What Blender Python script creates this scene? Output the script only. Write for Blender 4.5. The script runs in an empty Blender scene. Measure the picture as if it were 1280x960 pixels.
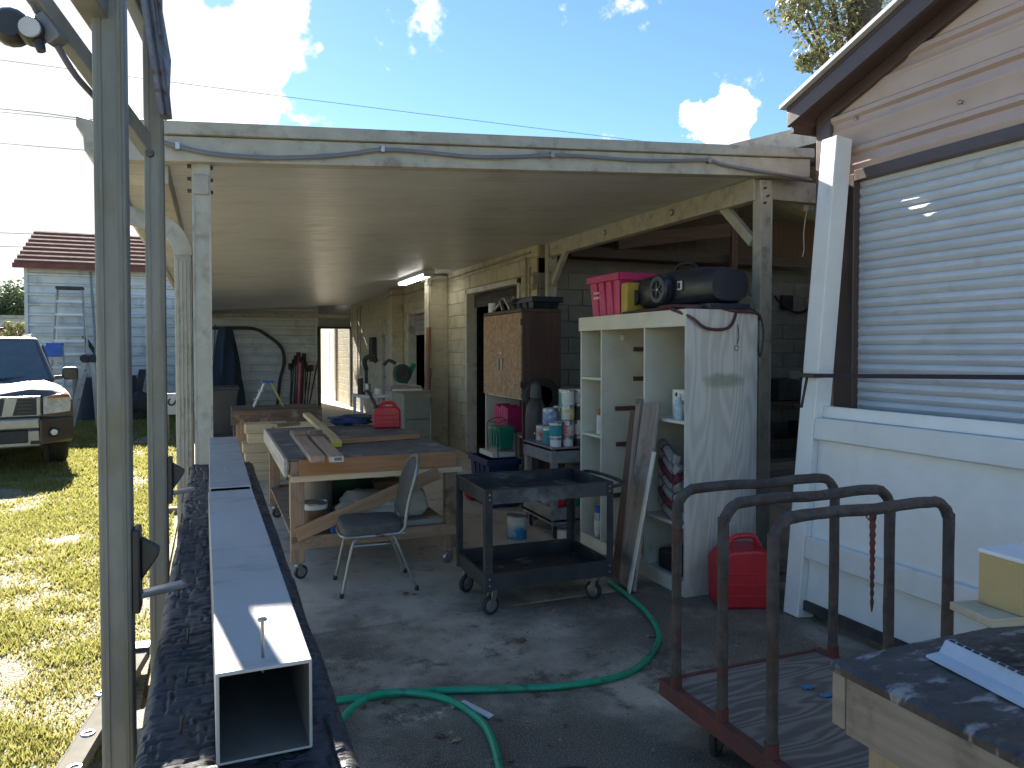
import bpy, bmesh, math, random
import numpy as np
from mathutils import Vector, Matrix, noise as mnoise
R = math.radians
random.seed(7); rng = np.random.default_rng(7)
scene = bpy.context.scene
COL = scene.collection

# ------------------------------------------------------------------ camera
FPX, CX, CY, HOR, VPX, CAMH = 924.0, 640.0, 480.0, 437.0, 265.0, 1.65
YAW = math.atan((CX - VPX) / FPX)          # camera looks to the right of the carport's long axis (+Y)
PITCH = R(1.5)
SHIFT = ((CY - HOR) / FPX - math.tan(PITCH)) * -1.0     # in units of focal length
cam_data = bpy.data.cameras.new('camera'); cam = bpy.data.objects.new('camera', cam_data); COL.objects.link(cam)
cam.location = (0, 0, CAMH); cam.rotation_euler = (R(90) - PITCH, 0, -YAW)
cam_data.sensor_width = 36; cam_data.lens = 36 * FPX / 1280
cam_data.shift_y = SHIFT * FPX / 1280
cam_data.clip_start = 0.05; cam_data.clip_end = 2000
scene.camera = cam
ROT = cam.rotation_euler.to_matrix()
def ray(u, v): return ROT @ Vector(((u - CX) / FPX, (CY - v) / FPX + SHIFT, -1.0))
def W(u, v, z=None, x=None, y=None, d=None):
    """pixel of the photograph -> point on the plane that the thing touches"""
    r = ray(u, v)
    if z is not None: t = (z - CAMH) / r.z
    elif x is not None: t = x / r.x
    elif y is not None: t = y / r.y
    else: t = d
    return Vector((r.x * t, r.y * t, CAMH + r.z * t))

# ------------------------------------------------------------------ light
SUN_AZ, SUN_EL = R(-8), R(28)             # azimuth from +Y, negative = towards -X
sd = Vector((math.sin(SUN_AZ) * math.cos(SUN_EL), math.cos(SUN_AZ) * math.cos(SUN_EL), math.sin(SUN_EL)))
sun = bpy.data.lights.new('sun', 'SUN'); sun.energy = 5.0; sun.angle = R(0.6); sun.color = (1, .93, .82)
so = bpy.data.objects.new('sun', sun); COL.objects.link(so); so.rotation_euler = (-sd).to_track_quat('-Z', 'Y').to_euler()
so.location = (-20, 50, 40)
world = bpy.data.worlds.new('World'); scene.world = world; world.use_nodes = True
wn, wl = world.node_tree.nodes, world.node_tree.links
wn.clear()
wo = wn.new('ShaderNodeOutputWorld'); bg = wn.new('ShaderNodeBackground'); bg.inputs[1].default_value = 0.05
sky = wn.new('ShaderNodeTexSky'); sky.sky_type = 'NISHITA'; sky.sun_disc = False
sky.sun_elevation = SUN_EL; sky.sun_rotation = SUN_AZ; sky.dust_density = .05; sky.air_density = 1.0; sky.ozone_density = 4.0
tc = wn.new('ShaderNodeTexCoord')
skyhs = wn.new('ShaderNodeHueSaturation'); skyhs.inputs['Saturation'].default_value = 1.06; wl.new(sky.outputs[0], skyhs.inputs['Color'])
def wnode(t, **k):
    n = wn.new(t)
    for a, b in k.items(): setattr(n, a, b)
    return n
def wmath(op, a, b=None, c=None):
    n = wnode('ShaderNodeMath', operation=op)
    for i, s in enumerate((a, b, c)):
        if s is None: continue
        if isinstance(s, (int, float)): n.inputs[i].default_value = s
        else: wl.new(s, n.inputs[i])
    return n.outputs[0]
sep = wnode('ShaderNodeSeparateXYZ'); wl.new(tc.outputs['Generated'], sep.inputs[0])
nz = wnode('ShaderNodeTexNoise'); nz.inputs['Scale'].default_value = 8.5; nz.inputs['Detail'].default_value = 10; nz.inputs['Roughness'].default_value = .58
wl.new(tc.outputs['Generated'], nz.inputs['Vector'])
nzb = wnode('ShaderNodeTexNoise'); nzb.inputs['Scale'].default_value = 1.3; nzb.inputs['Detail'].default_value = 3
wl.new(tc.outputs['Generated'], nzb.inputs['Vector'])
wrp = wnode('ShaderNodeTexNoise'); wrp.inputs['Scale'].default_value = 9; wrp.inputs['Detail'].default_value = 5; wl.new(tc.outputs['Generated'], wrp.inputs['Vector'])
w1 = wnode('ShaderNodeVectorMath', operation='SUBTRACT'); wl.new(wrp.outputs['Color'], w1.inputs[0]); w1.inputs[1].default_value = (.5, .5, .5)
w2 = wnode('ShaderNodeVectorMath', operation='MULTIPLY_ADD'); wl.new(w1.outputs[0], w2.inputs[0]); w2.inputs[1].default_value = (.2, .2, .2); wl.new(tc.outputs['Generated'], w2.inputs[2])
w3 = wnode('ShaderNodeVectorMath', operation='NORMALIZE'); wl.new(w2.outputs[0], w3.inputs[0])
# cumulus: loose bank of cloud with its heads where they stand in the sky, broken up by noise
acc = None
for (u, v, rad, amp) in ((255, 85, 8.5, .95), (320, 100, 4.6, .9), (225, 55, 7, .8), (40, 140, 15, 1.0), (70, 300, 12, .75), (885, 176, 3.4, .85), (-250, 150, 20, .9), (-700, 260, 20, .9), (1500, 200, 12, .8)):
    d = ray(u, v).normalized()
    dp = wnode('ShaderNodeVectorMath', operation='DOT_PRODUCT'); wl.new(w3.outputs[0], dp.inputs[0]); dp.inputs[1].default_value = d
    mr = wnode('ShaderNodeMapRange'); mr.interpolation_type = 'SMOOTHSTEP'
    wl.new(dp.outputs['Value'], mr.inputs['Value'])
    mr.inputs['From Min'].default_value = math.cos(R(rad)); mr.inputs['From Max'].default_value = 1.0
    mr.inputs['To Max'].default_value = amp
    acc = mr.outputs[0] if acc is None else wmath('MAXIMUM', acc, mr.outputs[0])
far = wmath('MULTIPLY', wmath('SUBTRACT', nzb.outputs['Fac'], .53), 1.7)  # noise cloud all round the sky, thickened to add neutral fill in the shade
dens = wmath('ADD', wmath('ADD', acc, wmath('MULTIPLY', wmath('SUBTRACT', nz.outputs['Fac'], .5), 2.6)), wmath('MAXIMUM', far, 0.0))
cm = wnode('ShaderNodeMapRange'); cm.interpolation_type = 'SMOOTHSTEP'; wl.new(dens, cm.inputs['Value'])
cm.inputs['From Min'].default_value = .42; cm.inputs['From Max'].default_value = .62
up = wnode('ShaderNodeMapRange'); wl.new(sep.outputs['Z'], up.inputs['Value']); up.inputs['From Min'].default_value = -.02; up.inputs['From Max'].default_value = .05
fac = wmath('MULTIPLY', cm.outputs[0], up.outputs[0])
nz2 = wnode('ShaderNodeTexNoise'); nz2.inputs['Scale'].default_value = 7; nz2.inputs['Detail'].default_value = 6
wl.new(tc.outputs['Generated'], nz2.inputs['Vector'])
thick = wnode('ShaderNodeMapRange'); wl.new(wmath('ADD', dens, wmath('MULTIPLY', nz2.outputs['Fac'], .9)), thick.inputs['Value'])
thick.inputs['From Min'].default_value = 1.15; thick.inputs['From Max'].default_value = 1.75
ccol = wnode('ShaderNodeMix', data_type='RGBA'); wl.new(thick.outputs[0], ccol.inputs['Factor'])
ccol.inputs['A'].default_value = (6.4, 6.35, 6.3, 1); ccol.inputs['B'].default_value = (4.7, 4.8, 4.95, 1)
cmix = wnode('ShaderNodeMix', data_type='RGBA'); wl.new(fac, cmix.inputs['Factor']); wl.new(skyhs.outputs[0], cmix.inputs['A']); wl.new(ccol.outputs['Result'], cmix.inputs['B'])
wl.new(cmix.outputs['Result'], bg.inputs[0]); wl.new(bg.outputs[0], wo.inputs[0])
scene.view_settings.view_transform = 'Standard'; scene.view_settings.look = 'None'
scene.view_settings.exposure = 2.15; scene.view_settings.gamma = 1.0
scene.cycles.max_bounces = 8; scene.cycles.diffuse_bounces = 5

# ------------------------------------------------------------------ materials
MATS = {}
def mat(name, c1, c2=None, scale=6.0, stretch=(1, 1, 1), rough=.6, metal=0.0, bump=.15, bscale=70.0, bstretch=None, rand=.06,
        dirt=None, dscale=3.0, dlo=.52, dhi=.68, emit=None, estr=1.0, trans=0.0, alpha=None, detail=6, dstretch=(1, 1, 1), coat=0.0, lo=.3, hi=.7, spec=None):
    if name in MATS: return MATS[name]
    m = bpy.data.materials.new(name); m.use_nodes = True; MATS[name] = m
    n, l = m.node_tree.nodes, m.node_tree.links
    b = n['Principled BSDF']
    if c2 is None: c2 = tuple(x * .8 for x in c1)
    t = n.new('ShaderNodeTexCoord')
    oi = n.new('ShaderNodeObjectInfo')
    off = n.new('ShaderNodeVectorMath'); off.operation = 'SCALE'; off.inputs[0].default_value = (17, 31, 23); l.new(oi.outputs['Random'], off.inputs['Scale'])
    add = n.new('ShaderNodeVectorMath'); add.operation = 'ADD'; l.new(t.outputs['Object'], add.inputs[0]); l.new(off.outputs[0], add.inputs[1])
    def tex(sc, st, det=detail, rg=.6):
        mp = n.new('ShaderNodeMapping'); mp.inputs['Scale'].default_value = st; l.new(add.outputs[0], mp.inputs[0])
        x = n.new('ShaderNodeTexNoise'); x.inputs['Scale'].default_value = sc; x.inputs['Detail'].default_value = det; x.inputs['Roughness'].default_value = rg
        l.new(mp.outputs[0], x.inputs['Vector']); return x.outputs['Fac']
    def ramp(src, a, c):
        r = n.new('ShaderNodeMapRange'); r.interpolation_type = 'SMOOTHSTEP'; l.new(src, r.inputs['Value'])
        r.inputs['From Min'].default_value = a; r.inputs['From Max'].default_value = c; return r.outputs[0]
    mx = n.new('ShaderNodeMix'); mx.data_type = 'RGBA'; l.new(ramp(tex(scale, stretch), lo, hi), mx.inputs['Factor'])
    mx.inputs['A'].default_value = (*c1, 1); mx.inputs['B'].default_value = (*c2, 1)
    out = mx.outputs['Result']
    if dirt is not None:
        dm = n.new('ShaderNodeMix'); dm.data_type = 'RGBA'; l.new(ramp(tex(dscale, dstretch), dlo, dhi), dm.inputs['Factor'])
        l.new(out, dm.inputs['A']); dm.inputs['B'].default_value = (*dirt, 1); out = dm.outputs['Result']
    if rand:
        hv = n.new('ShaderNodeHueSaturation'); l.new(out, hv.inputs['Color'])
        r = n.new('ShaderNodeMapRange'); l.new(oi.outputs['Random'], r.inputs['Value']); r.inputs['To Min'].default_value = 1 - rand; r.inputs['To Max'].default_value = 1 + rand
        l.new(r.outputs[0], hv.inputs['Value']); out = hv.outputs['Color']
    l.new(out, b.inputs['Base Color'])
    rr = n.new('ShaderNodeMapRange'); l.new(tex(scale * 2.3, stretch), rr.inputs['Value'])
    rr.inputs['To Min'].default_value = max(0, rough - .15); rr.inputs['To Max'].default_value = min(1, rough + .15); l.new(rr.outputs[0], b.inputs['Roughness'])
    b.inputs['Metallic'].default_value = metal
    if spec is not None: b.inputs['Specular IOR Level'].default_value = spec
    if coat: b.inputs['Coat Weight'].default_value = coat; b.inputs['Coat Roughness'].default_value = .08
    if bump:
        bp = n.new('ShaderNodeBump'); bp.inputs['Strength'].default_value = bump; bp.inputs['Distance'].default_value = .01
        l.new(tex(bscale, bstretch or stretch, 5), bp.inputs['Height']); l.new(bp.outputs[0], b.inputs['Normal'])
    if emit: b.inputs['Emission Color'].default_value = (*emit, 1); b.inputs['Emission Strength'].default_value = estr
    if trans: b.inputs['Transmission Weight'].default_value = trans
    return m
AX = {'x': (.6, 9, 9), 'y': (9, .6, 9), 'z': (9, 9, .6)}
def wood(name, c1, c2, axis='x', **k):
    k.setdefault('scale', 3.0); k.setdefault('rough', .75); k.setdefault('bump', .35); k.setdefault('bscale', 9); k.setdefault('rand', .12)
    return mat(name, c1, c2, stretch=AX[axis], **k)

# ------------------------------------------------------------------ mesh helpers
def tag(o, label=None, cat=None, group=None, kind=None):
    if label: o['label'] = label
    if cat: o['category'] = cat
    if group: o['group'] = group
    if kind: o['kind'] = kind
    return o
def thing(name, label, cat, loc=(0, 0, 0), rz=0.0, group=None, rot=None):
    o = bpy.data.objects.new(name, None); COL.objects.link(o); o.empty_display_size = .1
    o.location = loc; o.rotation_euler = rot or (0, 0, rz)
    return tag(o, label, cat, group)
def root_loc(p):
    while p.parent: p = p.parent
    return p.location
class MB:
    def __init__(s): s.v = []; s.f = []
    def add(s, vs, fs):
        k = len(s.v); s.v += [tuple(x) for x in vs]; s.f += [tuple(i + k for i in f) for f in fs]; return s
    def box(s, x0, x1, y0, y1, z0, z1):
        x0, x1 = min(x0, x1), max(x0, x1); y0, y1 = min(y0, y1), max(y0, y1); z0, z1 = min(z0, z1), max(z0, z1)
        return s.add([(x, y, z) for z in (z0, z1) for y in (y0, y1) for x in (x0, x1)],
                     [(0, 2, 3, 1), (4, 5, 7, 6), (0, 1, 5, 4), (2, 6, 7, 3), (0, 4, 6, 2), (1, 3, 7, 5)])
    def bar(s, p, q, w, h, up=(0, 0, 1)):
        p, q = Vector(p), Vector(q); x = (q - p).normalized(); u = Vector(up)
        if abs(x.dot(u)) > .98: u = Vector((0, 1, 0)) if abs(x.y) < .9 else Vector((1, 0, 0))
        y = u.cross(x).normalized(); z = x.cross(y)
        vs = [a + y * (w / 2 * i) + z * (h / 2 * j) for j in (-1, 1) for i in (-1, 1) for a in (p, q)]
        return s.add(vs, [(0, 2, 3, 1), (4, 5, 7, 6), (0, 1, 5, 4), (2, 6, 7, 3), (0, 4, 6, 2), (1, 3, 7, 5)])
    def tube(s, pts, r, n=8, caps=True, radii=None):
        pts = [Vector(p) for p in pts]; rings = []; prev = None
        for i, p in enumerate(pts):
            t = (pts[min(i + 1, len(pts) - 1)] - pts[max(i - 1, 0)]).normalized()
            if prev is None:
                a = Vector((0, 0, 1)) if abs(t.z) < .9 else Vector((1, 0, 0)); x = t.cross(a).normalized()
            else: x = (prev - t * prev.dot(t)).normalized()
            prev = x; y = t.cross(x); rr = radii[i] if radii else r
            rings.append([p + (x * math.cos(2 * math.pi * k / n) + y * math.sin(2 * math.pi * k / n)) * rr for k in range(n)])
        vs = [v for g in rings for v in g]; fs = []
        for i in range(len(pts) - 1):
            for k in range(n): fs.append((i * n + k, i * n + (k + 1) % n, (i + 1) * n + (k + 1) % n, (i + 1) * n + k))
        if caps: fs += [tuple(range(n))[::-1], tuple((len(pts) - 1) * n + k for k in range(n))]
        return s.add(vs, fs)
    def cyl(s, p, q, r, r2=None, n=16): return s.tube([p, q], r, n, True, [r, r if r2 is None else r2])
    def lathe(s, prof, n=20, c=(0, 0, 0), axis='z'):
        vs = []
        for (r, h) in prof:
            for k in range(n):
                a = 2 * math.pi * k / n; x, y = r * math.cos(a), r * math.sin(a)
                vs.append({'z': (c[0] + x, c[1] + y, c[2] + h), 'x': (c[0] + h, c[1] + x, c[2] + y), 'y': (c[0] + y, c[1] + h, c[2] + x)}[axis])
        m = len(prof)
        fs = [(i * n + k, i * n + (k + 1) % n, (i + 1) * n + (k + 1) % n, (i + 1) * n + k) for i in range(m - 1) for k in range(n)]
        fs += [tuple(range(n))[::-1], tuple((m - 1) * n + k for k in range(n))]
        return s.add(vs, fs)
    def prism(s, poly, axis, a, b):
        """poly of 2d points, extruded along axis from a to b; (x: y,z) (y: x,z) (z: x,y)"""
        f = {'x': lambda p, t: (t, p[0], p[1]), 'y': lambda p, t: (p[0], t, p[1]), 'z': lambda p, t: (p[0], p[1], t)}[axis]
        n = len(poly)
        return s.add([f(p, a) for p in poly] + [f(p, b) for p in poly],
                     [tuple(range(n)), tuple(range(2 * n - 1, n - 1, -1))] + [(i, i + n, (i + 1) % n + n, (i + 1) % n) for i in range(n)])
    def grid(s, fn, nu, nv):
        vs = [fn(i / nu, j / nv) for j in range(nv + 1) for i in range(nu + 1)]
        return s.add(vs, [(j * (nu + 1) + i, j * (nu + 1) + i + 1, (j + 1) * (nu + 1) + i + 1, (j + 1) * (nu + 1) + i) for j in range(nv) for i in range(nu)])
    def mesh(s, name, m, smooth=True, angle=35):
        me = bpy.data.meshes.new(name); me.from_pydata(s.v, [], s.f)
        bm = bmesh.new(); bm.from_mesh(me); bmesh.ops.recalc_face_normals(bm, faces=bm.faces); bm.to_mesh(me); bm.free()
        me.materials.append(m)
        if smooth: me.shade_smooth(); me.set_sharp_from_angle(angle=R(angle))
        return me
    def build(s, name, m, parent=None, bevel=0.0, world=False, smooth=True, label=None, seg=2, solid=0.0):
        if world and parent is not None:
            L = root_loc(parent); s.v = [(a - L[0], b - L[1], c - L[2]) for a, b, c in s.v]
        elif parent is None:      # a lone mesh: origin at its base centre
            a = np.array(s.v); c = (a.min(0) + a.max(0)) / 2; c[2] = a[:, 2].min(); s.v = [tuple(x) for x in (a - c)]
        o = bpy.data.objects.new(name, s.mesh(name, m, smooth)); COL.objects.link(o)
        if parent is not None: o.parent = parent
        else: o.location = c
        if solid: md = o.modifiers.new('solid', 'SOLIDIFY'); md.thickness = solid; md.offset = 0
        if bevel:
            md = o.modifiers.new('bevel', 'BEVEL'); md.width = bevel; md.segments = seg; md.limit_method = 'ANGLE'; md.angle_limit = R(40)
            md.harden_normals = True
        if label: o['label'] = label
        return o
def frame_matrix(p, q, up=(0, 0, 1)):
    p, q = Vector(p), Vector(q); x = (q - p).normalized(); u = Vector(up)
    if abs(x.dot(u)) > .98: u = Vector((0, 1, 0))
    y = u.cross(x).normalized(); z = x.cross(y)
    return Matrix((( x.x, y.x, z.x, p.x), (x.y, y.y, z.y, p.y), (x.z, y.z, z.z, p.z), (0, 0, 0, 1)))
def plank(name, p, q, w, t, m, parent=None, up=(0, 0, 1), bevel=.003, label=None, cat=None, group=None, world=True):
    """a board from p to q (centre line), local x along its grain"""
    L = (Vector(q) - Vector(p)).length
    mb = MB().box(0, L, -w / 2, w / 2, -t / 2, t / 2)
    o = bpy.data.objects.new(name, mb.mesh(name, m)); COL.objects.link(o)
    M4 = frame_matrix(p, q, up)
    if parent is not None:
        if world: M4 = Matrix.Translation(-Vector(root_loc(parent))) @ M4
        o.parent = parent
    o.matrix_local = M4
    if bevel: md = o.modifiers.new('bevel', 'BEVEL'); md.width = bevel; md.segments = 2
    return tag(o, label, cat, group)
def copy_tree(o, parent=None):
    c = o.copy(); COL.objects.link(c); c.parent = parent
    for ch in list(o.children): copy_tree(ch, c)
    return c
def arc(c, r, a0, a1, n, plane='xz'):
    out = []
    for i in range(n + 1):
        a = R(a0 + (a1 - a0) * i / n); x, y = r * math.cos(a), r * math.sin(a)
        out.append({'xz': (c[0] + x, c[1], c[2] + y), 'yz': (c[0], c[1] + x, c[2] + y), 'xy': (c[0] + x, c[1] + y, c[2])}[plane])
    return out
def smooth_path(pts, k=6):
    P = [Vector(p) for p in pts]; P = [P[0] * 2 - P[1]] + P + [P[-1] * 2 - P[-2]]; out = []
    for i in range(1, len(P) - 2):
        a, b, c, d = P[i - 1:i + 3]
        for j in range(k):
            t = j / k
            out.append(.5 * ((2 * b) + (c - a) * t + (2 * a - 5 * b + 4 * c - d) * t * t + (3 * b - a - 3 * c + d) * t ** 3))
    return out + [P[-2]]

# palette
m_galv = mat('galvanised', (.24, .245, .24), (.34, .345, .34), scale=9, rough=.5, metal=.35, bump=.08, dirt=(.16, .145, .11), dscale=5, dlo=.55, dhi=.8)
m_galv_old = mat('galvanised_weathered', (.15, .155, .14), (.22, .22, .195), scale=14, rough=.6, metal=.25, bump=.1, dirt=(.17, .16, .11), dscale=4, stretch=(1, 1, .25))
m_alum_old = mat('painted_aluminium_mildewed', (.47, .45, .38), (.38, .36, .29), scale=7, rough=.55, bump=.08, dirt=(.2, .195, .155), dscale=9, dlo=.48, dhi=.8)
m_ceiling = mat('ceiling_enamel', (.6, .605, .6), (.54, .545, .54), scale=2, rough=.34, bump=.03, rand=.03, dirt=(.48, .475, .45), dscale=1.5)
m_cream = mat('cream_block_paint', (.5, .455, .335), (.42, .38, .275), scale=5, rough=.75, bump=.4, bscale=90, rand=.07, dirt=(.27, .245, .185), dscale=2.5, dlo=.5, dhi=.8)
m_mortar = mat('mortar_paint', (.44, .4, .29), rough=.9, bump=.3)
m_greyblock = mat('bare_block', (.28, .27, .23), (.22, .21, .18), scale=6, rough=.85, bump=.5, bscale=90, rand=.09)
m_siding_white = mat('white_metal_siding', (.6, .62, .61), (.5, .53, .53), scale=3, rough=.45, bump=.03, rand=.04, dirt=(.38, .4, .38), dscale=2.2, dstretch=(1, 1, .4))
m_brown_siding = mat('tan_metal_siding', (.5, .375, .315), (.46, .34, .285), scale=4, rough=.35, bump=.02, rand=.03)
m_brown_trim = mat('brown_metal_trim', (.07, .045, .04), (.085, .055, .048), scale=6, rough=.35, bump=.03)
m_white_vinyl = mat('white_vinyl', (.76, .76, .73), (.7, .69, .65), scale=4, rough=.35, bump=.02, dirt=(.5, .49, .42), dscale=3.5, dlo=.6, dhi=.85, dstretch=(1, 1, .35))
m_white_metal = mat('white_enamel', (.6, .625, .65), (.53, .555, .58), scale=5, rough=.6, bump=.03, dirt=(.5, .5, .47), dscale=4, dlo=.6)
m_black = mat('black_plastic', (.018, .019, .022), (.03, .031, .034), rough=.45, bump=.06)
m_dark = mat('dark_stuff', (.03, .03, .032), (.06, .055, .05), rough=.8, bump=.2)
m_rubber = mat('rubber', (.02, .02, .02), (.03, .03, .03), rough=.75, bump=.15)
m_steel = mat('steel', (.42, .42, .42), (.32, .32, .32), rough=.35, metal=.85, bump=.04)
m_bolt = mat('bolt', (.1, .09, .08), rough=.5, metal=.6)
m_red = mat('red_plastic', (.42, .012, .03), (.5, .02, .04), rough=.38, bump=.04)
m_redcan = mat('red_fuel_plastic', (.55, .02, .03), (.45, .015, .025), rough=.38, bump=.05)
m_pink = mat('magenta_plastic', (.5, .025, .12), (.42, .02, .1), rough=.4, bump=.04)
m_blue = mat('blue_plastic', (.02, .12, .5), (.02, .1, .42), rough=.4, bump=.04)
m_green = mat('green_plastic', (.01, .2, .12), (.01, .16, .1), rough=.4, bump=.05)
m_hose = mat('green_hose', (.012, .36, .19), (.012, .3, .16), rough=.35, bump=.1, dirt=(.02, .12, .08), dscale=9)
m_white = mat('white_plastic', (.72, .72, .7), (.64, .64, .61), rough=.45, bump=.03)
m_paper = mat('paper_label', (.68, .66, .6), (.58, .56, .5), rough=.7, bump=.03)
w_pine = wood('pine', (.52, .38, .22), (.38, .26, .14))
w_pine_pale = wood('pale_pine', (.6, .5, .34), (.5, .4, .25))
w_pine_z = wood('pine_upright', (.42, .31, .19), (.31, .22, .13), 'z')
w_worn = wood('worn_timber', (.33, .23, .15), (.22, .15, .1), 'x', dirt=(.12, .09, .06), dscale=5)
w_worn_z = wood('worn_timber_upright', (.33, .24, .16), (.22, .155, .105), 'z', dirt=(.14, .1, .07), dscale=5)
w_grey = wood('weathered_plank', (.3, .25, .21), (.19, .155, .13), 'x', dirt=(.12, .095, .075), dscale=3)
w_red = wood('orange_stained_board', (.42, .22, .1), (.28, .14, .065), 'x')
w_dark = wood('dark_brown_wood', (.1, .05, .035), (.06, .03, .022), 'z', rough=.55)
w_cleat = wood('brown_cleat', (.12, .06, .045), (.08, .04, .03), 'x', rough=.6)
w_ply = wood('floor_plywood', (.3, .255, .21), (.16, .13, .105), 'x', scale=2.4, dirt=(.09, .075, .065), dscale=2)
m_char = mat('char', (.011, .011, .012), (.03, .03, .032), scale=14, rough=.5, bump=.5, bscale=30, bstretch=(1, 4, 1), dirt=(.1, .1, .1), dscale=9, dstretch=(.6, 3, 1), dlo=.6, dhi=.8, spec=.6)

def grain_mat(name, dark, light, stretch, freq=9.0, mid=.5, rough=.8, bump=.25, loops=1.0):
    """plywood face: contour lines of a stretched noise read as cathedral grain"""
    m = bpy.data.materials.new(name); m.use_nodes = True; n, l = m.node_tree.nodes, m.node_tree.links; b = n['Principled BSDF']
    t = n.new('ShaderNodeTexCoord'); mp = n.new('ShaderNodeMapping'); mp.inputs['Scale'].default_value = stretch; l.new(t.outputs['Object'], mp.inputs[0])
    ns = n.new('ShaderNodeTexNoise'); ns.inputs['Scale'].default_value = 1.0; ns.inputs['Detail'].default_value = 2.2; ns.inputs['Roughness'].default_value = .42; l.new(mp.outputs[0], ns.inputs['Vector'])
    a = n.new('ShaderNodeMath'); a.operation = 'MULTIPLY'; l.new(ns.outputs['Fac'], a.inputs[0]); a.inputs[1].default_value = freq * 6.283
    sn = n.new('ShaderNodeMath'); sn.operation = 'SINE'; l.new(a.outputs[0], sn.inputs[0])
    mp2 = n.new('ShaderNodeMapping'); mp2.inputs['Scale'].default_value = tuple(x * 14 if x > 1 else x * 3 for x in stretch); l.new(t.outputs['Object'], mp2.inputs[0])
    n2 = n.new('ShaderNodeTexNoise'); n2.inputs['Scale'].default_value = 1.0; n2.inputs['Detail'].default_value = 5; l.new(mp2.outputs[0], n2.inputs['Vector'])
    ad = n.new('ShaderNodeMath'); ad.operation = 'MULTIPLY_ADD'; l.new(n2.outputs['Fac'], ad.inputs[0]); ad.inputs[1].default_value = 1.6; l.new(sn.outputs[0], ad.inputs[2])
    r = n.new('ShaderNodeMapRange'); r.interpolation_type = 'SMOOTHSTEP'; l.new(ad.outputs[0], r.inputs['Value']); r.inputs['From Min'].default_value = -.4; r.inputs['From Max'].default_value = 1.9
    mx = n.new('ShaderNodeMix'); mx.data_type = 'RGBA'; l.new(r.outputs[0], mx.inputs['Factor']); mx.inputs['A'].default_value = (*light, 1); mx.inputs['B'].default_value = (*dark, 1)
    l.new(mx.outputs['Result'], b.inputs['Base Color']); b.inputs['Roughness'].default_value = rough
    bp = n.new('ShaderNodeBump'); bp.inputs['Strength'].default_value = bump; bp.inputs['Distance'].default_value = .003; bp.invert = True; l.new(r.outputs[0], bp.inputs['Height']); l.new(bp.outputs[0], b.inputs['Normal'])
    return m, n, l, b, t, mx.outputs['Result']
# ================================================================== SETTING: ground, slabs
def bare(x, y):
    """0 = grass, 1 = bare sandy soil"""
    n = mnoise.fractal(Vector((x * .55 + 3, y * .55, 0)), 1.0, 2.0, 4) * .5 + .5
    n2 = mnoise.fractal(Vector((x * 2.3, y * 2.3, 5)), 1.0, 2.0, 3) * .5 + .5
    near = max(0, min(1, (7.5 - y) / 5)) * .16
    track = math.exp(-((x + 3.4 + .12 * (y - 7)) / 1.0) ** 2) * (1 if y < 11 else max(0, 1 - (y - 11) / 2)) * .24
    t = n * .55 + n2 * .45 + near + track
    return max(0, min(1, (t - .49) / .24))
def attr_mat(name):
    m = bpy.data.materials.new(name); m.use_nodes = True; n, l = m.node_tree.nodes, m.node_tree.links; b = n['Principled BSDF']
    at = n.new('ShaderNodeAttribute'); at.attribute_name = 'tint'
    l.new(at.outputs['Color'], b.inputs['Base Color']); b.inputs['Roughness'].default_value = .85
    return m, n, l, b, at
gm = mat('soil', (.32, .25, .16), (.22, .17, .1), scale=3, rough=.95, bump=.8, bscale=25, dirt=(.1, .13, .03), dscale=1.2, dlo=.42, dhi=.6, rand=0)
ground = MB().add([(-400, -300, -.075), (500, -300, -.075), (500, 600, -.075), (-400, 600, -.075)], [(0, 1, 2, 3)]).build('ground', gm); tag(ground, kind='structure')
# lawn sheet with its bare patches
lm, ln, ll, lb, lat = attr_mat('lawn_soil')
nn = ln.new('ShaderNodeTexNoise'); nn.inputs['Scale'].default_value = 60; nn.inputs['Detail'].default_value = 8
tcn = ln.new('ShaderNodeTexCoord'); ll.new(tcn.outputs['Object'], nn.inputs['Vector'])
mixn = ln.new('ShaderNodeMix'); mixn.data_type = 'RGBA'; mixn.blend_type = 'OVERLAY'; mixn.inputs['Factor'].default_value = .7
ll.new(lat.outputs['Color'], mixn.inputs['A']); ll.new(nn.outputs['Color'], mixn.inputs['B'])
hs = ln.new('ShaderNodeHueSaturation'); hs.inputs['Saturation'].default_value = .85; ll.new(mixn.outputs['Result'], hs.inputs['Color']); ll.new(hs.outputs[0], lb.inputs['Base Color'])
bpn = ln.new('ShaderNodeBump'); bpn.inputs['Strength'].default_value = .7; bpn.inputs['Distance'].default_value = .03; ll.new(nn.outputs['Fac'], bpn.inputs['Height']); ll.new(bpn.outputs[0], lb.inputs['Normal'])
X0, X1, Y0, Y1 = -12., -.33, -1., 34.
def lawn_z(x, y): return -.045 + .012 * mnoise.noise(Vector((x * .9, y * .9, 0))) + .006 * mnoise.noise(Vector((x * 5, y * 5, 0)))
nx, ny = 110, 260
mb = MB().grid(lambda a, b: (X0 + (X1 - X0) * a, Y0 + (Y1 - Y0) * b, lawn_z(X0 + (X1 - X0) * a, Y0 + (Y1 - Y0) * b)), nx, ny)
tint = []
for (x, y, z) in mb.v:
    k = bare(x, y); g = (.24, .24, .085); s = (.25, .205, .145); tint += [g[i] + (s[i] - g[i]) * k for i in range(3)] + [1]
lawn_me = mb.mesh('lawn', lm); ca = lawn_me.color_attributes.new('tint', 'FLOAT_COLOR', 'POINT'); ca.data.foreach_set('color', tint)
lawn = bpy.data.objects.new('lawn', lawn_me); COL.objects.link(lawn); tag(lawn, kind='structure')
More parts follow.
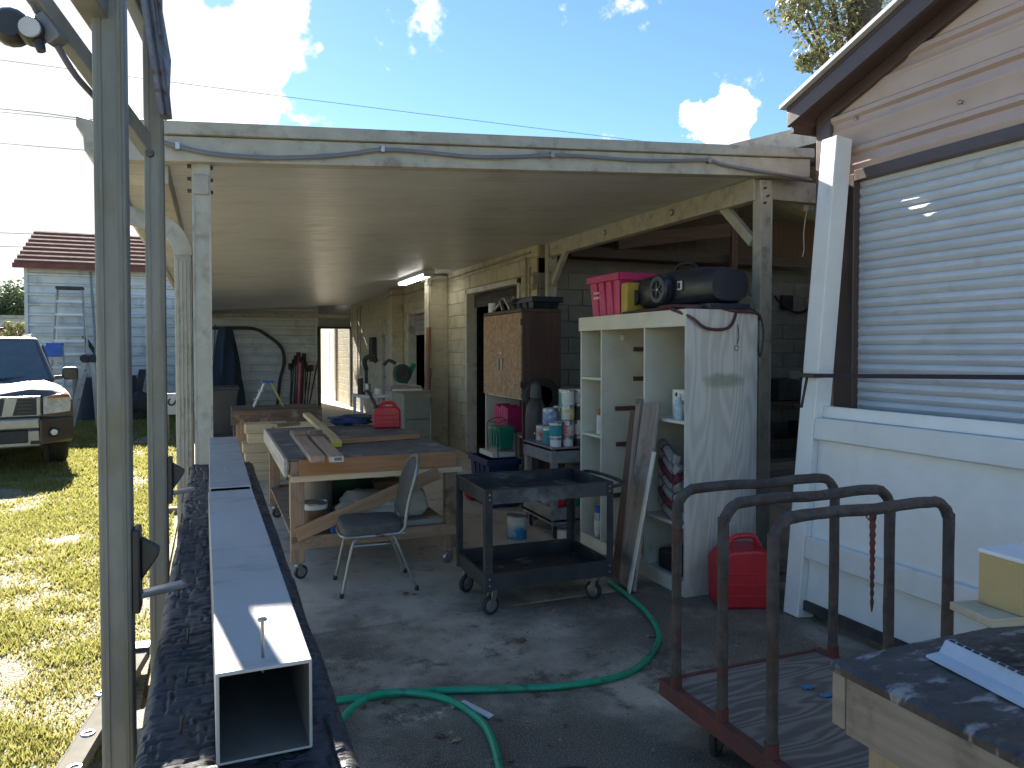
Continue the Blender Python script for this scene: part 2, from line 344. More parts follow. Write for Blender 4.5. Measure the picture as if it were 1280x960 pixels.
# grass blades: nobody could count them
N = 300000
yy = 1.6 + 24.0 * rng.random(N) ** 1.9; xx = -.36 - (.25 + yy * .42) * rng.random(N) ** .9
vs, fs, cs = [], [], []
k = 0
for i in range(N):
    x, y = float(xx[i]), float(yy[i]); bb = bare(x, y)
    if random.random() < bb * .95 or x < -10.5: continue
    h = random.uniform(.011, .034) * (1.25 - .6 * bb) * (1 + min(y, 18) * .045); w = (.0022 + .0009 * y) * random.uniform(.8, 1.3); a = random.random() * 6.28
    dx, dy = math.cos(a) * w, math.sin(a) * w; lx, ly = random.gauss(0, .5) * h, random.gauss(0, .5) * h; z = lawn_z(x, y) - .004
    vs += [(x - dx, y - dy, z), (x + dx, y + dy, z), (x + lx, y + ly, z + h)]; fs.append((k, k + 1, k + 2)); k += 3
    t = random.random() * .7 + .3 * bb; c = (.2 + .19 * t, .225 + .10 * t, .045 + .09 * t, 1); cs += c * 3
gmat, gn, gl, gb, gat = attr_mat('grass_blade'); gb.inputs['Roughness'].default_value = .6
tr = gn.new('ShaderNodeBsdfTranslucent'); gl.new(gat.outputs['Color'], tr.inputs['Color']); ms = gn.new('ShaderNodeMixShader'); ms.inputs[0].default_value = .6
gl.new(gb.outputs[0], ms.inputs[1]); gl.new(tr.outputs[0], ms.inputs[2]); gl.new(ms.outputs[0], gn['Material Output'].inputs[0])
me = bpy.data.meshes.new('grass'); me.from_pydata(vs, [], fs); me.materials.append(gmat)
ca = me.color_attributes.new('tint', 'FLOAT_COLOR', 'POINT'); ca.data.foreach_set('color', cs)
o = bpy.data.objects.new('grass', me); COL.objects.link(o); tag(o, 'short patchy green lawn growing beside the carport', 'grass', kind='stuff')
# concrete
def concrete(name, lightc, darkc, stain, lo, hi, damp=False):
    m = bpy.data.materials.new(name); m.use_nodes = True; n, l = m.node_tree.nodes, m.node_tree.links; b = n['Principled BSDF']
    t = n.new('ShaderNodeTexCoord')
    def nz(s, d=8, r=.62):
        x = n.new('ShaderNodeTexNoise'); x.inputs['Scale'].default_value = s; x.inputs['Detail'].default_value = d; x.inputs['Roughness'].default_value = r; l.new(t.outputs['Object'], x.inputs['Vector']); return x.outputs['Fac']
    def mr(s, a, c):
        r = n.new('ShaderNodeMapRange'); r.interpolation_type = 'SMOOTHSTEP'; l.new(s, r.inputs['Value']); r.inputs['From Min'].default_value = a; r.inputs['From Max'].default_value = c; return r.outputs[0]
    def mix(f, a, c):
        x = n.new('ShaderNodeMix'); x.data_type = 'RGBA'; l.new(f, x.inputs['Factor'])
        for s, k in ((a, 'A'), (c, 'B')):
            if isinstance(s, tuple): x.inputs[k].default_value = (*s, 1)
            else: l.new(s, x.inputs[k])
        return x.outputs['Result']
    c = mix(mr(nz(.75), lo, hi), lightc, darkc)
    c = mix(mr(nz(4.5, 10, .68), .5, .68), c, stain)
    c = mix(mr(nz(2.6, 12, .74), .6, .72), c, tuple(min(.6, x * 1.35) for x in lightc))
    c = mix(mr(nz(45, 3), .62, .72), c, tuple(x * .55 for x in darkc))
    c = mix(mr(nz(170, 2), .5, .75), c, tuple(x * 1.1 for x in lightc))
    if damp:      # rain-blown weathering along the open front edge of the floor slab
        sp = n.new('ShaderNodeSeparateXYZ'); l.new(t.outputs['Object'], sp.inputs[0])
        ad = n.new('ShaderNodeMath'); ad.operation = 'MULTIPLY_ADD'; l.new(nz(1.6), ad.inputs[0]); ad.inputs[1].default_value = -1.7; l.new(sp.outputs['Y'], ad.inputs[2])
        r = n.new('ShaderNodeMapRange'); r.interpolation_type = 'SMOOTHSTEP'; l.new(ad.outputs[0], r.inputs['Value']); r.inputs['From Min'].default_value = -15.65; r.inputs['From Max'].default_value = -15.0; r.inputs['To Min'].default_value = .85; r.inputs['To Max'].default_value = 0
        c = mix(r.outputs[0], c, mix(mr(nz(2.6), .35, .65), (.42, .36, .28), (.12, .101, .077)))
    l.new(c, b.inputs['Base Color']); b.inputs['Roughness'].default_value = .85; b.inputs['Specular IOR Level'].default_value = .3
    bp = n.new('ShaderNodeBump'); bp.inputs['Strength'].default_value = .5; bp.inputs['Distance'].default_value = .006; l.new(nz(110, 6), bp.inputs['Height']); l.new(bp.outputs[0], b.inputs['Normal'])
    return m
m_apron = concrete('weathered_concrete', (.5, .425, .325), (.13, .108, .08), (.088, .073, .055), .36, .58)
m_floor = concrete('floor_concrete', (.6, .525, .42), (.46, .4, .315), (.34, .293, .23), .35, .75, True)
def slab(name, x0, x1, y0, y1, m):
    o = MB().box(x0, x1, y0, y1, -.1, 0).build(name, m, bevel=.008); tag(o, kind='structure'); return o
slab('concrete_apron', -.3, 9, -4, 4.372, m_apron)
slab('concrete_floor', -.3, 9, 4.384, 34, m_floor)

# ================================================================== CARPORT
def zc(x): return 2.684 + .068 * x       # underside of the roof sheets
CF, CB = 4.40, 21.42                      # front and back of the roof
carport = thing('carport', 'long open carport with cream ribbed metal ceiling and mildewed front edge', 'carport', (-.1, 4.46, 0))
# ceiling panels: one tray each 0.3 m with three ribs
def ceiling_profile():
    p = []
    for k in range(3): a = k * .1; p += [(a + .001, .0), (a + .088, .0), (a + .091, .002), (a + .096, .002)]
    return p + [(.3, .0), (.3008, .0)]
prof = ceiling_profile(); xa, xb = -.52, 3.97
mbp = MB()
for (y, z) in prof: mbp.v += [(xa, y, zc(xa) + z), (xb, y, zc(xb) + z)]
for i in range(len(prof) - 1): mbp.f.append((2 * i, 2 * i + 1, 2 * i + 3, 2 * i + 2))
k = len(mbp.v); mbp.add([(xa, .0, zc(xa) + .06), (xb, 0, zc(xb) + .06), (xb, .2985, zc(xb) + .06), (xa, .2985, zc(xa) + .06)], [(0, 1, 2, 3)])
mbp.add([(xa, .2985, zc(xa)), (xb, .2985, zc(xb)), (xb, .2985, zc(xb) + .06), (xa, .2985, zc(xa) + .06)], [(0, 1, 2, 3)])
L0 = carport.location
mbp.v = [(a - L0.x, b - L0.y, c - L0.z) for a, b, c in mbp.v]
pm = mbp.mesh('ceiling_panel', m_ceiling, smooth=False)
for i in range(int((CB - CF - .1) / .3)):
    o = bpy.data.objects.new('ceiling_panel', pm); COL.objects.link(o); o.parent = carport; o.location = (0, CF + .09 + i * .3, 0)
def sloped(x0, x1, y0, y1, b, t, m=MB):  # box following the roof slope
    mb = MB(); mb.prism([(x0, zc(x0) + b), (x1, zc(x1) + b), (x1, zc(x1) + t), (x0, zc(x0) + t)], 'y', y0, y1); return mb
XL, XR = -.50, 4.22
sloped(XL, XR, CF - .02, CF + .08, -.012, .125).build('front_beam', m_alum_old, carport, bevel=.006, world=True)
sloped(XL - .04, XR + .02, CF - .045, CF + .10, .127, .20).build('front_flashing', m_alum_old, carport, bevel=.008, world=True)
sloped(XL, 4.3, CF + .102, CB, .13, .19).build('roof_sheet', m_alum_old, carport, world=True)
# gutter along the low eave, with a stepped profile
gp = [(XL - .02, zc(XL) + .17), (XL - .13, zc(XL) + .19), (XL - .13, zc(XL) + .14), (XL - .10, zc(XL) + .10), (XL - .095, zc(XL) + .02), (XL - .05, zc(XL) - .03), (XL - .0, zc(XL) - .03)]
MB().prism(gp, 'y', CF - .05, CB).build('gutter', m_alum_old, carport, world=True, bevel=.004)
sloped(-.33, -.21, CF + .09, CB, -.11, -.004).build('eave_beam', m_alum_old, carport, bevel=.005, world=True)
def channel_post(name, x, y, z0, z1, w=.095, dpt=.085, m=m_alum_old):
    o = MB().box(x - w / 2, x + w / 2, y - dpt / 2, y + dpt / 2, z0, z1).build(name, m, carport, bevel=.006, world=True)
    g = MB()
    for s in (-1, 1): g.box(x + s * w * .5 - .011 * (s > 0), x + s * w * .5 + .011 * (s < 0), y - dpt / 2 - .006, y - dpt / 2 + .004, z0, z1 - .1)
    g.build('lip', m, o, world=True); return o
def bolts(parent, pts, axis='y', r=.009):
    for p in pts:
        e = {'y': (0, .016, 0), 'x': (.016, 0, 0)}[axis]
        MB().cyl((p[0] - e[0], p[1] - e[1], p[2]), (p[0] + e[0] * .3, p[1] + e[1] * .3, p[2]), r, n=6).build('bolt', m_bolt, parent, world=True)
p3 = channel_post('post', -.045, 4.47, -.05, zc(-.045) + .01)
bolts(p3, [(-.045 + s * .047 + s * .008, 4.45, 2.655 - k * .067) for s in (-1, 1) for k in range(3)], 'x', .011)
MB().box(-.085, -.005, 4.414, 4.43, 2.50, 2.61).build('bracket', m_alum_old, p3, bevel=.006, world=True)
for y in (10.1, 15.8, 21.2): channel_post('post', -.10, y, -.05, zc(-.1) - .1)
XB = 3.84
pr = channel_post('post', XB + .03, 4.50, -.01, zc(XB) - .02, w=.11)
bolts(pr, [(XB + .01 + .03 * (k % 2), 4.452, 2.86 - k * .055) for k in range(3)])
pmid = channel_post('post', XB - .02, 8.16, -.01, zc(XB) - .02, w=.12)
bolts(pmid, [(XB - .02, 8.112, 2.86 - k * .055) for k in range(3)])
MB().box(XB - .05, XB + .05, CF + .105, 8.25, zc(XB) - .17, zc(XB) - .004).build('side_beam', m_alum_old, carport, bevel=.006, world=True)
MB().box(XB + .05, XR + .3, CF + .11, CF + .18, zc(XB) - .15, zc(XB) + .01).build('side_beam', m_alum_old, carport, bevel=.006, world=True)
for (a, b) in (((XB, 4.56, 2.47), (XB, 4.92, 2.80)), ((XB - .02, 8.1, 2.44), (XB - .02, 7.74, 2.80))):
    MB().bar(a, b, .05, .075).build('knee_brace', m_alum_old, carport, bevel=.004, world=True)
for y in (5.55, 6.75):      # little hooks on the beam
    MB().tube(arc((XB - .068, y, 2.86), .025, 60, 300, 8, 'yz'), .005, 6).build('hook', m_bolt, carport, world=True)
# conduit along the front edge, sagging between its clamps
pts = []
for (u, v) in ((205, 178), (222, 183), (265, 192), (330, 197), (395, 196), (440, 192), (478, 187), (530, 190), (590, 196), (640, 196), (690, 194), (740, 196), (790, 200), (840, 201), (885, 200), (905, 206), (950, 214), (1000, 222), (1014, 225)):
    pts.append(W(u, v, y=CF - .042))
MB().tube(smooth_path(pts, 4), .0125, 8).build('conduit', mat('grey_conduit', (.16, .17, .19), (.2, .21, .23), rough=.5), carport, world=True)
for (u, v) in ((222, 183), (478, 187), (690, 194), (886, 201)):
    c = W(u, v, y=CF - .04); MB().box(c.x - .012, c.x + .012, c.y - .018, c.y + .02, c.z - .018, c.z + .022).build('conduit_clamp', m_steel, carport, bevel=.003, world=True)
# downspout: from the gutter across to the post, ribbed elbow, then down
def square_duct(path, w, h, name, m, ridge=True):
    pts = [Vector(p) for p in path]; mb = MB(); n = len(pts); vs = []
    for i, p in enumerate(pts):
        t = (pts[min(i + 1, n - 1)] - pts[max(i - 1, 0)]).normalized(); s = Vector((0, 1, 0)); q = t.cross(s).normalized()
        k = 1 + (.05 if (i % 2 and ridge) else 0)
        vs += [p + s * (a * h / 2 * k) + q * (b * w / 2 * k) for a, b in ((-1, -1), (1, -1), (1, 1), (-1, 1))]
    fs = [(4 * i + k, 4 * i + (k + 1) % 4, 4 * i + 4 + (k + 1) % 4, 4 * i + 4 + k) for i in range(n - 1) for k in range(4)]
    return mb.add(vs, fs).build(name, m, carport, world=True, bevel=.004)
dsx, dsy = -.145, 4.60
el = [(XL, dsy, 2.62), (XL, dsy, 2.50), (XL + .02, dsy, 2.43), (XL + .07, dsy, 2.395)]
el += [(XL + .11, dsy, 2.385)] + arc((dsx - .19, dsy, 2.18), .19, 95, 0, 18, 'xz')
square_duct(el, .095, .075, 'downspout_elbow', m_alum_old)
ds = MB().box(dsx - .046, dsx + .046, dsy - .035, dsy + .035, .02, 2.19).build('downspout', m_alum_old, carport, bevel=.008, world=True)
for k in range(4): MB().box(dsx - .034 + k * .02, dsx - .026 + k * .02, dsy - .041, dsy - .03, .05, 2.15).build('rib', m_alum_old, ds, world=True)
el2 = [(XL - .06, 16.0, 2.6), (XL - .06, 16, 2.3)] + [(-.35 - .3 * math.cos(R(a)), 16, 2.3 - .25 * math.sin(R(a))) for a in range(0, 91, 15)] + [(-.2, 16, 2.05)]
square_duct(el2, .1, .08, 'downspout_elbow', m_alum_old)
MB().box(XL, 3.7, CB - .08, CB, 2.55, 2.64).build('rear_beam', m_alum_old, carport, world=True)
# fluorescent fixture under the ceiling
fl = thing('fluorescent_light', 'lit twin tube fluorescent fixture under the carport ceiling by the doors', 'light', (3.15, 12.1, zc(3.15)))
MB().box(-.09, .09, -.9, .9, -.06, .0).build('housing', m_white_metal, fl, bevel=.006)
tube_m = mat('lit_tube', (.9, .9, .9), emit=(1, .98, .92), estr=2.2, bump=0, rand=0)
for s in (-1, 1): MB().cyl((s * .05, -.86, -.085), (s * .05, .86, -.085), .019, n=10).build('tube', tube_m, fl)
for s in (-1, 1): MB().box(-.08, .08, s * .86 - .02, s * .86 + .02, -.11, -.055).build('end_cap', m_white_metal, fl, bevel=.004)

# ================================================================== BLOCK BUILDING (cream wall with garage doors, bay beside it)
XW = 3.72
bld = thing('block_building', 'cream painted concrete block building with dark open garage doors under the carport', 'building', (XW, 8.32, 0))
def boxp(name, m, *b, parent=bld, bevel=0.0): return MB().box(*b).build(name, m, parent, bevel=bevel, world=True)
WH = 3.02
D1, D2, D3 = (8.86, 11.05, 2.58), (13.0, 14.75, 2.42), (16.6, 17.3, 2.05)
wall = boxp('side_wall', m_mortar, XW + .012, XW + .13, 8.32, D1[0], 0, WH)
for (a, b, z0) in ((D1[1], D2[0], 0), (D2[1], D3[0], 0), (D3[1], 32, 0), (D1[0], D1[1], D1[2]), (D2[0], D2[1], D2[2]), (D3[0], D3[1], D3[2])):
    boxp('wall_core', m_mortar, XW + .012, XW + .13, a, b, z0, WH, parent=wall)
def block_mesh(w, h, dpt, axis, m):
    mb = MB(); g = .004; c = .006
    vs = []
    for (dd, k) in ((0, c), (c, 0)):
        for (a, b) in ((g + k, g + k), (w - g - k, g + k), (w - g - k, h - g - k), (g + k, h - g - k)): vs.append((a, dd, b))
    for (a, b) in ((g, g), (w - g, g), (w - g, h - g), (g, h - g)): vs.append((a, dpt, b))
    fs = [(0, 1, 2, 3)] + [(i + 4 * j, (i + 1) % 4 + 4 * j, (i + 1) % 4 + 4 + 4 * j, i + 4 + 4 * j) for j in range(2) for i in range(4)]
    if axis == 'x': vs = [(d, a, b) for a, d, b in vs]
    mb.add(vs, fs); return mb.mesh('block', m, smooth=False)
def lay(name_parent, axis, a0, a1, z1, holes, fixed, m, limit, keep=None):
    """courses of 0.4 x 0.2 blocks; returns placed"""
    meshes = {}; out = []
    for c in range(int(z1 / .2 + .01)):
        a = a0 - (.2 if c % 2 else 0)
        while a < a1 - .01:
            s, e = max(a, a0), min(a + .4, a1)
            segs = [(s, e)]
            for (h0, h1, hz) in holes:
                if c * .2 < hz - .05:
                    nxt = []
                    for (p, q) in segs:
                        if q <= h0 or p >= h1: nxt.append((p, q)); continue
                        if p < h0 - .04: nxt.append((p, h0))
                        if q > h1 + .04: nxt.append((h1, q))
                    segs = nxt
            out += [(p, q, c * .2) for p, q in segs if q - p > .05]
            a += .4
    if keep: out = [t for t in out if keep(*t)]
    L = root_loc(name_parent); rest = MB()
    for i, (p, q, z) in enumerate(out):
        w = round(q - p, 3)
        if w not in meshes: meshes[w] = block_mesh(w, .2, .03, axis, m)
        loc = Vector((fixed, p, z)) if axis == 'x' else Vector((p, fixed, z))
        jit = random.uniform(-.0015, .0015)
        if i < limit:
            o = bpy.data.objects.new('block', meshes[w]); COL.objects.link(o); o.parent = name_parent
            o.location = loc - L + (Vector((jit, 0, 0)) if axis == 'x' else Vector((0, jit, 0)))
        else:
            k = len(rest.v); me = meshes[w]; rest.v += [tuple(v.co + loc - L) for v in me.vertices]; rest.f += [tuple(j + k for j in pl.vertices) for pl in me.polygons]
    if rest.v: o = rest.build('far_blocks', m, name_parent, smooth=False); o['kind'] = 'stuff'
# order of laying: near blocks first so that these are the single ones
_all = []
lay(wall, 'x', 8.34, 14.9, WH, [D1, D2], XW, m_cream, 300)
lay(wall, 'x', 14.9, 30.0, WH, [D3], XW, m_cream, 0)
# pilasters between the doors
for (y0, y1, w) in ((12.05, 12.45, .30), (15.2, 15.6, .24)):
    pil = boxp('pilaster', m_cream, XW - w, XW - .006, y0, y1, 0, min(WH, 2.9), bevel=.006)
    for c in range(14):
        o = MB().box(XW - w - .004, XW - .005, y0 - .004, y1 + .003, c * .2 + .004, c * .2 + .196).build('block', m_cream, pil, bevel=.005, world=True, smooth=False)
# bay wall (faces the camera) of bare block, darker
XBAY = 8.4
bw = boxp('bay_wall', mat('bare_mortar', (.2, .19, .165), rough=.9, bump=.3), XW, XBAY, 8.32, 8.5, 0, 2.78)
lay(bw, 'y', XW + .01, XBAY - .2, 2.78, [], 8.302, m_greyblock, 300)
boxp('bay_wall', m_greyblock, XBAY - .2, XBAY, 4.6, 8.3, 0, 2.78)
boxp('gable_infill', w_dark, XW + .02, XBAY, 8.36, 8.46, 2.79, 3.5)
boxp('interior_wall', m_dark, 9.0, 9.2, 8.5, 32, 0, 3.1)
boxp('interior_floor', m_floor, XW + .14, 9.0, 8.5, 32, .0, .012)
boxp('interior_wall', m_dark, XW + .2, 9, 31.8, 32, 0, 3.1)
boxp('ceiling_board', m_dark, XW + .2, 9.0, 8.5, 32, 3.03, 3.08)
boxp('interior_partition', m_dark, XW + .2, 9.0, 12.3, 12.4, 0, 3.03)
# roof: slopes up from the carport
def rz_(x): return 3.19 + .3 * (x - 3.71)
rf = MB().prism([(3.56, rz_(3.56)), (6.6, rz_(6.6)), (9.9, rz_(6.6) - .95), (9.9, rz_(6.6) - 1.03), (6.6, rz_(6.6) - .08), (3.56, rz_(3.56) - .08)], 'y', CF + .12, 32).build('roof', m_alum_old, bld, world=True)
MB().prism([(3.54, rz_(3.54) + .02), (6.6, rz_(6.6) + .02), (6.6, rz_(6.6) - .13), (3.54, rz_(3.54) - .13)], 'y', CF + .075, CF + .118).build('rake_board', m_alum_old, rf, world=True)
for y in (5.0, 5.75, 6.5, 7.25, 7.95):
    MB().prism([(3.98, rz_(3.98) - .09), (6.6, rz_(6.6) - .09), (6.6, rz_(6.6) - .25), (3.98, rz_(3.98) - .25)], 'y', y, y + .045).build('rafter', wood('bay_rafter', (.10, .075, .062), (.07, .05, .042)), bld, world=True)
a, b = W(772, 303, y=7.86), W(916, 287, y=7.86)
plank('tie_beam', a, b, .05, .17, wood('bay_tie', (.17, .11, .085), (.12, .075, .06)), bld)
plank('stud', (b.x, 7.84, 2.55), (b.x, 7.84, 3.45), .09, .05, MATS['bay_tie'], bld, up=(0, 1, 0))
plank('tie_beam', (4.0, 7.95, 2.83), (8.0, 7.95, 2.83), .05, .12, MATS['bay_rafter'], bld)
# door frames and doors
m_frame = mat('door_frame_paint', (.5, .49, .43), (.42, .41, .36), rough=.5, dirt=(.25, .24, .2))
def frame(d, w=.07):
    y0, y1, h = d
    for y in (y0, y1): boxp('door_jamb', m_frame, XW - .03, XW + .14, y - (w if y == y1 else 0) + (0), y + (w if y == y0 else 0), 0, h, bevel=.004)
    boxp('door_head', m_frame, XW - .03, XW + .14, y0, y1, h - w, h + .002, bevel=.004)
frame(D1); frame(D2); frame(D3, .05)
for i in range(4): boxp('shutter_slat', mat('shutter', (.3, .3, .28), (.25, .25, .23), rough=.5), XW + .1 + .01 * (i % 2), XW + .13, D2[0] + .07, D2[1] - .07, 2.34 - .1 * (i + 1) + .003, 2.34 - .1 * i - .003)
for i in range(2): boxp('shutter_slat', m_dark, XW + .1, XW + .13, D1[0] + .07, D1[1] - .07, 2.5 - .1 * (i + 1) + .003, 2.5 - .1 * i - .003)
boxp('door_leaf', wood('red_brown_door', (.09, .035, .03), (.06, .022, .02), 'z'), XW + .3, XW + .35, D2[0] + .1, D2[0] + 1.1, .02, 2.15)
fdr = boxp('door_leaf', m_white_vinyl, XW - .05, XW - .008, 24.2, 26.4, .02, 2.5, bevel=.006)
for yy_ in (24.35, 25.4): MB().box(XW - .058, XW - .05, yy_, yy_ + .85, .25, 2.3).build('door_panel', m_white_vinyl, fdr, world=True, bevel=.004)
dl = boxp('door_leaf', m_frame, XW + .05, XW + .09, D3[0] + .06, D3[1] - .06, .02, 1.99)
MB().lathe([(0, 0), (.03, 0), (.03, .02), (.022, .05), (0, .055)], 12, (XW - .01, D3[1] - .14, 1.0), 'x').build('knob', m_steel, dl, world=True)
# electrical: conduit along the wall top, drops, boxes
m_cond = mat('wall_conduit', (.3, .28, .22), rough=.5)
pth = [(XW - .03, 8.5, 2.86), (XW - .03, 11.9, 2.84), (XW - .34, 12.0, 2.83), (XW - .34, 12.5, 2.83), (XW - .04, 12.7, 2.8), (XW - .03, 15.0, 2.78), (XW - .27, 15.2, 2.78), (XW - .27, 15.6, 2.76), (XW - .03, 15.9, 2.72), (XW - .03, 20.6, 2.7)]
MB().tube(pth, .014, 6).build('conduit', m_cond, bld, world=True)
for (y, z0, x) in ((8.62, 2.2, XW - .03), (12.02, .9, XW - .335), (20.3, .9, XW - .03), (19.9, 1.0, XW - .03)): MB().cyl((x, y, z0), (x, y, 2.82), .014, n=6).build('conduit', m_cond, bld, world=True)
for (y, z, x, s) in ((12.05, 2.8, XW - .38, .07), (12.02, 1.25, XW - .38, .06), (8.4, 2.5, XW - .05, .05)): boxp('junction_box', m_cond, x, x + .07, y - s, y + s, z - s, z + s, bevel=.006)
boxp('fuse_box', m_dark, XW - .12, XW - .01, 17.9, 18.3, 1.35, 1.95, bevel=.01)
MB().prism([(XW - .02, 8.52), (XW - .02, 8.78)], 'z', 2.3, 2.7) if False else None
boxp('notice_board', mat('old_notice', (.45, .42, .32), (.25, .22, .16), scale=14, rough=.8), XW - .02, XW - .006, 8.54, 8.72, 2.30, 2.68)
# things inside the dark garage
def simple(name, label, cat, m, *b, bevel=.015, group=None):
    o = MB().box(*b).build(name, m, bevel=bevel); return tag(o, label, cat, group)
# ================================================================== WHITE SIDED SHED closing the back of the carport
YB = 21.5
SX0, SX1 = -4.22, 2.78
shed = thing('white_shed', 'white metal sided shed with brown ribbed roof behind the parked truck', 'shed', ((SX0 + SX1) / 2, YB, 0))
MB().box(SX0 + .03, SX1, YB + .03, YB + 4.4, -.08, 3.74).build('wall', m_siding_white, shed, world=True)
nsl = 15; sh = 3.76 / nsl
lap = [(.01, 0), (-.055, .012), (-.055, .05), (-.012, .085), (-.008, sh - .03), (.0, sh - .012), (.01, sh)]
L = shed.location
pm = MB().prism([(y, z) for y, z in lap], 'x', SX0 - L.x, SX1 - L.x).mesh('siding_panel', m_siding_white)
for i in range(nsl):
    o = bpy.data.objects.new('siding_panel', pm); COL.objects.link(o); o.parent = shed; o.location = (0, .03, -.02 + i * sh)
for x in (SX0, SX1): MB().box(x - .06, x + .02, YB - .035, YB + .1, -.05, 3.76).build('corner_trim', m_siding_white, shed, world=True, bevel=.005)
m_rroof = mat('brown_roof_metal', (.2, .085, .066), (.15, .066, .052), scale=4, rough=.85, bump=.03, spec=.12)
rb = MB().prism([(YB - .3, 3.72), (YB + 2.2, 4.86), (YB + 4.7, 3.72), (YB + 4.7, 3.68), (YB + 2.2, 4.82), (YB - .3, 3.68)], 'x', SX0 - .22, SX1 + .2).build('roof', m_rroof, shed, world=True)
for i in range(8):
    t = (i + .5) / 8; y = YB - .3 + 2.5 * t; z = 3.72 + 1.14 * t
    MB().prism([(y - .075, z - .036), (y - .05, z + .05), (y + .05, z + .095), (y + .075, z + .034)], 'x', SX0 - .225, SX1 + .2).build('roof_rib', m_rroof, rb, world=True)
MB().box(SX0 - .24, SX1 + .2, YB - .335, YB - .3, 3.64, 3.76).build('eave_trim', m_rroof, rb, world=True)
# link panel with the doorway between shed and block building
lk = thing('doorway_panel', 'grey panel wall with an open doorway between white shed and block wall', 'wall', (3.05, YB, 0))
m_lk = mat('grey_panel', (.3, .31, .31), (.25, .26, .26), rough=.7)
dA, dB, dz = W(401, 450, y=YB).x, W(437.5, 450, y=YB).x, W(425, 411, y=YB).z
MB().box(dA - .1, XW - .01, YB, YB + .08, dz + .061, 3.0).build('panel', m_lk, lk, world=True)
MB().box(dB + .02, XW - .01, YB, YB + .08, 0, dz + .048).build('panel', m_lk, lk, world=True)
m_dj = mat('dark_jamb', (.035, .035, .04), rough=.7)
MB().box(dA - .1, dA, YB - .04, YB + .1, 0, dz + .06).build('door_jamb', m_dj, lk, world=True)
MB().box(dB, dB + .06, YB - .04, YB + .1, 0, dz + .06).build('door_jamb', m_dj, lk, world=True)
MB().box(dA, dB, YB - .04, YB + .1, dz, dz + .06).build('door_head', m_dj, lk, world=True)
# ================================================================== BROWN METAL SHED at the right
BX, BY = 3.76, 3.80
bs = thing('brown_shed', 'tan metal sided shed with dark brown trim and gable roof beside the carport', 'shed', (BX, 2, 0))
RY = 1.1; PITCHS = .356
def rake(y): return 3.27 + (BY + .12 - y) * PITCHS if y > RY else 3.27 + (BY + .12 - RY) * PITCHS - (RY - y) * PITCHS
DY0, DY1, DZ = .55, 3.53, 2.70
RH = .232
sm = {}
def siding(y0, y1, z0, cut=None):
    """one ribbed panel course on the gable wall; y1 may be cut by the rake"""
    prof = [(0, 0), (-.004, .02), (-.004, RH * .42), (-.010, RH * .46), (-.010, RH * .52), (-.004, RH * .56), (-.004, RH - .062), (-.028, RH - .045), (-.028, RH - .018), (0, RH)]
    mb = MB()
    for dx, z in prof:
        zz = z0 + z; ye = y1
        if rake(y1) - .15 < zz: ye = BY + .12 - (zz + .15 - 3.27) / PITCHS
        ys = y0
        mb.v += [(BX + dx, ys, zz), (BX + dx, max(ye, ys), zz)]
    for i in range(len(prof) - 1): mb.f.append((2 * i, 2 * i + 1, 2 * i + 3, 2 * i + 2))
    return mb.build('siding_panel', m_brown_siding, bs, world=True)
for i in range(20):
    z = DZ - 12 * RH + i * RH
    if z > rake(RY) - .1: break
    if z + RH <= DZ + .01: siding(DY1, BY - .02, z); siding(-1.4, DY0, z)
    else: siding(-1.4, BY - .02, z)
MB().box(BX + .001, BX + .08, DY1, BY, 0, 3.2).build('wall', m_brown_siding, bs, world=True)
MB().box(BX + .05, BX + 4, BY - .05, BY, 0, 3.2).build('wall', m_brown_siding, bs, world=True)
MB().prism([(-1.4, 2.7), (BY, 2.7), (BY, 3.22), (RY, rake(RY) - .04), (-1.4, rake(-1.4) - .04)], 'x', BX + .002, BX + .06).build('gable_backing', m_brown_siding, bs, world=True)
MB().box(BX + .002, BX + .08, -1.4, DY0, 0, 2.72).build('wall', m_brown_siding, bs, world=True)
MB().box(BX - .034, BX + .01, BY - .1, BY + .02, 0, 3.22).build('corner_trim', m_brown_trim, bs, bevel=.006, world=True)
MB().box(BX - .034, BX + .02, DY1 - .03, DY1 + .12, 0, DZ + .05).build('door_trim', m_brown_trim, bs, bevel=.005, world=True)
MB().box(BX - .036, BX + .02, DY0, DY1 - .03, DZ, DZ + .07).build('door_trim', m_brown_trim, bs, bevel=.005, world=True)
# roof with rake trim; white drip edge
OV = BX - .18
ye = BY + .13
def rk(dy, dz): return (dy, rake(dy) + dz)
rp = [rk(ye, .0), rk(RY, 0), (-2, rake(-2)), (-2, rake(-2) - .03), (RY, rake(RY) - .03), rk(ye, -.03)]
brf = MB().prism(rp, 'x', OV, BX + 4.2).build('roof', m_brown_trim, bs, world=True)
MB().prism([rk(ye + .03, .028), (RY, rake(RY) + .028), (RY, rake(RY) + .003), rk(ye + .03, .003)], 'x', OV - .04, BX + 4.2).build('roof_sheet', m_white_metal, brf, world=True)
MB().prism([rk(ye, -.031), (RY, rake(RY) - .031), (RY, rake(RY) - .17), rk(ye, -.13)], 'x', OV, OV + .03).build('rake_trim', m_brown_trim, brf, bevel=.004, world=True)
MB().prism([rk(ye - .02, -.10), (RY, rake(RY) - .10), (RY, rake(RY) - .125), rk(ye - .02, -.125)], 'x', OV + .03, BX + .02).build('soffit', m_brown_trim, brf, world=True)
MB().prism([rk(BY, -.126), (RY, rake(RY) - .126), (RY, rake(RY) - .22), rk(BY, -.2)], 'x', BX - .04, BX + .0).build('rake_trim', m_brown_trim, brf, bevel=.004, world=True)
MB().box(OV + .031, BX + 4.2, ye - .03, ye, 3.10, 3.23).build('eave_trim', m_brown_trim, brf, world=True)
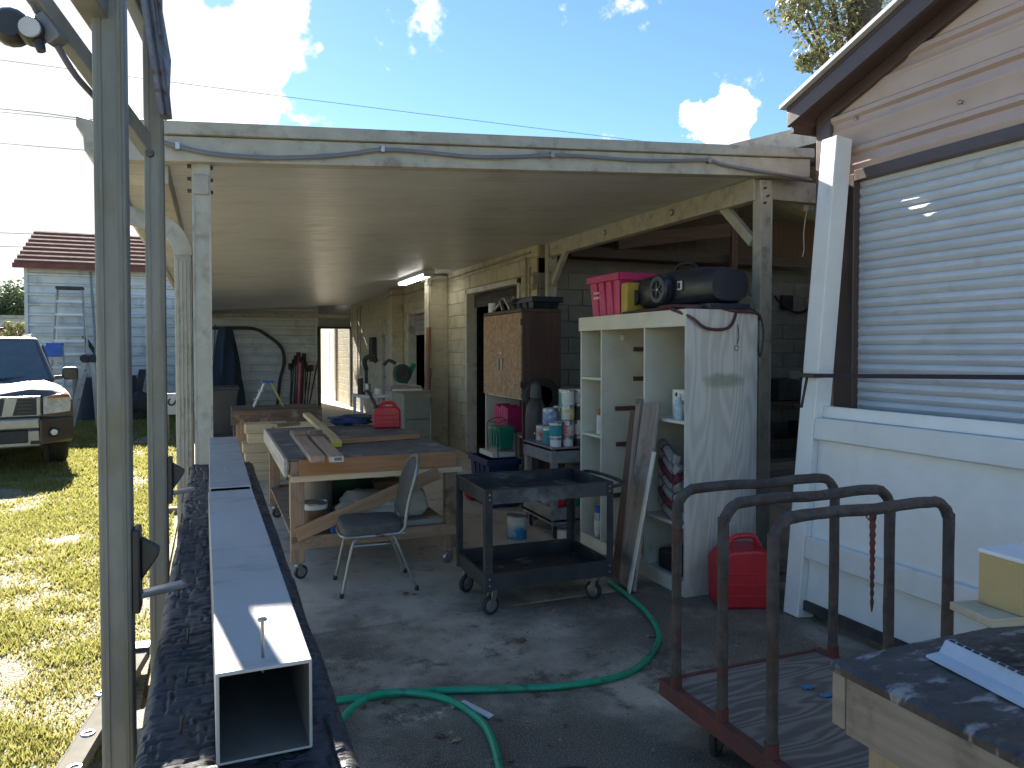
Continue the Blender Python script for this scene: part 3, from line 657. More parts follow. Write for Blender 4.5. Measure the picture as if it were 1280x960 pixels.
for (u, v) in ((1070, 116), (1070, 148), (1115, 70), (1200, 128)):
    c = W(u, v, x=BX - .012); MB().lathe([(.0, .004), (.011, .0), (.013, -.006), (.006, -.012), (0, -.013)], 8, tuple(c), 'x').build('screw', m_steel, bs, world=True)
# roller door: curved slats
rd = thing('roller_door', 'white ribbed roller door in the tan shed wall', 'roller door', (BX + .03, (DY0 + DY1) / 2, 0))
sl = .058
pr_ = [(a_, b_ * .763) for a_, b_ in [(0, 0), (-.004, .004), (-.016, .02), (-.02, .036), (-.016, .052), (-.004, .068), (.004, .074), (.004, .0765)]]
Lr = rd.location; pm = MB()
for dx, z in pr_: pm.v += [(dx, DY0 + .002 - Lr.y, z), (dx, DY1 - .032 - Lr.y, z)]
pm.f = [(2 * i, 2 * i + 1, 2 * i + 3, 2 * i + 2) for i in range(len(pr_) - 1)]
pm = pm.mesh('slat', m_white_metal)
for i in range(47):
    o = bpy.data.objects.new('slat', pm); COL.objects.link(o); o.parent = rd; o.location = (random.uniform(-.001, .001), 0, i * sl)
MB().box(BX + .04, BX + .05, DY0, DY1 - .03, 0, DZ).build('back_sheet', m_white_metal, rd, world=True)
MB().box(BX + .012, BX + .05, DY0 + .002, DY1 - .034, .0, .03).build('bottom_bar', m_steel, rd, world=True)
# ================================================================== LEANING WHITE FRAME
pb = W(997, 770, z=0.0); pb = Vector((3.37, 3.56, 0))
lean = math.atan2(.275, 2.98)
wf = thing('vinyl_frame', 'big white vinyl frame with rails and panel leaning against the roller door', 'frame', pb, rot=(0, lean, 0))
def post_hollow(y): return MB().box(-.064, .064, y - .064, y + .064, 0, 2.98)
post_hollow(0).build('post', m_white_vinyl, wf, bevel=.008)
post_hollow(-2.6).build('post', m_white_vinyl, wf, bevel=.008)
MB().box(-.062, .03, -2.54, -.0645, 1.10, 1.235).build('rail', m_white_vinyl, wf, bevel=.01)
MB().box(-.0, .05, -2.54, -.0645, 1.236, 1.31).build('rail', m_white_vinyl, wf, bevel=.008)
MB().box(-.062, .03, -2.54, -.0645, .37, .505).build('rail', m_white_vinyl, wf, bevel=.01)
for k in range(1):
    MB().box(-.012, .012, -2.536, -.0648, .11, 1.099).build('panel', m_white_vinyl, wf, bevel=.003)
MB().box(-.03, .028, -2.54, -.0645, .05, .109).build('rail', m_dark, wf)
# strap with ratchet round the post and across the door
st = thing('ratchet_strap', 'black ratchet strap tied round the white post across the roller door', 'strap', (pb.x + .1, pb.y, 1.55))
q = W(1012, 469, x=pb.x + .075); zz = q.z
MB().box(q.x - .02, q.x + .03, pb.y + .066, pb.y + .16, zz - .03, zz + .03).build('ratchet', m_black, st, bevel=.008, world=True)
MB().box(q.x + .03 - .068, q.x + .036, pb.y - .068, pb.y + .07, zz - .014, zz + .012).build('strap_band', m_black, st, bevel=.002, world=True)
a = Vector((q.x - .033, pb.y - .066, zz)); b = W(1300, 471, x=BX - .03)
b = a + (b - a) * ((a.y - .97) / (a.y - b.y)); b.x = min(b.x, BX - .025)
MB().bar(a, b, .003, .024, up=(0, 0, 1)).build('strap_band', mat('purple_strap', (.035, .02, .035), rough=.7), st, world=True)
t0 = W(1022, 478, x=pb.x + .06)
MB().bar((q.x - .052, pb.y - .03, zz - .01), (q.x - .057 - .02, pb.y - .01, zz - .2), .02, .002, up=(0, 1, 0)).build('strap_tail', m_black, st, world=True)
# ================================================================== LEFT FRAME of galvanised tube
gx = -.205
pa = W(143, 480, d=1.0); ta = 1.48; A = Vector((ray(143, 437).x * ta, ray(143, 437).y * ta, 0))
tb = 2.42; Bp = Vector((ray(196, 437).x * tb, ray(196, 437).y * tb, 0))
gf = thing('galvanised_frame', 'grey galvanised tube frame with two posts and knee braces standing on the grass', 'metal frame', (A.x, A.y, -.06))
def tube_post(P, w, name='post'):
    o = MB().box(P.x - w / 2, P.x + w / 2, P.y - w / 2, P.y + w / 2, -.06, 3.4).build(name, m_galv_old, gf, bevel=.007, world=True)
    for s in (-.28, .3): MB().box(P.x + s * w - .003, P.x + s * w + .003, P.y - w / 2 - .003, P.y - w / 2 + .002, -.05, 3.38).build('seam', m_galv_old, o, world=True)
    return o
PA, PB = tube_post(A, .058), tube_post(Bp, .058)
# long rafter brace from post B up to the left, the one on post A, and the one on the right
def at(u, v, d): r = ray(u, v); return Vector((r.x * d, r.y * d, CAMH + r.z * d))
j = at(189, 190, 2.40); e = at(20, -40, 2.05)
MB().bar(j, e, .05, .045).build('brace', m_galv_old, gf, world=True, bevel=.005)
MB().bar(at(133, 30, 1.50), at(98, -25, 1.35), .05, .05).build('brace', m_galv_old, gf, world=True, bevel=.005)
MB().bar(at(196, 62, 2.42), at(150, -40, 2.3), .05, .045).build('brace', m_galv_old, gf, world=True, bevel=.005)
MB().bar(A + Vector((0, -1.2, 3.3)), Bp + Vector((0, 1.0, 3.3)), .058, .058).build('top_rail', m_galv_old, gf, world=True, bevel=.005)
for (u, v, d) in ((187, 192, 2.375), (131, 14, 1.468)):
    c = at(u, v, d); MB().lathe([(0, -.012), (.012, -.012), (.014, -.004), (.016, 0), (.016, .006)], 8, tuple(c), 'y').build('bolt', m_bolt, gf, world=True)
# hanging strip of ribbed roofing, spotted with rust
m_rust = mat('rust_spotted_sheet', (.13, .13, .14), (.2, .2, .21), scale=20, rough=.55, metal=.3, dirt=(.12, .05, .025), dscale=18, dlo=.52, dhi=.62, bump=.2)
d_ = 2.2
quad = [at(176, -30, d_), at(196, -30, d_ + .25), at(214, 76, d_ + .18), at(211, 150, d_ + .14), at(204, 143, d_)]
n_ = (quad[1] - quad[0]).cross(quad[4] - quad[0]).normalized() * .012
mb = MB().add([p for p in quad] + [p + n_ for p in quad], [(0, 1, 2, 3, 4), (9, 8, 7, 6, 5)] + [(i, (i + 1) % 5, (i + 1) % 5 + 5, i + 5) for i in range(5)])
rs = mb.build('roof_strip', m_rust, gf, world=True)
for t in (.25, .5, .75):
    p0 = quad[0].lerp(quad[1], t) - n_ * .6; p1 = quad[4].lerp(quad[3], t) - n_ * .6
    MB().tube([p0, p1], .008, 6).build('rib', m_rust, rs, world=True)
# black hinge brackets with their arms towards the charred rail
for (P, zt, w) in ((A, 1.20, 0), (Bp, 1.235, 1)):
    hb = MB(); x = P.x + .029
    vtop, vbot = (662, 768) if not w else (572, 630)
    z1 = at(168 if not w else 210, vtop, (P - Vector((0, 0, 0))).dot(Vector((math.sin(YAW), math.cos(YAW), 0)))).z
    z0 = at(168 if not w else 210, vbot, P.dot(Vector((math.sin(YAW), math.cos(YAW), 0)))).z
    hb.box(x, x + .014, P.y - .03, P.y + .03, z0, z1)
    hb.prism([(x + .014, z1 - .02), (x + .05, z1 - .045), (x + .047, z1 - .06), (x + .014, z1 - .11)], 'y', P.y - .012, P.y + .012)
    hb.build('hinge_bracket', m_black, gf, world=True, bevel=.004)
    MB().bar((x + .01, P.y, z0 + .03), (-.06, P.y + .02, z0 + .037), .03, .012).build('hinge_arm', m_steel, gf, world=True, bevel=.003)
# ------------------------------------------------------------------ floodlight with motion sensor, clipped to the brace
fd = thing('security_light', 'security lamp with round sensor heads clamped under the upper galvanised brace', 'lamp', at(50, 30, 2.12))
D_ = 2.10
MB().lathe([(0, 0), (.035, .0), (.05, .02), (.052, .05), (.03, .09), (.012, .1)], 16, tuple(at(14, 33, D_) - Vector((0, .03, 0))), 'y').build('lamp_head', m_black, fd, world=True)
sh_ = MB().lathe([(0, 0), (.03, 0), (.034, .01), (.034, .06), (.02, .075), (0, .075)], 18, tuple(at(41, 41, D_) - Vector((0, .04, 0))), 'y').build('lamp_head', m_black, fd, world=True)
MB().lathe([(0, -.004), (.026, -.004), (.028, .0), (.028, .004)], 18, tuple(at(41, 41, D_) - Vector((0, .042, 0))), 'y').build('lens', mat('frosted_lens', (.55, .56, .55), rough=.3), sh_, world=True)
MB().bar(at(20, 36, D_ + .03), at(60, 46, D_ + .03), .025, .03).build('arm', m_black, fd, world=True, bevel=.004)
MB().bar(at(52, 22, D_ + .02), at(74, 54, D_ + .02), .05, .045).build('junction_box', mat('grey_box', (.2, .2, .21), rough=.5), fd, world=True, bevel=.006)
MB().cyl(at(48, 52, D_ - .01), at(52, 64, D_ - .01), .016, .012, 10).build('sensor', m_black, fd, world=True)
MB().tube(smooth_path([at(72, 58, D_ + .02), at(95, 95, D_ + .05), at(124, 128, D_ + .16), at(150, 165, D_ + .25)], 4), .009, 8).build('conduit', mat('dark_conduit', (.1, .1, .11), rough=.5), fd, world=True)
MB().tube(smooth_path([at(54, 24, D_ + .02), at(44, 10, D_), at(36, -20, D_)], 4), .009, 8).build('conduit', MATS['dark_conduit'], fd, world=True)
# ================================================================== CHARRED RAIL with white tubes lying on it
RZ = 1.085
cr = thing('charred_rail', 'burnt black timber rail on posts with cracked charcoal surface', 'railing', (.03, 2.4, 0))
RXL, RXR, RY0, RY1 = -.105, .185, .55, 3.95
def charz(x, y):
    t = y * 9
    crack = abs(mnoise.noise(Vector((x * 6, y * 45, 1))))
    cross = abs(mnoise.noise(Vector((x * 40, y * 3.2, 9))))
    h = .0015 * mnoise.noise(Vector((x * 5, y * 3, 0))) + .0055 * abs(mnoise.noise(Vector((x * 9, y * 60, 4)))) + .004 * abs(mnoise.noise(Vector((x * 22, y * 140, 6)))) - .004 * max(0, 1 - crack / .07) - .0045 * max(0, 1 - cross / .07) + .002 * mnoise.noise(Vector((x * 80, y * 120, 3)))
    ed = min(x - RXL, RXR - x); h -= .012 * max(0, 1 - ed / .018) ** 2
    return h - (.004)
def cfun(a, b):
    y = RY0 + (RY1 - RY0) * (b ** 1.5); x = RXL + (RXR - RXL) * a
    wob = .004 * mnoise.noise(Vector((y * 4, a * 2, 7))) * (1 if a in (0.0, 1.0) else .6)
    return (x + wob, y, RZ + charz(x, y))
top = MB().grid(cfun, 56, 560)
n1 = 57; bt = RZ - .09
edge = [i for i in range(n1)]
k = len(top.v)
left = [j * n1 for j in range(561)]; right = [j * n1 + 56 for j in range(561)]
for idx in (left, right):
    base = len(top.v)
    for i in idx: x, y, z = top.v[i]; top.v.append((x + .01 * mnoise.noise(Vector((x * 3, y * 18, 2))), y, bt + .008 * mnoise.noise(Vector((1, y * 12, 4)))))
    for q_ in range(len(idx) - 1): top.f.append((idx[q_], idx[q_ + 1], base + q_ + 1, base + q_))
base = len(top.v)
for i in range(n1): x, y, z = top.v[560 * n1 + i]; top.v.append((x, y, bt))
for i in range(n1 - 1): top.f.append((560 * n1 + i, 560 * n1 + i + 1, base + i + 1, base + i))
top.build('rail', m_char, cr, world=True)
MB().box(RXL + .015, RXR - .015, RY0, RY1 - .02, bt - .05, bt + .012).build('rail_core', m_char, cr, world=True)
m_wp = mat('scorched_white_paint', (.6, .6, .58), (.45, .45, .43), rough=.6, dirt=(.03, .03, .03), dscale=9, dlo=.5, dhi=.62)
MB().box(RXL - .012, RXL + .012, RY0, 1.55, .78, bt - .01).build('side_board', m_wp, cr, world=True, bevel=.004)
MB().box(RXR - .02, RXR + .005, RY0, RY1 - .05, .86, bt - .01).build('side_board', m_char, cr, world=True, bevel=.004)
for y in (.75, 2.3, 3.8): MB().box(-.03, .07, y - .05, y + .05, -.06, bt).build('post', m_char, cr, world=True, bevel=.004)
for (u, v) in ((228, 622), (226, 650), (224, 690), (222, 715), (221, 745), (233, 800), (231, 850), (224, 915), (236, 590)):
    c = W(u, v, z=RZ); MB().cyl((c.x, c.y, RZ - .02), (c.x + .004, c.y + .003, RZ + .022), .0028, n=6).build('nail', m_bolt, cr, world=True)
# tubes (square vinyl sleeves)
def sleeve(label, x0, x1, y0, y1, z0, w, yaw=0.0):
    t = thing('square_tube', label, 'tube', ((x0 + x1) / 2, y0, z0), rz=yaw)
    h = w; k = (x1 - x0) / 2; th = .0045; L_ = y1 - y0
    outer = MB(); o4 = [(-k, 0), (k, 0), (k, h), (-k, h)]; i4 = [(-k + th, th), (k - th, th), (k - th, h - th), (-k + th, h - th)]
    vs = [(x, y, z) for y in (0, L_) for ring in (o4, i4) for x, z in ring]
    fs = []
    for i in range(4):
        jn = (i + 1) % 4
        fs += [(i, jn, jn + 8, i + 8), (i, jn, 4 + jn, 4 + i), (8 + i, 8 + jn, 12 + jn, 12 + i)]
    outer.add(vs, fs).build('sleeve', mat('grey_white_sleeve', (.46, .45, .425), (.38, .37, .35), scale=5, stretch=(1, .3, 1), rough=.35, bump=.03, dirt=(.3, .3, .27), dscale=5, dstretch=(1, 2.5, 1)), t, bevel=.0025)
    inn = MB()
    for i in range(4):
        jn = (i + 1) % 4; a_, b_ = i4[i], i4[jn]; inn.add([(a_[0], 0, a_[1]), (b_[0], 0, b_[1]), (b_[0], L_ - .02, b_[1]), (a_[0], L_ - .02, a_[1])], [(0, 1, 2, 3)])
    inn.build('inner_wall', mat('shade_dark_inner_vinyl', (.2, .185, .155), (.12, .11, .095), scale=6, stretch=(1, .4, 1), rough=.6, bump=.1), t)  # shadow inside the open tube painted into the dark inner faces
    MB().box(-k + .003, k - .003, L_ - .02, L_ - .012, .003, h - .003).build('end_cap', m_white_vinyl, t)
    return t
ya = W(327, 834, z=RZ + .128).y
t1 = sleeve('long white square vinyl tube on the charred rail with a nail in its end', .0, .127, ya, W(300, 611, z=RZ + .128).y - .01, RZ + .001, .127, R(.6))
c = W(329, 826, z=RZ + .128)
nl = MB().lathe([(0, 0), (.0022, .003), (.0022, .075), (.0065, .076), (.0065, .079), (0, .08)], 8, (c.x, c.y + .012, RZ + .105)).build('nail', m_steel)
tag(nl, 'bent steel nail standing in the end of the long white tube', 'nail')
y2 = W(300, 611, z=RZ + .128).y
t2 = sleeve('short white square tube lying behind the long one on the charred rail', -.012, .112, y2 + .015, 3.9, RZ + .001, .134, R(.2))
MB().cyl((-.01, .25, .12), (-.01, .25, .16), .003, n=6).build('nail', m_steel, t2)
# ------------------------------------------------------------------ ladder section on the ground by the posts, block
lad = thing('ladder_rail', 'aluminium ladder lying on edge in the grass below the galvanised posts', 'ladder', (-.55, 3, -.04))
a, b = W(70, 985, z=.06), W(176, 812, z=.06)
dirv = (b - a).normalized(); side = Vector((dirv.y, -dirv.x, 0)); nrm = Vector((0, 0, 1))
rail = MB().bar(a, b, .085, .012, up=(0, 0, 1)); rail.bar(a - side * .04 - nrm * .018, b - side * .04 - nrm * .018, .006, .05); rail.bar(a + side * .04 - nrm * .018, b + side * .04 - nrm * .018, .006, .05)
rl = rail.build('rail', mat('ladder_alu', (.23, .22, .19), (.17, .16, .135), rough=.85, metal=0, bump=.05, spec=.08), lad, world=True)
MB().bar(b - dirv * .04, b + dirv * .06, .1, .05).build('end_cap', m_black, lad, world=True, bevel=.005)
for (u, v) in ((110, 917), (127, 867), (162, 836), (93, 960)):
    c = W(u, v, z=.066); MB().lathe([(.015, .0), (.017, .005), (.026, .006), (.030, 0), (.030, -.004)], 14, tuple(c)).build('rung_collar', m_steel, lad, world=True)
    MB().cyl(c + Vector((0, 0, .0005)), c - Vector((0, 0, .09)), .016, n=12).build('rung', m_dark, lad, world=True)
cb = W(172, 915, z=0)
for i, (dx, dy, r) in enumerate(((0, 0, .2), (.12, .22, -.15))):
    o = MB().box(-.055, .055, -.1, .1, 0, .11 - .03 * i).build('concrete_paver', mat('paver', (.3, .28, .25), (.2, .19, .16), rough=.9, bump=.6)); 
    for md in (o,): bmod = o.modifiers.new('bevel', 'BEVEL'); bmod.width = .012
    o.location = (cb.x + dx * .6, cb.y + dy, -.055); o.rotation_euler = (0, 0, r)
    tag(o, ['chipped grey concrete paver standing taller by the galvanised post', 'low grey concrete paver behind the taller chipped one'][i], 'paver')
pv = MB().box(-.09, .09, -.06, .06, -.05, .02).build('stepping_stone', mat('tan_stone', (.4, .28, .18), rough=.9, bump=.5), bevel=.02); c = W(218, 636, z=0); pv.location = (c.x, c.y, -.05); tag(pv, 'flat tan stone in the grass below the rear galvanised post', 'stone')
# ================================================================== SHELVING CABINET
sx0, sx1, sy0, sy1, SH = 2.90, 3.48, 4.08, 5.60, 1.92
m_cab = mat('cream_cabinet_paint', (.66, .63, .52), (.58, .55, .44), scale=4, rough=.6, bump=.05, dirt=(.4, .37, .28), dscale=4, dlo=.6, dhi=.8)
def whitewash():
    m, n, l, b, t, base = grain_mat('whitewashed_plywood', (.47, .45, .395), (.58, .56, .505), (3.6, 3.6, .5), 17)
    # a smear of green paint and a warmer, darker tone towards the foot
    sp = n.new('ShaderNodeSeparateXYZ'); l.new(t.outputs['Object'], sp.inputs[0])
    def mth(op, a, b_=None, cl=False):
        x = n.new('ShaderNodeMath'); x.operation = op; x.use_clamp = cl
        for i, s in enumerate((a, b_)):
            if s is None: continue
            if isinstance(s, (int, float)): x.inputs[i].default_value = s
            else: l.new(s, x.inputs[i])
        return x.outputs[0]
    ns = n.new('ShaderNodeTexNoise'); ns.inputs['Scale'].default_value = 14; ns.inputs['Detail'].default_value = 5; l.new(t.outputs['Object'], ns.inputs['Vector'])
    dx = mth('DIVIDE', mth('SUBTRACT', sp.outputs['X'], .30), .17); dz = mth('DIVIDE', mth('SUBTRACT', sp.outputs['Z'], 1.44), .055)
    rad = mth('ADD', mth('ADD', mth('POWER', mth('ABSOLUTE', dx), 3), mth('POWER', mth('ABSOLUTE', dz), 2.5)), mth('MULTIPLY', mth('SUBTRACT', ns.outputs['Fac'], .5), 1.6))
    fac = mth('MULTIPLY', mth('SUBTRACT', 1.15, rad, True), .75, True)
    mx = n.new('ShaderNodeMix'); mx.data_type = 'RGBA'; l.new(fac, mx.inputs['Factor']); l.new(base, mx.inputs['A']); mx.inputs['B'].default_value = (.22, .25, .17, 1)
    foot = mth('MULTIPLY', mth('ADD', mth('SUBTRACT', .55, mth('MULTIPLY', sp.outputs['Z'], 1.0)), mth('MULTIPLY', mth('SUBTRACT', ns.outputs['Fac'], .5), .9), True), .9, True)
    m2 = n.new('ShaderNodeMix'); m2.data_type = 'RGBA'; l.new(foot, m2.inputs['Factor']); l.new(mx.outputs['Result'], m2.inputs['A']); m2.inputs['B'].default_value = (.36, .31, .21, 1)
    l.new(m2.outputs['Result'], b.inputs['Base Color']); b.inputs['Roughness'].default_value = .75
    return m
m_wash = whitewash()
cab = thing('shelving_cabinet', 'tall cream painted wooden shelving cabinet with open front and grained plywood end', 'cabinet', (sx0, sy0, 0))
Wd, Dp = sx1 - sx0, sy1 - sy0       # local: x depth, y width
def cb_(name, m, *b, bevel=.003, lab=None): return MB().box(*b).build(name, m, cab, bevel=bevel, label=lab)
cb_('side_panel', m_wash, -.006, Wd, 0, .02, .0, SH, lab='whitewashed plywood end panel with green paint smear')
cb_('side_panel', m_cab, 0, Wd, Dp - .02, Dp, 0, SH)
cb_('top_board', m_cab, 0, Wd, .02, Dp - .02, SH - .022, SH)
cb_('top_rail', m_cab, -.018, 0, .0, Dp, SH - .115, SH - .002)
cb_('back_panel', m_cab, Wd - .012, Wd, .02, Dp - .02, .05, SH - .022)
cb_('base_board', m_cab, .02, Wd - .012, .02, Dp - .02, .06, .085)
cb_('plinth', m_cab, -.004, .02, .02, Dp - .02, 0, .10)
d1, d2 = .52, 1.16                     # dividers
for d in (d1, d2): cb_('divider', m_cab, 0, Wd - .013, d - .01, d + .01, .085, SH - .022)
for z in (.45, 1.15): cb_('shelf', m_cab, .005, Wd - .013, .021, d1 - .011, z, z + .022)
for z in (.5, .93, 1.4): cb_('shelf', m_cab, .005, Wd - .013, d2 + .011, Dp - .021, z, z + .022)
for i, (z, y0, y1) in enumerate(((1.635, .29, .56), (1.395, .29, .56), (1.155, .12, .56), (.865, .13, .4), (.45, .1, .5))):
    cb_('cleat', w_cleat, y0, y1, d2 - .03, d2 - .0102, z, z + .035)
MB().cyl((.2, d2 - .04, 1.75), (.2, d2 - .0102, 1.75), .02, .03, 12).build('knob', m_cab, cab)
# knot ring drawn on the end panel, handwritten loop
MB().tube(arc((.40, -.004, 1.66), .018, 0, 330, 12, 'xz'), .002, 5).build('knot', m_dark, cab)
def wl_(x, y, z): return Vector((sx0 + x, sy0 + y, z))
# --- contents: cans and bottles
def can(name, label, cat, loc, r, h, body, lab=None, lid=None, group=None, band=(.15, .85), rim=True, n=18):
    t = thing(name, label, cat, loc, random.random() * 6, group)
    MB().lathe([(0, 0), (r * .97, 0), (r, .004), (r, h - .004), (r * .97, h), (0, h)], n).build('body', body, t)
    if lab is not None: MB().lathe([(r * 1.012, h * band[0]), (r * 1.012, h * band[1])], n).build('label_band', lab, t)
    if rim:
        MB().lathe([(r * .8, h - .006), (r * 1.03, h - .006), (r * 1.03, h + .006), (r * .94, h + .007), (r * .9, h + .001), (0, h + .001)], n).build('rim', m_steel, t)
        MB().lathe([(r * .8, 0.0), (r * 1.03, .0), (r * 1.03, .007), (r * .8, .007)], n).build('rim', m_steel, t)
    if lid is not None: MB().lathe([(0, h + .002), (r * .86, h + .002), (r * .86, h + .004), (0, h + .004)], n).build('lid', lid, t)
    return t
def spray(label, loc, capc, body, r=.033, h=.15, group=None):
    t = thing('spray_can', label, 'spray can', loc, 0, group)
    MB().lathe([(0, 0), (r, 0), (r * 1.03, .004), (r, .008), (r, h), (r * .8, h + .012), (0, h + .012)], 16).build('body', body, t)
    MB().lathe([(r * .8, h + .012), (r * .84, h + .016), (r * .82, h + .055), (r * .6, h + .062), (0, h + .062)], 16).build('cap', capc, t)
    MB().lathe([(r * 1.015, h * .2), (r * 1.015, h * .75)], 16).build('label_band', m_paper, t)
    return t
m_orange = mat('orange_cap', (.5, .12, .03), rough=.45); m_cyan = mat('cyan_print', (.04, .35, .5), (.1, .5, .6), scale=18, rough=.5)
m_lblue = mat('light_blue_print', (.12, .4, .55), (.6, .62, .6), scale=22, rough=.5); m_yel = mat('yellow_print', (.6, .45, .1), (.55, .55, .5), scale=20, rough=.55); m_redpr = mat('red_print', (.45, .05, .04), (.6, .56, .48), scale=12, rough=.55)
m_bluepr = mat('blue_print', (.03, .12, .4), (.5, .52, .5), scale=14, rough=.5); m_tin = mat('tin', (.4, .42, .42), (.3, .3, .29), rough=.32, metal=.7); m_teal = mat('teal', (.02, .25, .28), rough=.4)
spray('white spray can with orange cap on the second cabinet shelf', wl_(.1, d2 + .18, .952), m_orange, m_white, .036, .14)
spray('spray can with cyan top on the topmost narrow cabinet shelf', wl_(.12, d2 + .09, 1.422), m_cyan, m_white, .034, .15)
can('jar', 'squat white jar on the middle narrow cabinet shelf', 'jar', wl_(.1, d2 + .12, .522), .04, .07, m_white, rim=False)
spray('blue capped dark spray can at the foot of the cabinet', wl_(.07, d2 + .16, .085), m_blue, m_tin, .037, .2)
spray('pale blue spray can standing beside the blue capped one', wl_(.1, d2 + .07, .085), m_white, m_lblue, .033, .19)
ct = thing('carton', 'white carton with blue print on the cabinet shelf', 'box', wl_(.18, .22, 1.172))
MB().box(-.08, .08, -.09, .09, 0, .2).build('box', m_white, ct, bevel=.003)
MB().box(-.0825, -.081, -.05, .05, .03, .13).build('print', m_cyan, ct)
MB().lathe([(0, 0), (.012, 0), (.016, .002), (0, .003)], 12, (-.083, .04, .165), 'x').build('hole', m_dark, ct)
bt_ = thing('squeeze_bottle', 'slim blue bottle leaning beside the white carton', 'bottle', wl_(.06, .17, 1.172))
MB().lathe([(0, 0), (.03, 0), (.033, .02), (.033, .10), (.016, .13), (.014, .15), (0, .15)], 14).build('body', m_lblue, bt_)
MB().lathe([(.012, .15), (.015, .152), (.012, .175), (0, .176)], 12).build('cap', m_white, bt_)
cup = MB().lathe([(0, 0), (.028, 0), (.036, .1), (.04, .104), (.036, .105), (.033, .1), (.026, .006), (0, .006)], 16); cup = cup.build('plastic_cup', m_white); cup.location = wl_(.07, .075, 1.172); tag(cup, 'white plastic cup at the shelf edge by the blue bottle', 'cup')
# heap of folded canvas rolls on the lower shelf
grp = 'bundled rolls on the cabinet shelf'
for i in range(7):
    ang = R(20 + i * 3); y = .06 + .42 * (i % 2) * .0 + .05 * i * .9; zz_ = .475 + .045 + .075 * i * .9
    m = mat('roll_%d' % (i % 3), [(.36, .34, .3), (.2, .05, .06), (.42, .4, .37)][i % 3], rough=.8, bump=.3)
    pts = smooth_path([(sx0 + .06, sy0 + .06 + .02 * i, zz_), (sx0 + .05, sy0 + .2, zz_ - .012 - .006 * i), (sx0 + .07, sy0 + .33, zz_ + .02), (sx0 + .12, sy0 + .46, zz_ + .05)], 5)
    o = thing('rolled_webbing', ['grey', 'maroon', 'pale'][i % 3] + ' rolled webbing heaped on the lower cabinet shelf', 'webbing roll', (sx0 + .1, sy0 + .25, zz_ - .03), 0, grp)
    MB().tube(pts, .034, 8).build('roll', m, o, world=True)
    for t in (4, 10): MB().tube([pts[t], pts[t] + (pts[t + 1] - pts[t]) * .45], .037, 8).build('band', mat('maroon', (.14, .03, .04), rough=.7), o, world=True)
bx = MB().box(-.13, .13, -.17, .17, 0, .14).build('black_case', m_black, bevel=.02); bx.location = wl_(.2, .27, .085); tag(bx, 'black plastic case on the bottom of the cabinet', 'case')
bn = MB().box(-.05, .05, -.03, .03, 0, .27).build('wood_block', w_pine); bn.location = wl_(Wd - .12, d1 + .12, .086); bn.scale = (1, 1, 1); tag(bn, 'small pale wood block inside the open cabinet', 'wood block')
bn.location = wl_(Wd - .10, d1 + .1, 1.236)
bd = MB().box(-.12, .12, -.16, .16, 0, .03).build('scrap_board', w_red, bevel=.003); bd.location = wl_(.14, d1 + .42, .0855); tag(bd, 'reddish scrap board lying on the cabinet floor', 'board')
bd2 = MB().box(-.14, .14, -.1, .1, 0, .045).build('scrap_board', w_pine, bevel=.003); bd2.location = wl_(-.17, d1 + .36, .0); tag(bd2, 'pale scrap board lying on the concrete before the cabinet', 'board')
# leaning planks in front of the cabinet
P = lambda u, v, **k: W(u, v, **k)
def lean_plank(label, base, topp, w, t):
    return plank('leaning_plank', base, topp, w, t, w_grey, up=(1, 0, 0), label=label, cat='plank', bevel=.004)
b1 = W(795, 745, z=0.0); b1 = Vector((2.62, 4.36, .012)); t1_ = Vector((2.885, 4.47, 1.27))
lean_plank('broad weathered plank leaning against the cream cabinet', b1, t1_, .2, .025)
lean_plank('narrow grey batten leaning behind the broad weathered plank', (2.68, 4.52, .012), (2.885, 4.63, 1.29), .06, .03)
plank('leaning_board', (2.70, 4.62, .01), (2.95, 4.78, 1.19), .16, .02, w_cleat, up=(1, 0, 0), label='dark brown board leaning into the open cabinet', cat='board')
plank('leaning_board', (2.59, 4.29, .005), (2.80, 4.31, .95), .03, .018, m_cab, up=(1, 0, 0), label='thin cream strip leaning beside the broad weathered plank', cat='board')
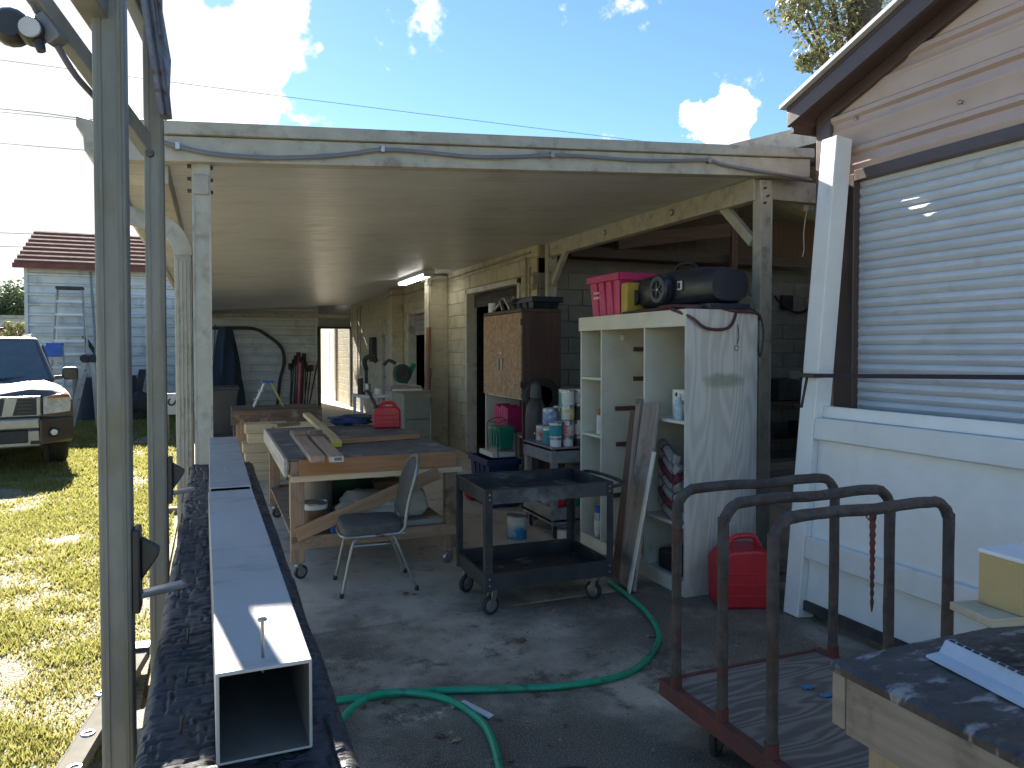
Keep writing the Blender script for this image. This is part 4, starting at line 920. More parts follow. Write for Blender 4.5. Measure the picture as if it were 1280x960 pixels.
# --- on top of the cabinet
zt = SH
crt = thing('plastic_crate', 'magenta red plastic tote on top of the cream cabinet', 'crate', wl_(.27, 1.26, zt))
def tote(t, m, lx, ly, h, lab=True):
    tp = 1.13
    prof = lambda k, z: [(-lx * k, -ly * k, z), (lx * k, -ly * k, z), (lx * k, ly * k, z), (-lx * k, ly * k, z)]
    mb = MB().add(prof(1, 0) + prof(tp, h) + prof(tp - .04, h) + prof(.95, .01), [(0, 3, 2, 1)] + [(i, (i + 1) % 4, (i + 1) % 4 + 4, i + 4) for i in range(4)] + [(i + 4, (i + 1) % 4 + 4, (i + 1) % 4 + 8, i + 8) for i in range(4)] + [(i + 8, (i + 1) % 4 + 8, (i + 1) % 4 + 12, i + 12) for i in range(4)] + [(12, 13, 14, 15)])
    mb.build('tub', m, t, bevel=.008)
    k = tp + .06
    for s in (-1, 1):
        MB().box(s * lx * tp - (.0 if s > 0 else .022), s * lx * tp + (.022 if s > 0 else 0), -ly * k, ly * k, h - .05, h + .008).build('rim', m, t, bevel=.004)
        MB().box(-lx * tp, lx * tp, s * ly * tp - (.0 if s > 0 else .022), s * ly * tp + (.022 if s > 0 else 0), h - .05, h + .008).build('rim', m, t, bevel=.004)
    for i in (-.55, 0, .55):
        MB().add([(-lx - .006, i * ly * 1.0 - .015, .01), (-lx - .006, i * ly + .015, .01), (-lx * tp - .012, i * ly + .015, h - .05), (-lx * tp - .012, i * ly - .015, h - .05)] + [(-lx + .01, i * ly - .015, .01), (-lx + .01, i * ly + .015, .01), (-lx * tp + .01, i * ly + .015, h - .05), (-lx * tp + .01, i * ly - .015, h - .05)], [(0, 1, 2, 3), (4, 7, 6, 5), (0, 3, 7, 4), (1, 5, 6, 2), (0, 4, 5, 1), (3, 2, 6, 7)]).build('rib', m, t)
    for i in (-.5, .5):
        MB().add([(i * lx - .015, -ly - .006, .01), (i * lx + .015, -ly - .006, .01), (i * lx + .015, -ly * tp - .012, h - .05), (i * lx - .015, -ly * tp - .012, h - .05)] + [(i * lx - .015, -ly + .01, .01), (i * lx + .015, -ly + .01, .01), (i * lx + .015, -ly * tp + .01, h - .05), (i * lx - .015, -ly * tp + .01, h - .05)], [(0, 1, 2, 3), (4, 7, 6, 5), (0, 3, 7, 4), (1, 5, 6, 2), (0, 4, 5, 1), (3, 2, 6, 7)]).build('rib', m, t)
    if lab:
        for z in (.19, .15): MB().box(-lx * 1.085 - .012, -lx * 1.05, ly * .35, ly * .75, z, z + .018).build('sticker', mat('worn_sticker', (.6, .5, .48), rough=.7), t)
tote(crt, m_pink, .17, .22, .33)
yt = thing('yellow_box', 'yellow plastic box between the red tote and the black tub', 'box', wl_(.22, .93, zt))
MB().box(-.15, .16, -.045, .045, 0, .25).build('body', mat('yellow_plastic', (.5, .34, .05), rough=.45), yt, bevel=.012)
MB().box(-.04, .05, -.02, .02, .25, .275).build('cap', m_black, yt, bevel=.006)
# black wheeled tub lying on its side
tb_ = thing('wheeled_tub', 'black wheeled plastic cart tub lying on its side on top of the cabinet', 'cart', wl_(.33, .45, zt + .012))
def tubprof(y):   # half sizes along its length (world y)
    k = (y + .5) / 1.0
    return .17 + .02 * math.sin(k * 3.1), .125 + .03 * math.sin(k * 2.6) - .02 * k
secs = []
mb = MB(); ny_ = 12; nr = 20
for i in range(ny_ + 1):
    y = -.47 + .94 * i / ny_; hx, hz = tubprof(y)
    if i in (0, ny_): hx *= .86; hz *= .86
    for k in range(nr):
        a = 2 * math.pi * k / nr; c_, s_ = math.cos(a), math.sin(a); e_ = .62
        mb.v.append((hx * math.copysign(abs(c_) ** e_, c_), -y, .155 + hz * math.copysign(abs(s_) ** e_, s_)))
for i in range(ny_):
    for k in range(nr): mb.f.append((i * nr + k, i * nr + (k + 1) % nr, (i + 1) * nr + (k + 1) % nr, (i + 1) * nr + k))
mb.f += [tuple(range(nr))[::-1], tuple(ny_ * nr + k for k in range(nr))]
m_navy = mat('navy_black_plastic', (.014, .018, .028), (.022, .026, .036), rough=.35, bump=.05)
mb.build('tub', m_navy, tb_)
wh = MB().lathe([(.0, -.03), (.06, -.03), (.065, -.045), (.095, -.045), (.108, -.03), (.108, .02), (.0, .03)], 28, (-.215, .02, .15), 'x').build('wheel', m_navy, tb_)
for k in range(5):
    a = 2 * math.pi * k / 5; MB().bar((-.249, .02, .15), (-.249, .02 + .07 * math.cos(a), .15 + .07 * math.sin(a)), .012, .012, up=(1, 0, 0)).build('spoke', m_navy, wh)
MB().cyl((-.258, .02, .15), (-.2, .02, .15), .009, n=10).build('axle', m_steel, wh)
MB().lathe([(.03, -.012), (.06, -.012), (.06, .012), (.03, .012)], 20, (-.18, .44, .12), 'x').build('wheel', m_navy, tb_)
lt = MB().box(-.205, -.185, -.2, -.15, .13, .20).build('latch', m_steel, tb_, bevel=.006)
MB().box(-.208, -.2, -.188, -.162, .145, .185).build('latch_plate', m_dark, lt)
MB().tube(smooth_path([(-.06, -.2, .285), (-.06, -.12, .335), (-.06, .02, .34), (-.06, .1, .295)], 4), .012, 8).build('grip', m_navy, tb_)
MB().box(-.17, .17, -.47, .45, -.012, .03).build('base_rim', m_navy, tb_, bevel=.01)
# hoses and cables spilling over the top edge
m_mar = mat('maroon_hose', (.12, .045, .05), (.09, .03, .035), rough=.5)
hs_ = thing('air_hose', 'maroon air hose coiled on top of the cabinet and drooping over its edge', 'hose', wl_(.2, .2, zt))
def pl(pts): return smooth_path([wl_(*p) for p in pts], 6)
MB().tube(pl([(.05, .9, zt + .012), (.02, .6, zt + .012), (.05, .3, zt + .012), (-.025, .12, zt - .005), (.02, -.02, zt - .06), (.14, -.025, zt - .13), (.32, -.025, zt - .12), (.40, .02, zt + .008), (.3, .1, zt + .012), (.1, .05, zt + .014), (.05, .2, zt + .03)]), .011, 8).build('hose', m_mar, hs_, world=True)
MB().tube(pl([(.1, .5, zt + .03), (.02, .25, zt + .03), (.2, .05, zt + .02), (.38, -.02, zt - .01), (.55, -.02, zt - .02), (.62, .03, zt - .06), (.6, .1, zt + .012), (.45, .2, zt + .014), (.2, .3, zt + .03)]), .011, 8).build('hose', m_mar, hs_, world=True)
MB().tube(pl([(.4, .06, zt + .02), (.56, -.01, zt - .01), (.61, -.02, zt - .15), (.6, .0, zt - .32), (.6, .04, zt - .15)]), .006, 6).build('cord', m_black, hs_, world=True)
MB().tube(pl([(.40, -.012, zt - .1), (.41, -.014, zt - .18), (.40, -.012, zt - .23)]), .003, 5).build('cord', m_black, hs_, world=True)
# ================================================================== BLACK UTILITY CART
cx0, cx1, cy0, cy1 = 1.55, 2.42, 4.22, 4.82
m_cart = mat('dark_blue_grey_paint', (.03, .032, .035), (.05, .053, .057), scale=7, rough=.5, metal=.3, bump=.06, dirt=(.19, .19, .185), dscale=4, dlo=.58, dhi=.75, dstretch=(.5, .5, 2))
uc = thing('utility_cart', 'dark steel two tray utility cart on swivel casters before the paint cans', 'cart', ((cx0 + cx1) / 2, (cy0 + cy1) / 2, 0), R(-1))
hx, hy = (cx1 - cx0) / 2, (cy1 - cy0) / 2
def tray(zb, zt_, t):
    p = MB().box(-hx, hx, -hy, hy, zb, zb + .006).build(t, mat('tray_floor', (.05, .046, .043), (.03, .029, .03), scale=5, rough=.7, dirt=(.22, .19, .16), dscale=6), uc)
    for s in (-1, 1):
        MB().box(-hx - .003, hx + .003, s * hy - .003, s * hy + .003, zb - .002, zt_).build('tray_wall', mat('scuffed_grey_paint', (.10, .105, .11), (.05, .053, .057), scale=3, rough=.45, metal=.4, bump=.06, dirt=(.26, .265, .27), dscale=2.6, dlo=.45, dhi=.68) if (s < 0 and zb > .5) else m_cart, p)
        MB().box(s * hx - .003, s * hx + .003, -hy + .0035, hy - .0035, zb - .002, zt_).build('tray_wall', m_cart, p)
        MB().box(-hx - .006, hx + .006, s * hy - .006, s * hy + .014 * (1 if s < 0 else -1) * -1 * s, zt_, zt_ + .006).build('rim', m_cart, p, bevel=.002)
        MB().box(s * hx - .01, s * hx + .006, -hy + .002, hy - .002, zt_ - .001, zt_ + .005).build('rim', m_cart, p, bevel=.002)
    return p
tray(.70, .785, 'top_tray'); tray(.17, .265, 'bottom_tray')
for sx in (-1, 1):
    for sy in (-1, 1):
        x, y = sx * hx, sy * hy
        l_ = MB().box(x - sx * .04, x + sx * .0045, y + sy * .0035, y + sy * .007, .16, .786); l_.box(x + sx * .0035, x + sx * .007, y - sy * .04, y + sy * .007, .16, .786)
        lg = l_.build('upright', m_cart, uc)
        for z in (.2, .24, .73, .76): MB().cyl((x - sx * .02, y + sy * .006, z), (x - sx * .02, y + sy * .012, z), .006, n=6).build('bolt', m_steel, lg)
MB().tube(smooth_path([(hx, -hy + .05, .74), (hx + .1, -hy + .04, .765), (hx + .13, 0, .77), (hx + .1, hy - .04, .765), (hx, hy - .05, .74)], 5), .012, 8).build('push_handle', m_cart, uc)
def caster(par, x, y, r=.06, top=.17, ang=0.0, name='caster', tyre=m_rubber):
    ca_, sa = math.cos(ang), math.sin(ang)
    f = MB().box(x - .035, x + .035, y - .035, y + .035, top - .008, top - .001)
    f.cyl((x, y, top - .03), (x, y, top - .008), .025, n=12)
    ox, oy = x - .025 * ca_, y - .025 * sa
    for s in (-1, 1):
        px_, py_ = ox - sa * s * .022, oy + ca_ * s * .022
        f.bar((px_ + .02 * ca_, py_ + .02 * sa, top - .02), (px_, py_, r), .035, .004, up=(-sa, ca_, 0))
    fk = f.build(name, m_steel, par)
    mb = MB().lathe([(0, -.014), (r * .9, -.014), (r, -.008), (r, .008), (r * .9, .014), (0, .014)], 22, (0, 0, 0), 'y')
    mb.v = [(ox + vx * ca_ - vy * sa, oy + vx * sa + vy * ca_, r + vz) for vx, vy, vz in mb.v]; w_ = mb.build('wheel', tyre, fk)
    mb = MB().lathe([(0, -.0165), (r * .45, -.0165), (r * .66, -.0145), (r * .66, .0145), (r * .45, .0165), (0, .0165)], 18, (0, 0, 0), 'y')
    mb.v = [(ox + vx * ca_ - vy * sa, oy + vx * sa + vy * ca_, r + vz) for vx, vy, vz in mb.v]; mb.build('hub', m_steel, w_)
    return fk
for (x, y, a) in ((-hx + .07, -hy + .06, R(15)), (hx - .08, -hy + .06, R(-60)), (-hx + .06, hy - .07, R(25)), (hx - .08, hy - .07, R(-40))): caster(uc, x, y, ang=a)
# ================================================================== WORKBENCH on casters
wb = thing('workbench', 'timber workbench on casters with dark top and diagonal brace', 'workbench', (.48, 5.42, 0))
TX, TY, TZ = 1.27, 2.2, .875
m_top = mat('dirty_bench_top', (.15, .15, .15), (.085, .085, .085), scale=3, rough=.8, bump=.2, dirt=(.32, .29, .25), dscale=5, dlo=.52, dhi=.75)
MB().box(.01, TX - .01, .01, TY, TZ - .02, TZ).build('top_board', m_top, wb, bevel=.004)
o = plank('apron', (.085, -.012, TZ - .065), (TX - .02, -.012, TZ - .065), .03, .115, w_red, wb, world=False, label='orange brown stained front apron'); 
plank('apron', (.03, -.004, TZ - .145), (TX + .03, -.004, TZ - .145), .03, .042, w_pine_pale, wb, world=False)
plank('apron', (-.005, -.0, TZ - .06), (-.005, TY, TZ - .06), .025, .13, wood('whitewashed_edge', (.5, .49, .45), (.32, .29, .25)), wb, world=False)
plank('apron', (TX + .0, .03, TZ - .09), (TX + .0, TY, TZ - .09), .025, .13, w_worn, wb, world=False)
for (x, y) in ((.075, .045), (TX - .05, .045), (.075, TY - .06), (TX - .05, TY - .06)):
    plank('leg', (x, y, .125), (x, y, TZ - .021), .095 if x < .5 else .095, .075, w_worn, wb, up=(0, 1, 0), world=False)
    caster(wb, x, y, r=.05, top=.125, ang=R(200 if x < .5 else 30), tyre=m_black if x < .5 else m_steel)
plank('stretcher', (.03, .012, .27), (TX, .012, .27), .03, .09, w_worn, wb, world=False)
plank('stretcher', (.03, TY - .02, .27), (TX, TY - .02, .27), .03, .09, w_worn, wb, world=False)
plank('brace', (.06, -.018, .335), (TX - .16, -.018, TZ - .16), .035, .095, wood('brace_timber', (.34, .22, .13), (.24, .15, .085)), wb, world=False)
MB().box(.04, TX - .04, .03, TY - .04, .285, .303).build('lower_shelf', w_worn, wb)
MB().box(TX * .55, TX - .05, .05, .14, .304, .35).build('tie_rail', m_galv, wb)
def on(x, y, z=TZ): return Vector((.48 + x, 5.42 + y, z))
# boards on the bench
a, b = W(423, 572, z=TZ + .06), W(384, 520, z=TZ + .06)
for i, (du, lab) in enumerate(((0, 'brown two by four board with a paper tag on its end on the workbench'), (1, 'brown two by four board lying beside the tagged one on the workbench'))):
    p0 = W(421 - 24 * i, 574, z=TZ + .022); p1 = W(371 - 17 * i, 522, z=TZ + .022)
    p0.z = p1.z = TZ + .0215
    p1 = p0 + (p1 - p0).normalized() * 1.75
    t = plank('board', p0, p1, .1, .042, wood('stud_timber', (.46, .34, .25), (.36, .25, .17)), label=lab, cat='board')
    if i == 0:
        tg = MB().box(-.0012, 0, -.045, .045, -.018, .018).build('price_tag', m_paper, t); tg.location = (0, 0, 0)
        bars = MB()
        for k in range(9): bars.box(-.0020, -.0012, -.035 + .006 * k, -.032 + .006 * k + .002 * (k % 2), -.01, .012)
        bars.build('printed_bars', m_dark, t)
    q0 = p0 + (p1 - p0).normalized() * 1.33; d_ = (p1 - p0).normalized(); s_ = Vector((d_.y, -d_.x, 0)); q0.z = TZ + .066
    plank('wood_block', q0 - s_ * .05, q0 + s_ * .05, .09, .045, w_worn, label=['brown offcut block on the tagged board', 'brown offcut block on the board beside the tagged one'][i], cat='wood block')
bow = smooth_path([W(421, 551, z=TZ + .05), W(415, 543, z=TZ + .05), W(398, 528, z=TZ + .05), W(383, 515, z=TZ + .05)], 5)
bo = thing('bowed_board', 'pale bowed two by four board with yellow painted end on the workbench', 'board', on(.4, .5))
mb = MB(); n_ = len(bow); vs = []
for i, p in enumerate(bow):
    t = (bow[min(i + 1, n_ - 1)] - bow[max(i - 1, 0)]).normalized(); s = Vector((t.y, -t.x, 0)).normalized()
    vs += [Vector((p.x, p.y, TZ + .001 + h)) + s * k for k, h in ((-.04, 0), (.04, 0), (.04, .042), (-.04, .042))]
mb.add(vs, [(4 * i + k, 4 * i + (k + 1) % 4, 4 * i + 4 + (k + 1) % 4, 4 * i + 4 + k) for i in range(n_ - 1) for k in range(4)] + [(0, 1, 2, 3), (4 * n_ - 1, 4 * n_ - 2, 4 * n_ - 3, 4 * n_ - 4)])
mb.build('plank', wood('bowed_pine', (.58, .47, .28), (.47, .36, .2), 'y'), bo, bevel=.003, world=True)
p = bow[0]; s = (bow[0] - bow[1]).normalized(); q = Vector((s.y, -s.x, 0))
MB().bar(Vector((p.x, p.y, TZ + .022)) - s * .0, Vector((p.x, p.y, TZ + .022)) + s * .004, .08, .041).build('painted_end', mat('yellow_paint', (.6, .55, .03), rough=.6), bo, world=True)
plank('strip_of_wood', W(425, 552, z=TZ + .02), W(524, 545, z=TZ + .02), .05, .035, w_red, label='thin red brown strip lying across the workbench top', cat='strip')
plank('wood_block', W(343, 532, z=TZ + .02), W(372, 529, z=TZ + .02), .09, .035, w_worn, label='short brown offcut at the far left edge of the workbench', cat='wood block')
# red fuel can on the bench
def fuel_can(label, loc, w, d, h, m, rz, spout=True):
    t = thing('fuel_can', label, 'fuel can', loc, rz)
    prof = [(-w / 2, 0), (w / 2, 0), (w / 2, h * .72), (w * .36, h * .84), (w * .2, h * .86), (-w * .3, h * .84), (-w / 2, h * .66)]
    MB().prism(prof, 'y', -d / 2, d / 2).build('body', m, t, bevel=.022, seg=4)
    MB().tube(smooth_path([(-w * .26, 0, h * .8), (-w * .18, 0, h * .95), (0, 0, h), (w * .22, 0, h * .98), (w * .34, 0, h * .8)], 5), .018, 10).build('handle', m, t)
    MB().lathe([(0, 0), (.032, 0), (.034, .004), (.034, .03), (.028, .036), (0, .036)], 16, (-w * .36, 0, h * .76)).build('cap', m_black if spout else m, t)
    if spout: MB().tube(smooth_path([(-w * .38, 0, h * .8), (-w * .5, 0, h * 1.1), (-w * .62, 0, h * 1.35), (-w * .74, 0, h * 1.5)], 4), .016, 10, radii=None).build('spout', m_black, t)
    for k in (.18, .34, .5): MB().box(-w * .36, w * .36, -d / 2 - .004, -d / 2 + .01, h * k, h * k + h * .025).build('rib', m, t, bevel=.003)
    return t
c = W(487, 536, z=TZ); fc = fuel_can('red plastic fuel can with black spout on the workbench', c + Vector((0, .12, 0)), .27, .2, .25, m_redcan, R(-12))
MB().box(-.1365, -.134, -.06, .06, .05, .13).build('warning_label', m_paper, fc)
c = W(944, 764, z=0); fuel_can('big red fuel can on the concrete beside the cabinet end', (c.x + .02, c.y + .16, 0), .36, .26, .44, m_redcan, R(-20), False)
# blue tarp bundle
tp = MB(); tp.grid(lambda a, b: (0, 0, 0), 1, 1) if False else None
def lump(name, label, cat, loc, sx, sy, sz, m, seed, amp=.25, n=24, e=.7):
    mb = MB()
    for j in range(n // 2 + 1):
        ph = math.pi * j / (n // 2) - math.pi / 2
        for i in range(n):
            th = 2 * math.pi * i / n; cx_, sx_ = math.cos(th), math.sin(th); cp, sp_ = math.cos(ph), math.sin(ph)
            v = Vector((math.copysign(abs(cx_) ** e, cx_) * cp ** e, math.copysign(abs(sx_) ** e, sx_) * cp ** e, sp_))
            k = 1 + amp * mnoise.fractal(v * 1.6 + Vector((seed, 0, 0)), 1, 2, 3)
            mb.v.append((v.x * sx * k, v.y * sy * k, max(-.98 * sz, v.z * sz * k) + sz))
    h = n // 2
    mb.f = [(j * n + i, j * n + (i + 1) % n, (j + 1) * n + (i + 1) % n, (j + 1) * n + i) for j in range(h) for i in range(n)]
    o = bpy.data.objects.new(name, mb.mesh(name, m, True, 60)); COL.objects.link(o); o.location = loc; return tag(o, label, cat)
c = W(440, 532, z=TZ); lump('blue_tarp', 'folded dark blue tarp on the workbench beside the fuel can', 'tarp', c + Vector((0, .1, 0)), .24, .14, .05, mat('blue_tarp', (.015, .045, .13), (.01, .03, .09), rough=.5, bump=.3, bscale=12), 3, .35)
# under the bench
can('paint_bucket', 'white bucket with brown spill on the lower shelf of the workbench', 'bucket', on(.22, .25, .304), .10, .2, m_white, lab=mat('brown_spill', (.13, .06, .03), (.2, .1, .05), rough=.6), band=(.0, .8))
lump('plastic_sheet', 'crumpled white plastic sheet on the lower shelf of the workbench', 'sheet', on(.75, .5, .304), .3, .22, .1, mat('white_bag', (.6, .59, .54), (.5, .49, .44), rough=.4, bump=.3, bscale=10), 5, .4)
lump('feed_sack', 'slumped white sack on the lower shelf behind the chair back', 'sack', on(.98, .32, .304), .13, .1, .13, mat('sack', (.52, .5, .44), (.44, .42, .36), rough=.7, bump=.3, bscale=14), 9, .25)
lump('green_bag', 'dark green bag under the workbench top', 'bag', on(.55, 1.1, .304), .3, .25, .2, mat('green_bag', (.02, .09, .04), (.015, .06, .03), rough=.6, bump=.3), 12, .3)
bx = MB().box(-.16, .16, -.12, .12, 0, .22).build('cardboard_box', mat('cardboard', (.26, .19, .12), (.2, .145, .09), rough=.8), bevel=.004); bx.location = on(.95, .9, .304); tag(bx, 'brown cardboard box under the workbench', 'box')
can('metal_pot', 'dull metal pot standing behind the white bucket under the bench', 'pot', on(.25, .7, .304), .17, .34, mat('pot', (.25, .23, .2), (.2, .18, .15), rough=.6, metal=.3))
bx = MB().box(-.05, .05, -.05, .05, 0, .06).build('blue_tub', m_blue, bevel=.012); bx.location = on(.36, .08, .304); tag(bx, 'small bright blue tub on the workbench shelf by the brace', 'tub')
# ================================================================== CHAIR
chx, chy = 1.03, 5.13
ch = thing('banquet_chair', 'grey upholstered banquet chair with steel frame facing away from the cart', 'chair', (chx, chy, 0), R(-3))
m_uph = mat('grey_upholstery', (.1, .1, .095), (.075, .075, .07), scale=20, rough=.8, bump=.25, bscale=160)
m_chr = mat('chair_frame', (.33, .33, .3), (.25, .25, .22), rough=.42, metal=.6, bump=.05, dirt=(.12, .07, .04), dscale=9, dlo=.6)
# local -x is the front of the seat
st_ = []
mb = MB(); n = 28
for (zz, k) in ((.405, .93), (.41, .98), (.43, 1.0), (.455, .99), (.47, .93), (.476, .8), (.478, 0.0)):
    for i in range(n):
        a = 2 * math.pi * i / n; e = .38; c_, s_ = math.cos(a), math.sin(a)
        mb.v.append((-.02 + .215 * k * math.copysign(abs(c_) ** e, c_), .205 * k * math.copysign(abs(s_) ** e, s_) * (1.0 + (.06 if c_ < 0 else 0)), zz))
mb.f = [(j * n + i, j * n + (i + 1) % n, (j + 1) * n + (i + 1) % n, (j + 1) * n + i) for j in range(6) for i in range(n)] + [tuple(range(n))[::-1]]
mb.build('seat', m_uph, ch)
MB().tube(smooth_path([(.19, -.2, .40), (-.15, -.2, .395), (-.22, -.16, .395), (-.235, 0, .395), (-.22, .16, .395), (-.15, .2, .395), (.19, .2, .40)], 5), .0125, 8).build('seat_frame', m_chr, ch)
# backrest: rounded top pad, reclined
def back(y, z): return .175 + (z - .45) * .27 + .02 * (1 - (y / .2) ** 2)
mb = MB(); nb = 22; rings = []
outl = [(-.165, .50), (-.185, .62), (-.195, .72), (-.18, .80), (-.13, .855), (-.06, .88), (0, .885), (.06, .88), (.13, .855), (.18, .80), (.195, .72), (.185, .62), (.165, .50), (.08, .485), (-.08, .485)]
cz, m_ = .68, len(outl)
for (off, k) in ((-.03, .0), (-.03, .7), (-.024, .9), (-.01, .985), (.006, .985), (.014, .9), (.014, 0)):
    for (y, z) in outl:
        y2, z2 = y * k, cz + (z - cz) * k; mb.v.append((back(y2, z2) + off, y2, z2))
mb.f = [(j * m_ + i, j * m_ + (i + 1) % m_, (j + 1) * m_ + (i + 1) % m_, (j + 1) * m_ + i) for j in range(6) for i in range(m_)]
mb.build('backrest', m_uph, ch)
fr = [(.15, -.2, .40), (.19, -.198, .44), (back(-.19, .52) + .005, -.195, .52)] + [(back(y, z), y * 1.03, z + .008) for y, z in outl[1:12]] + [(back(.19, .52) + .005, .195, .52), (.19, .198, .44), (.15, .2, .40)]
MB().tube(smooth_path(fr, 4), .0125, 8).build('back_frame', m_chr, ch)
for s in (-1, 1):
    lf = MB().tube(smooth_path([(-.06, s * .17, .39), (-.13, s * .185, .375), (-.165, s * .195, .33), (-.235, s * .21, .012)], 5), .0115, 8).build('leg', m_chr, ch)
    MB().cyl((-.239, s * .2105, 0), (-.234, s * .209, .03), .015, n=10).build('foot_cap', m_rubber, lf)
    lr = MB().tube(smooth_path([(.08, s * .17, .39), (.115, s * .185, .375), (.14, s * .195, .33), (.265, s * .21, .012)], 5), .0115, 8).build('leg', m_chr, ch)
    MB().cyl((.27, s * .2105, 0), (.264, s * .209, .03), .015, n=10).build('foot_cap', m_rubber, lr)
    MB().cyl((-.165, s * .195, .335), (.14, s * .195, .335), .008, n=8).build('stretcher', m_chr, ch)
# ================================================================== CHIPBOARD CABINET
ox0, ox1, oy0, oy1 = 2.96, 3.42, 7.05, 8.18
oc = thing('wood_cabinet', 'brown wooden cabinet with chipboard doors above an open lower bay', 'cabinet', (ox0, oy0, 0))
m_osb = mat('chipboard', (.40, .25, .15), (.27, .155, .085), scale=26, stretch=(1, 1, .45), rough=.7, bump=.3, bscale=40, dirt=(.47, .32, .2), dscale=34, dlo=.5, dhi=.6)
ow, od = ox1 - ox0, oy1 - oy0
def ob(name, m, *b, bevel=.003, par=oc): return MB().box(*b).build(name, m, par, bevel=bevel)
ob('side_panel', w_dark, .02, ow, 0, .02, 0, 2.04); ob('side_panel', m_cab, .02, ow, od - .02, od, 0, 2.04)
ob('back_panel', w_dark, ow - .012, ow, .02, od - .02, 0, 2.04); ob('top_board', w_dark, .0, ow, -.01, od, 2.041, 2.075)
for z in (.35, .72, 1.12): ob('shelf', m_cab, .05, ow - .013, .021, od - .021, z, z + .02)
for (y0, y1) in ((.0, od / 2 - .002), (od / 2 + .002, od)):
    dr = ob('door', m_osb, .0, .018, y0, y1, 1.14, 2.035)
    yy_ = od / 2 + (-.05 if y0 == 0 else .05)
    ob('handle', m_steel, -.02, 0, yy_ - .008, yy_ + .008, 1.42, 1.55, par=dr)
MB().box(-.012, 0, od / 2 - .03, od / 2 + .03, 1.60, 1.63).build('hasp', m_steel, oc, bevel=.003)
for z in (1.25, 1.9): MB().box(-.006, .03, -.006, .0, z, z + .07).build('hinge', m_bolt, oc)
MB().box(.12, .28, -.0055, -.0005, .9, 1.95).build('side_inset', mat('brown_inset', (.075, .04, .032), rough=.5), oc)
def ocp(x, y, z): return Vector((ox0 + x, oy0 + y, z))
tb2 = thing('folder_rack', 'magenta plastic folders standing in the open lower bay of the wood cabinet', 'folder', ocp(.1, .62, .74))
for i in range(6): MB().box(-.09, .09, -.22 + .07 * i, -.16 + .07 * i, 0, .27 + .012 * (i % 3)).build('folder', m_pink, tb2, bevel=.006)
gb_ = thing('green_basket', 'green plastic box in a wire carrier hung before the wood cabinet', 'basket', ocp(-.1, .28, .60))
MB().prism([(-.07, 0), (.07, 0), (.09, .24), (-.09, .24)], 'y', -.13, .13).build('box', m_green, gb_, bevel=.01)
for y in (-.08, 0, .08): MB().box(-.096, -.08, y - .02, y + .02, .03, .2).build('rib', m_green, gb_, bevel=.004)
for s in (-1, 1): MB().tube(smooth_path([(-.1, s * .15, -.1), (-.11, s * .15, .1), (-.1, s * .15, .28), (.08, s * .15, .3), (.1, s * .15, .1), (.1, s * .15, -.1)], 4), .005, 6).build('wire', m_bolt, gb_)
MB().tube([(-.1, -.15, .28), (-.1, .15, .28)], .005, 6).build('wire', m_bolt, gb_)
bxx = MB().box(-.13, .13, -.2, .2, 0, .05).build('paper_stack', m_paper, bevel=.004); bxx.location = ocp(-.13, .35, .52); tag(bxx, 'stack of white papers on the blue crate before the wood cabinet', 'paper stack')
cr2 = thing('blue_crate', 'dark blue crate standing on the floor before the wood cabinet', 'crate', ocp(-.16, .36, 0))
tote(cr2, mat('navy_plastic', (.015, .03, .09), rough=.4), .15, .26, .5, False)
lump('red_hose_coil', 'coiled red and white hose beside the blue crate', 'hose', ocp(-.33, .62, 0), .08, .12, .12, m_red, 4, .3)
MB().tube(smooth_path([ocp(-.3, .12, .3), ocp(-.33, .2, .42), ocp(-.32, .3, .3), ocp(-.34, .15, .18), ocp(-.32, .3, .12)], 5), .008, 6)
# heap of dark things on top
tt = thing('tool_tray', 'dark tool tray with clutter on top of the wood cabinet', 'tray', ocp(.28, .3, 2.075))
tote(tt, m_navy, .14, .3, .12, False)
for i in range(6):
    a = ocp(.02 + .05 * i, .3 + .09 * i, 2.08); pass
sc_ = thing('chrome_bracket', 'grey metal bracket lying on top of the wood cabinet', 'bracket', ocp(.05, .62, 2.076))
MB().tube(smooth_path([(0, .3, .02), (.02, .15, .1), (0, 0, .14), (.02, -.15, .1), (0, -.3, .13)], 4), .016, 6).build('arm', m_steel, sc_)
MB().bar((0, -.2, .01), (0, -.05, .14), .03, .02).build('strut', m_steel, sc_); MB().bar((0, .0, .01), (0, .1, .12), .03, .02).build('strut', m_steel, sc_)
can('jar', 'white jar on top of the wood cabinet beside the bracket', 'jar', ocp(.06, 1.0, 2.076), .045, .11, m_white, rim=False)
# gas cylinder
gc = thing('gas_cylinder', 'tall dark gas cylinder with valve guard beside the paint cans', 'gas cylinder', (2.94, 6.62, 0))
MB().lathe([(0, 0), (.105, 0), (.105, .02), (.105, 1.0), (.098, 1.08), (.07, 1.15), (.04, 1.18), (0, 1.18)], 24).build('body', mat('cylinder_paint', (.05, .04, .045), (.07, .055, .055), rough=.5, metal=.2), gc)
MB().lathe([(.03, 1.17), (.055, 1.175), (.06, 1.2), (.05, 1.29), (.045, 1.31), (.02, 1.33), (0, 1.33)], 18).build('valve_guard', mat('dull_iron', (.1, .1, .095), (.07, .07, .065), rough=.6, metal=.4), gc)
MB().box(-.02, .02, -.068, -.04, 1.2, 1.27).build('valve', m_bolt, gc, bevel=.004)
MB().lathe([(0, 0), (.012, 0), (.012, .003), (0, .003)], 10, (-.06, -.1, .84), 'x').build('sticker', m_white, gc)
tr_ = MB().lathe([(.11, -.05), (.165, -.055), (.19, -.035), (.19, .035), (.165, .055), (.11, .05), (.11, -.05)], 28, (0, 0, 0), 'y').build('tyre', m_rubber); tr_.location = (3.16, 6.98, .975); tag(tr_, 'black tyre hung on the side of the wood cabinet', 'tyre')
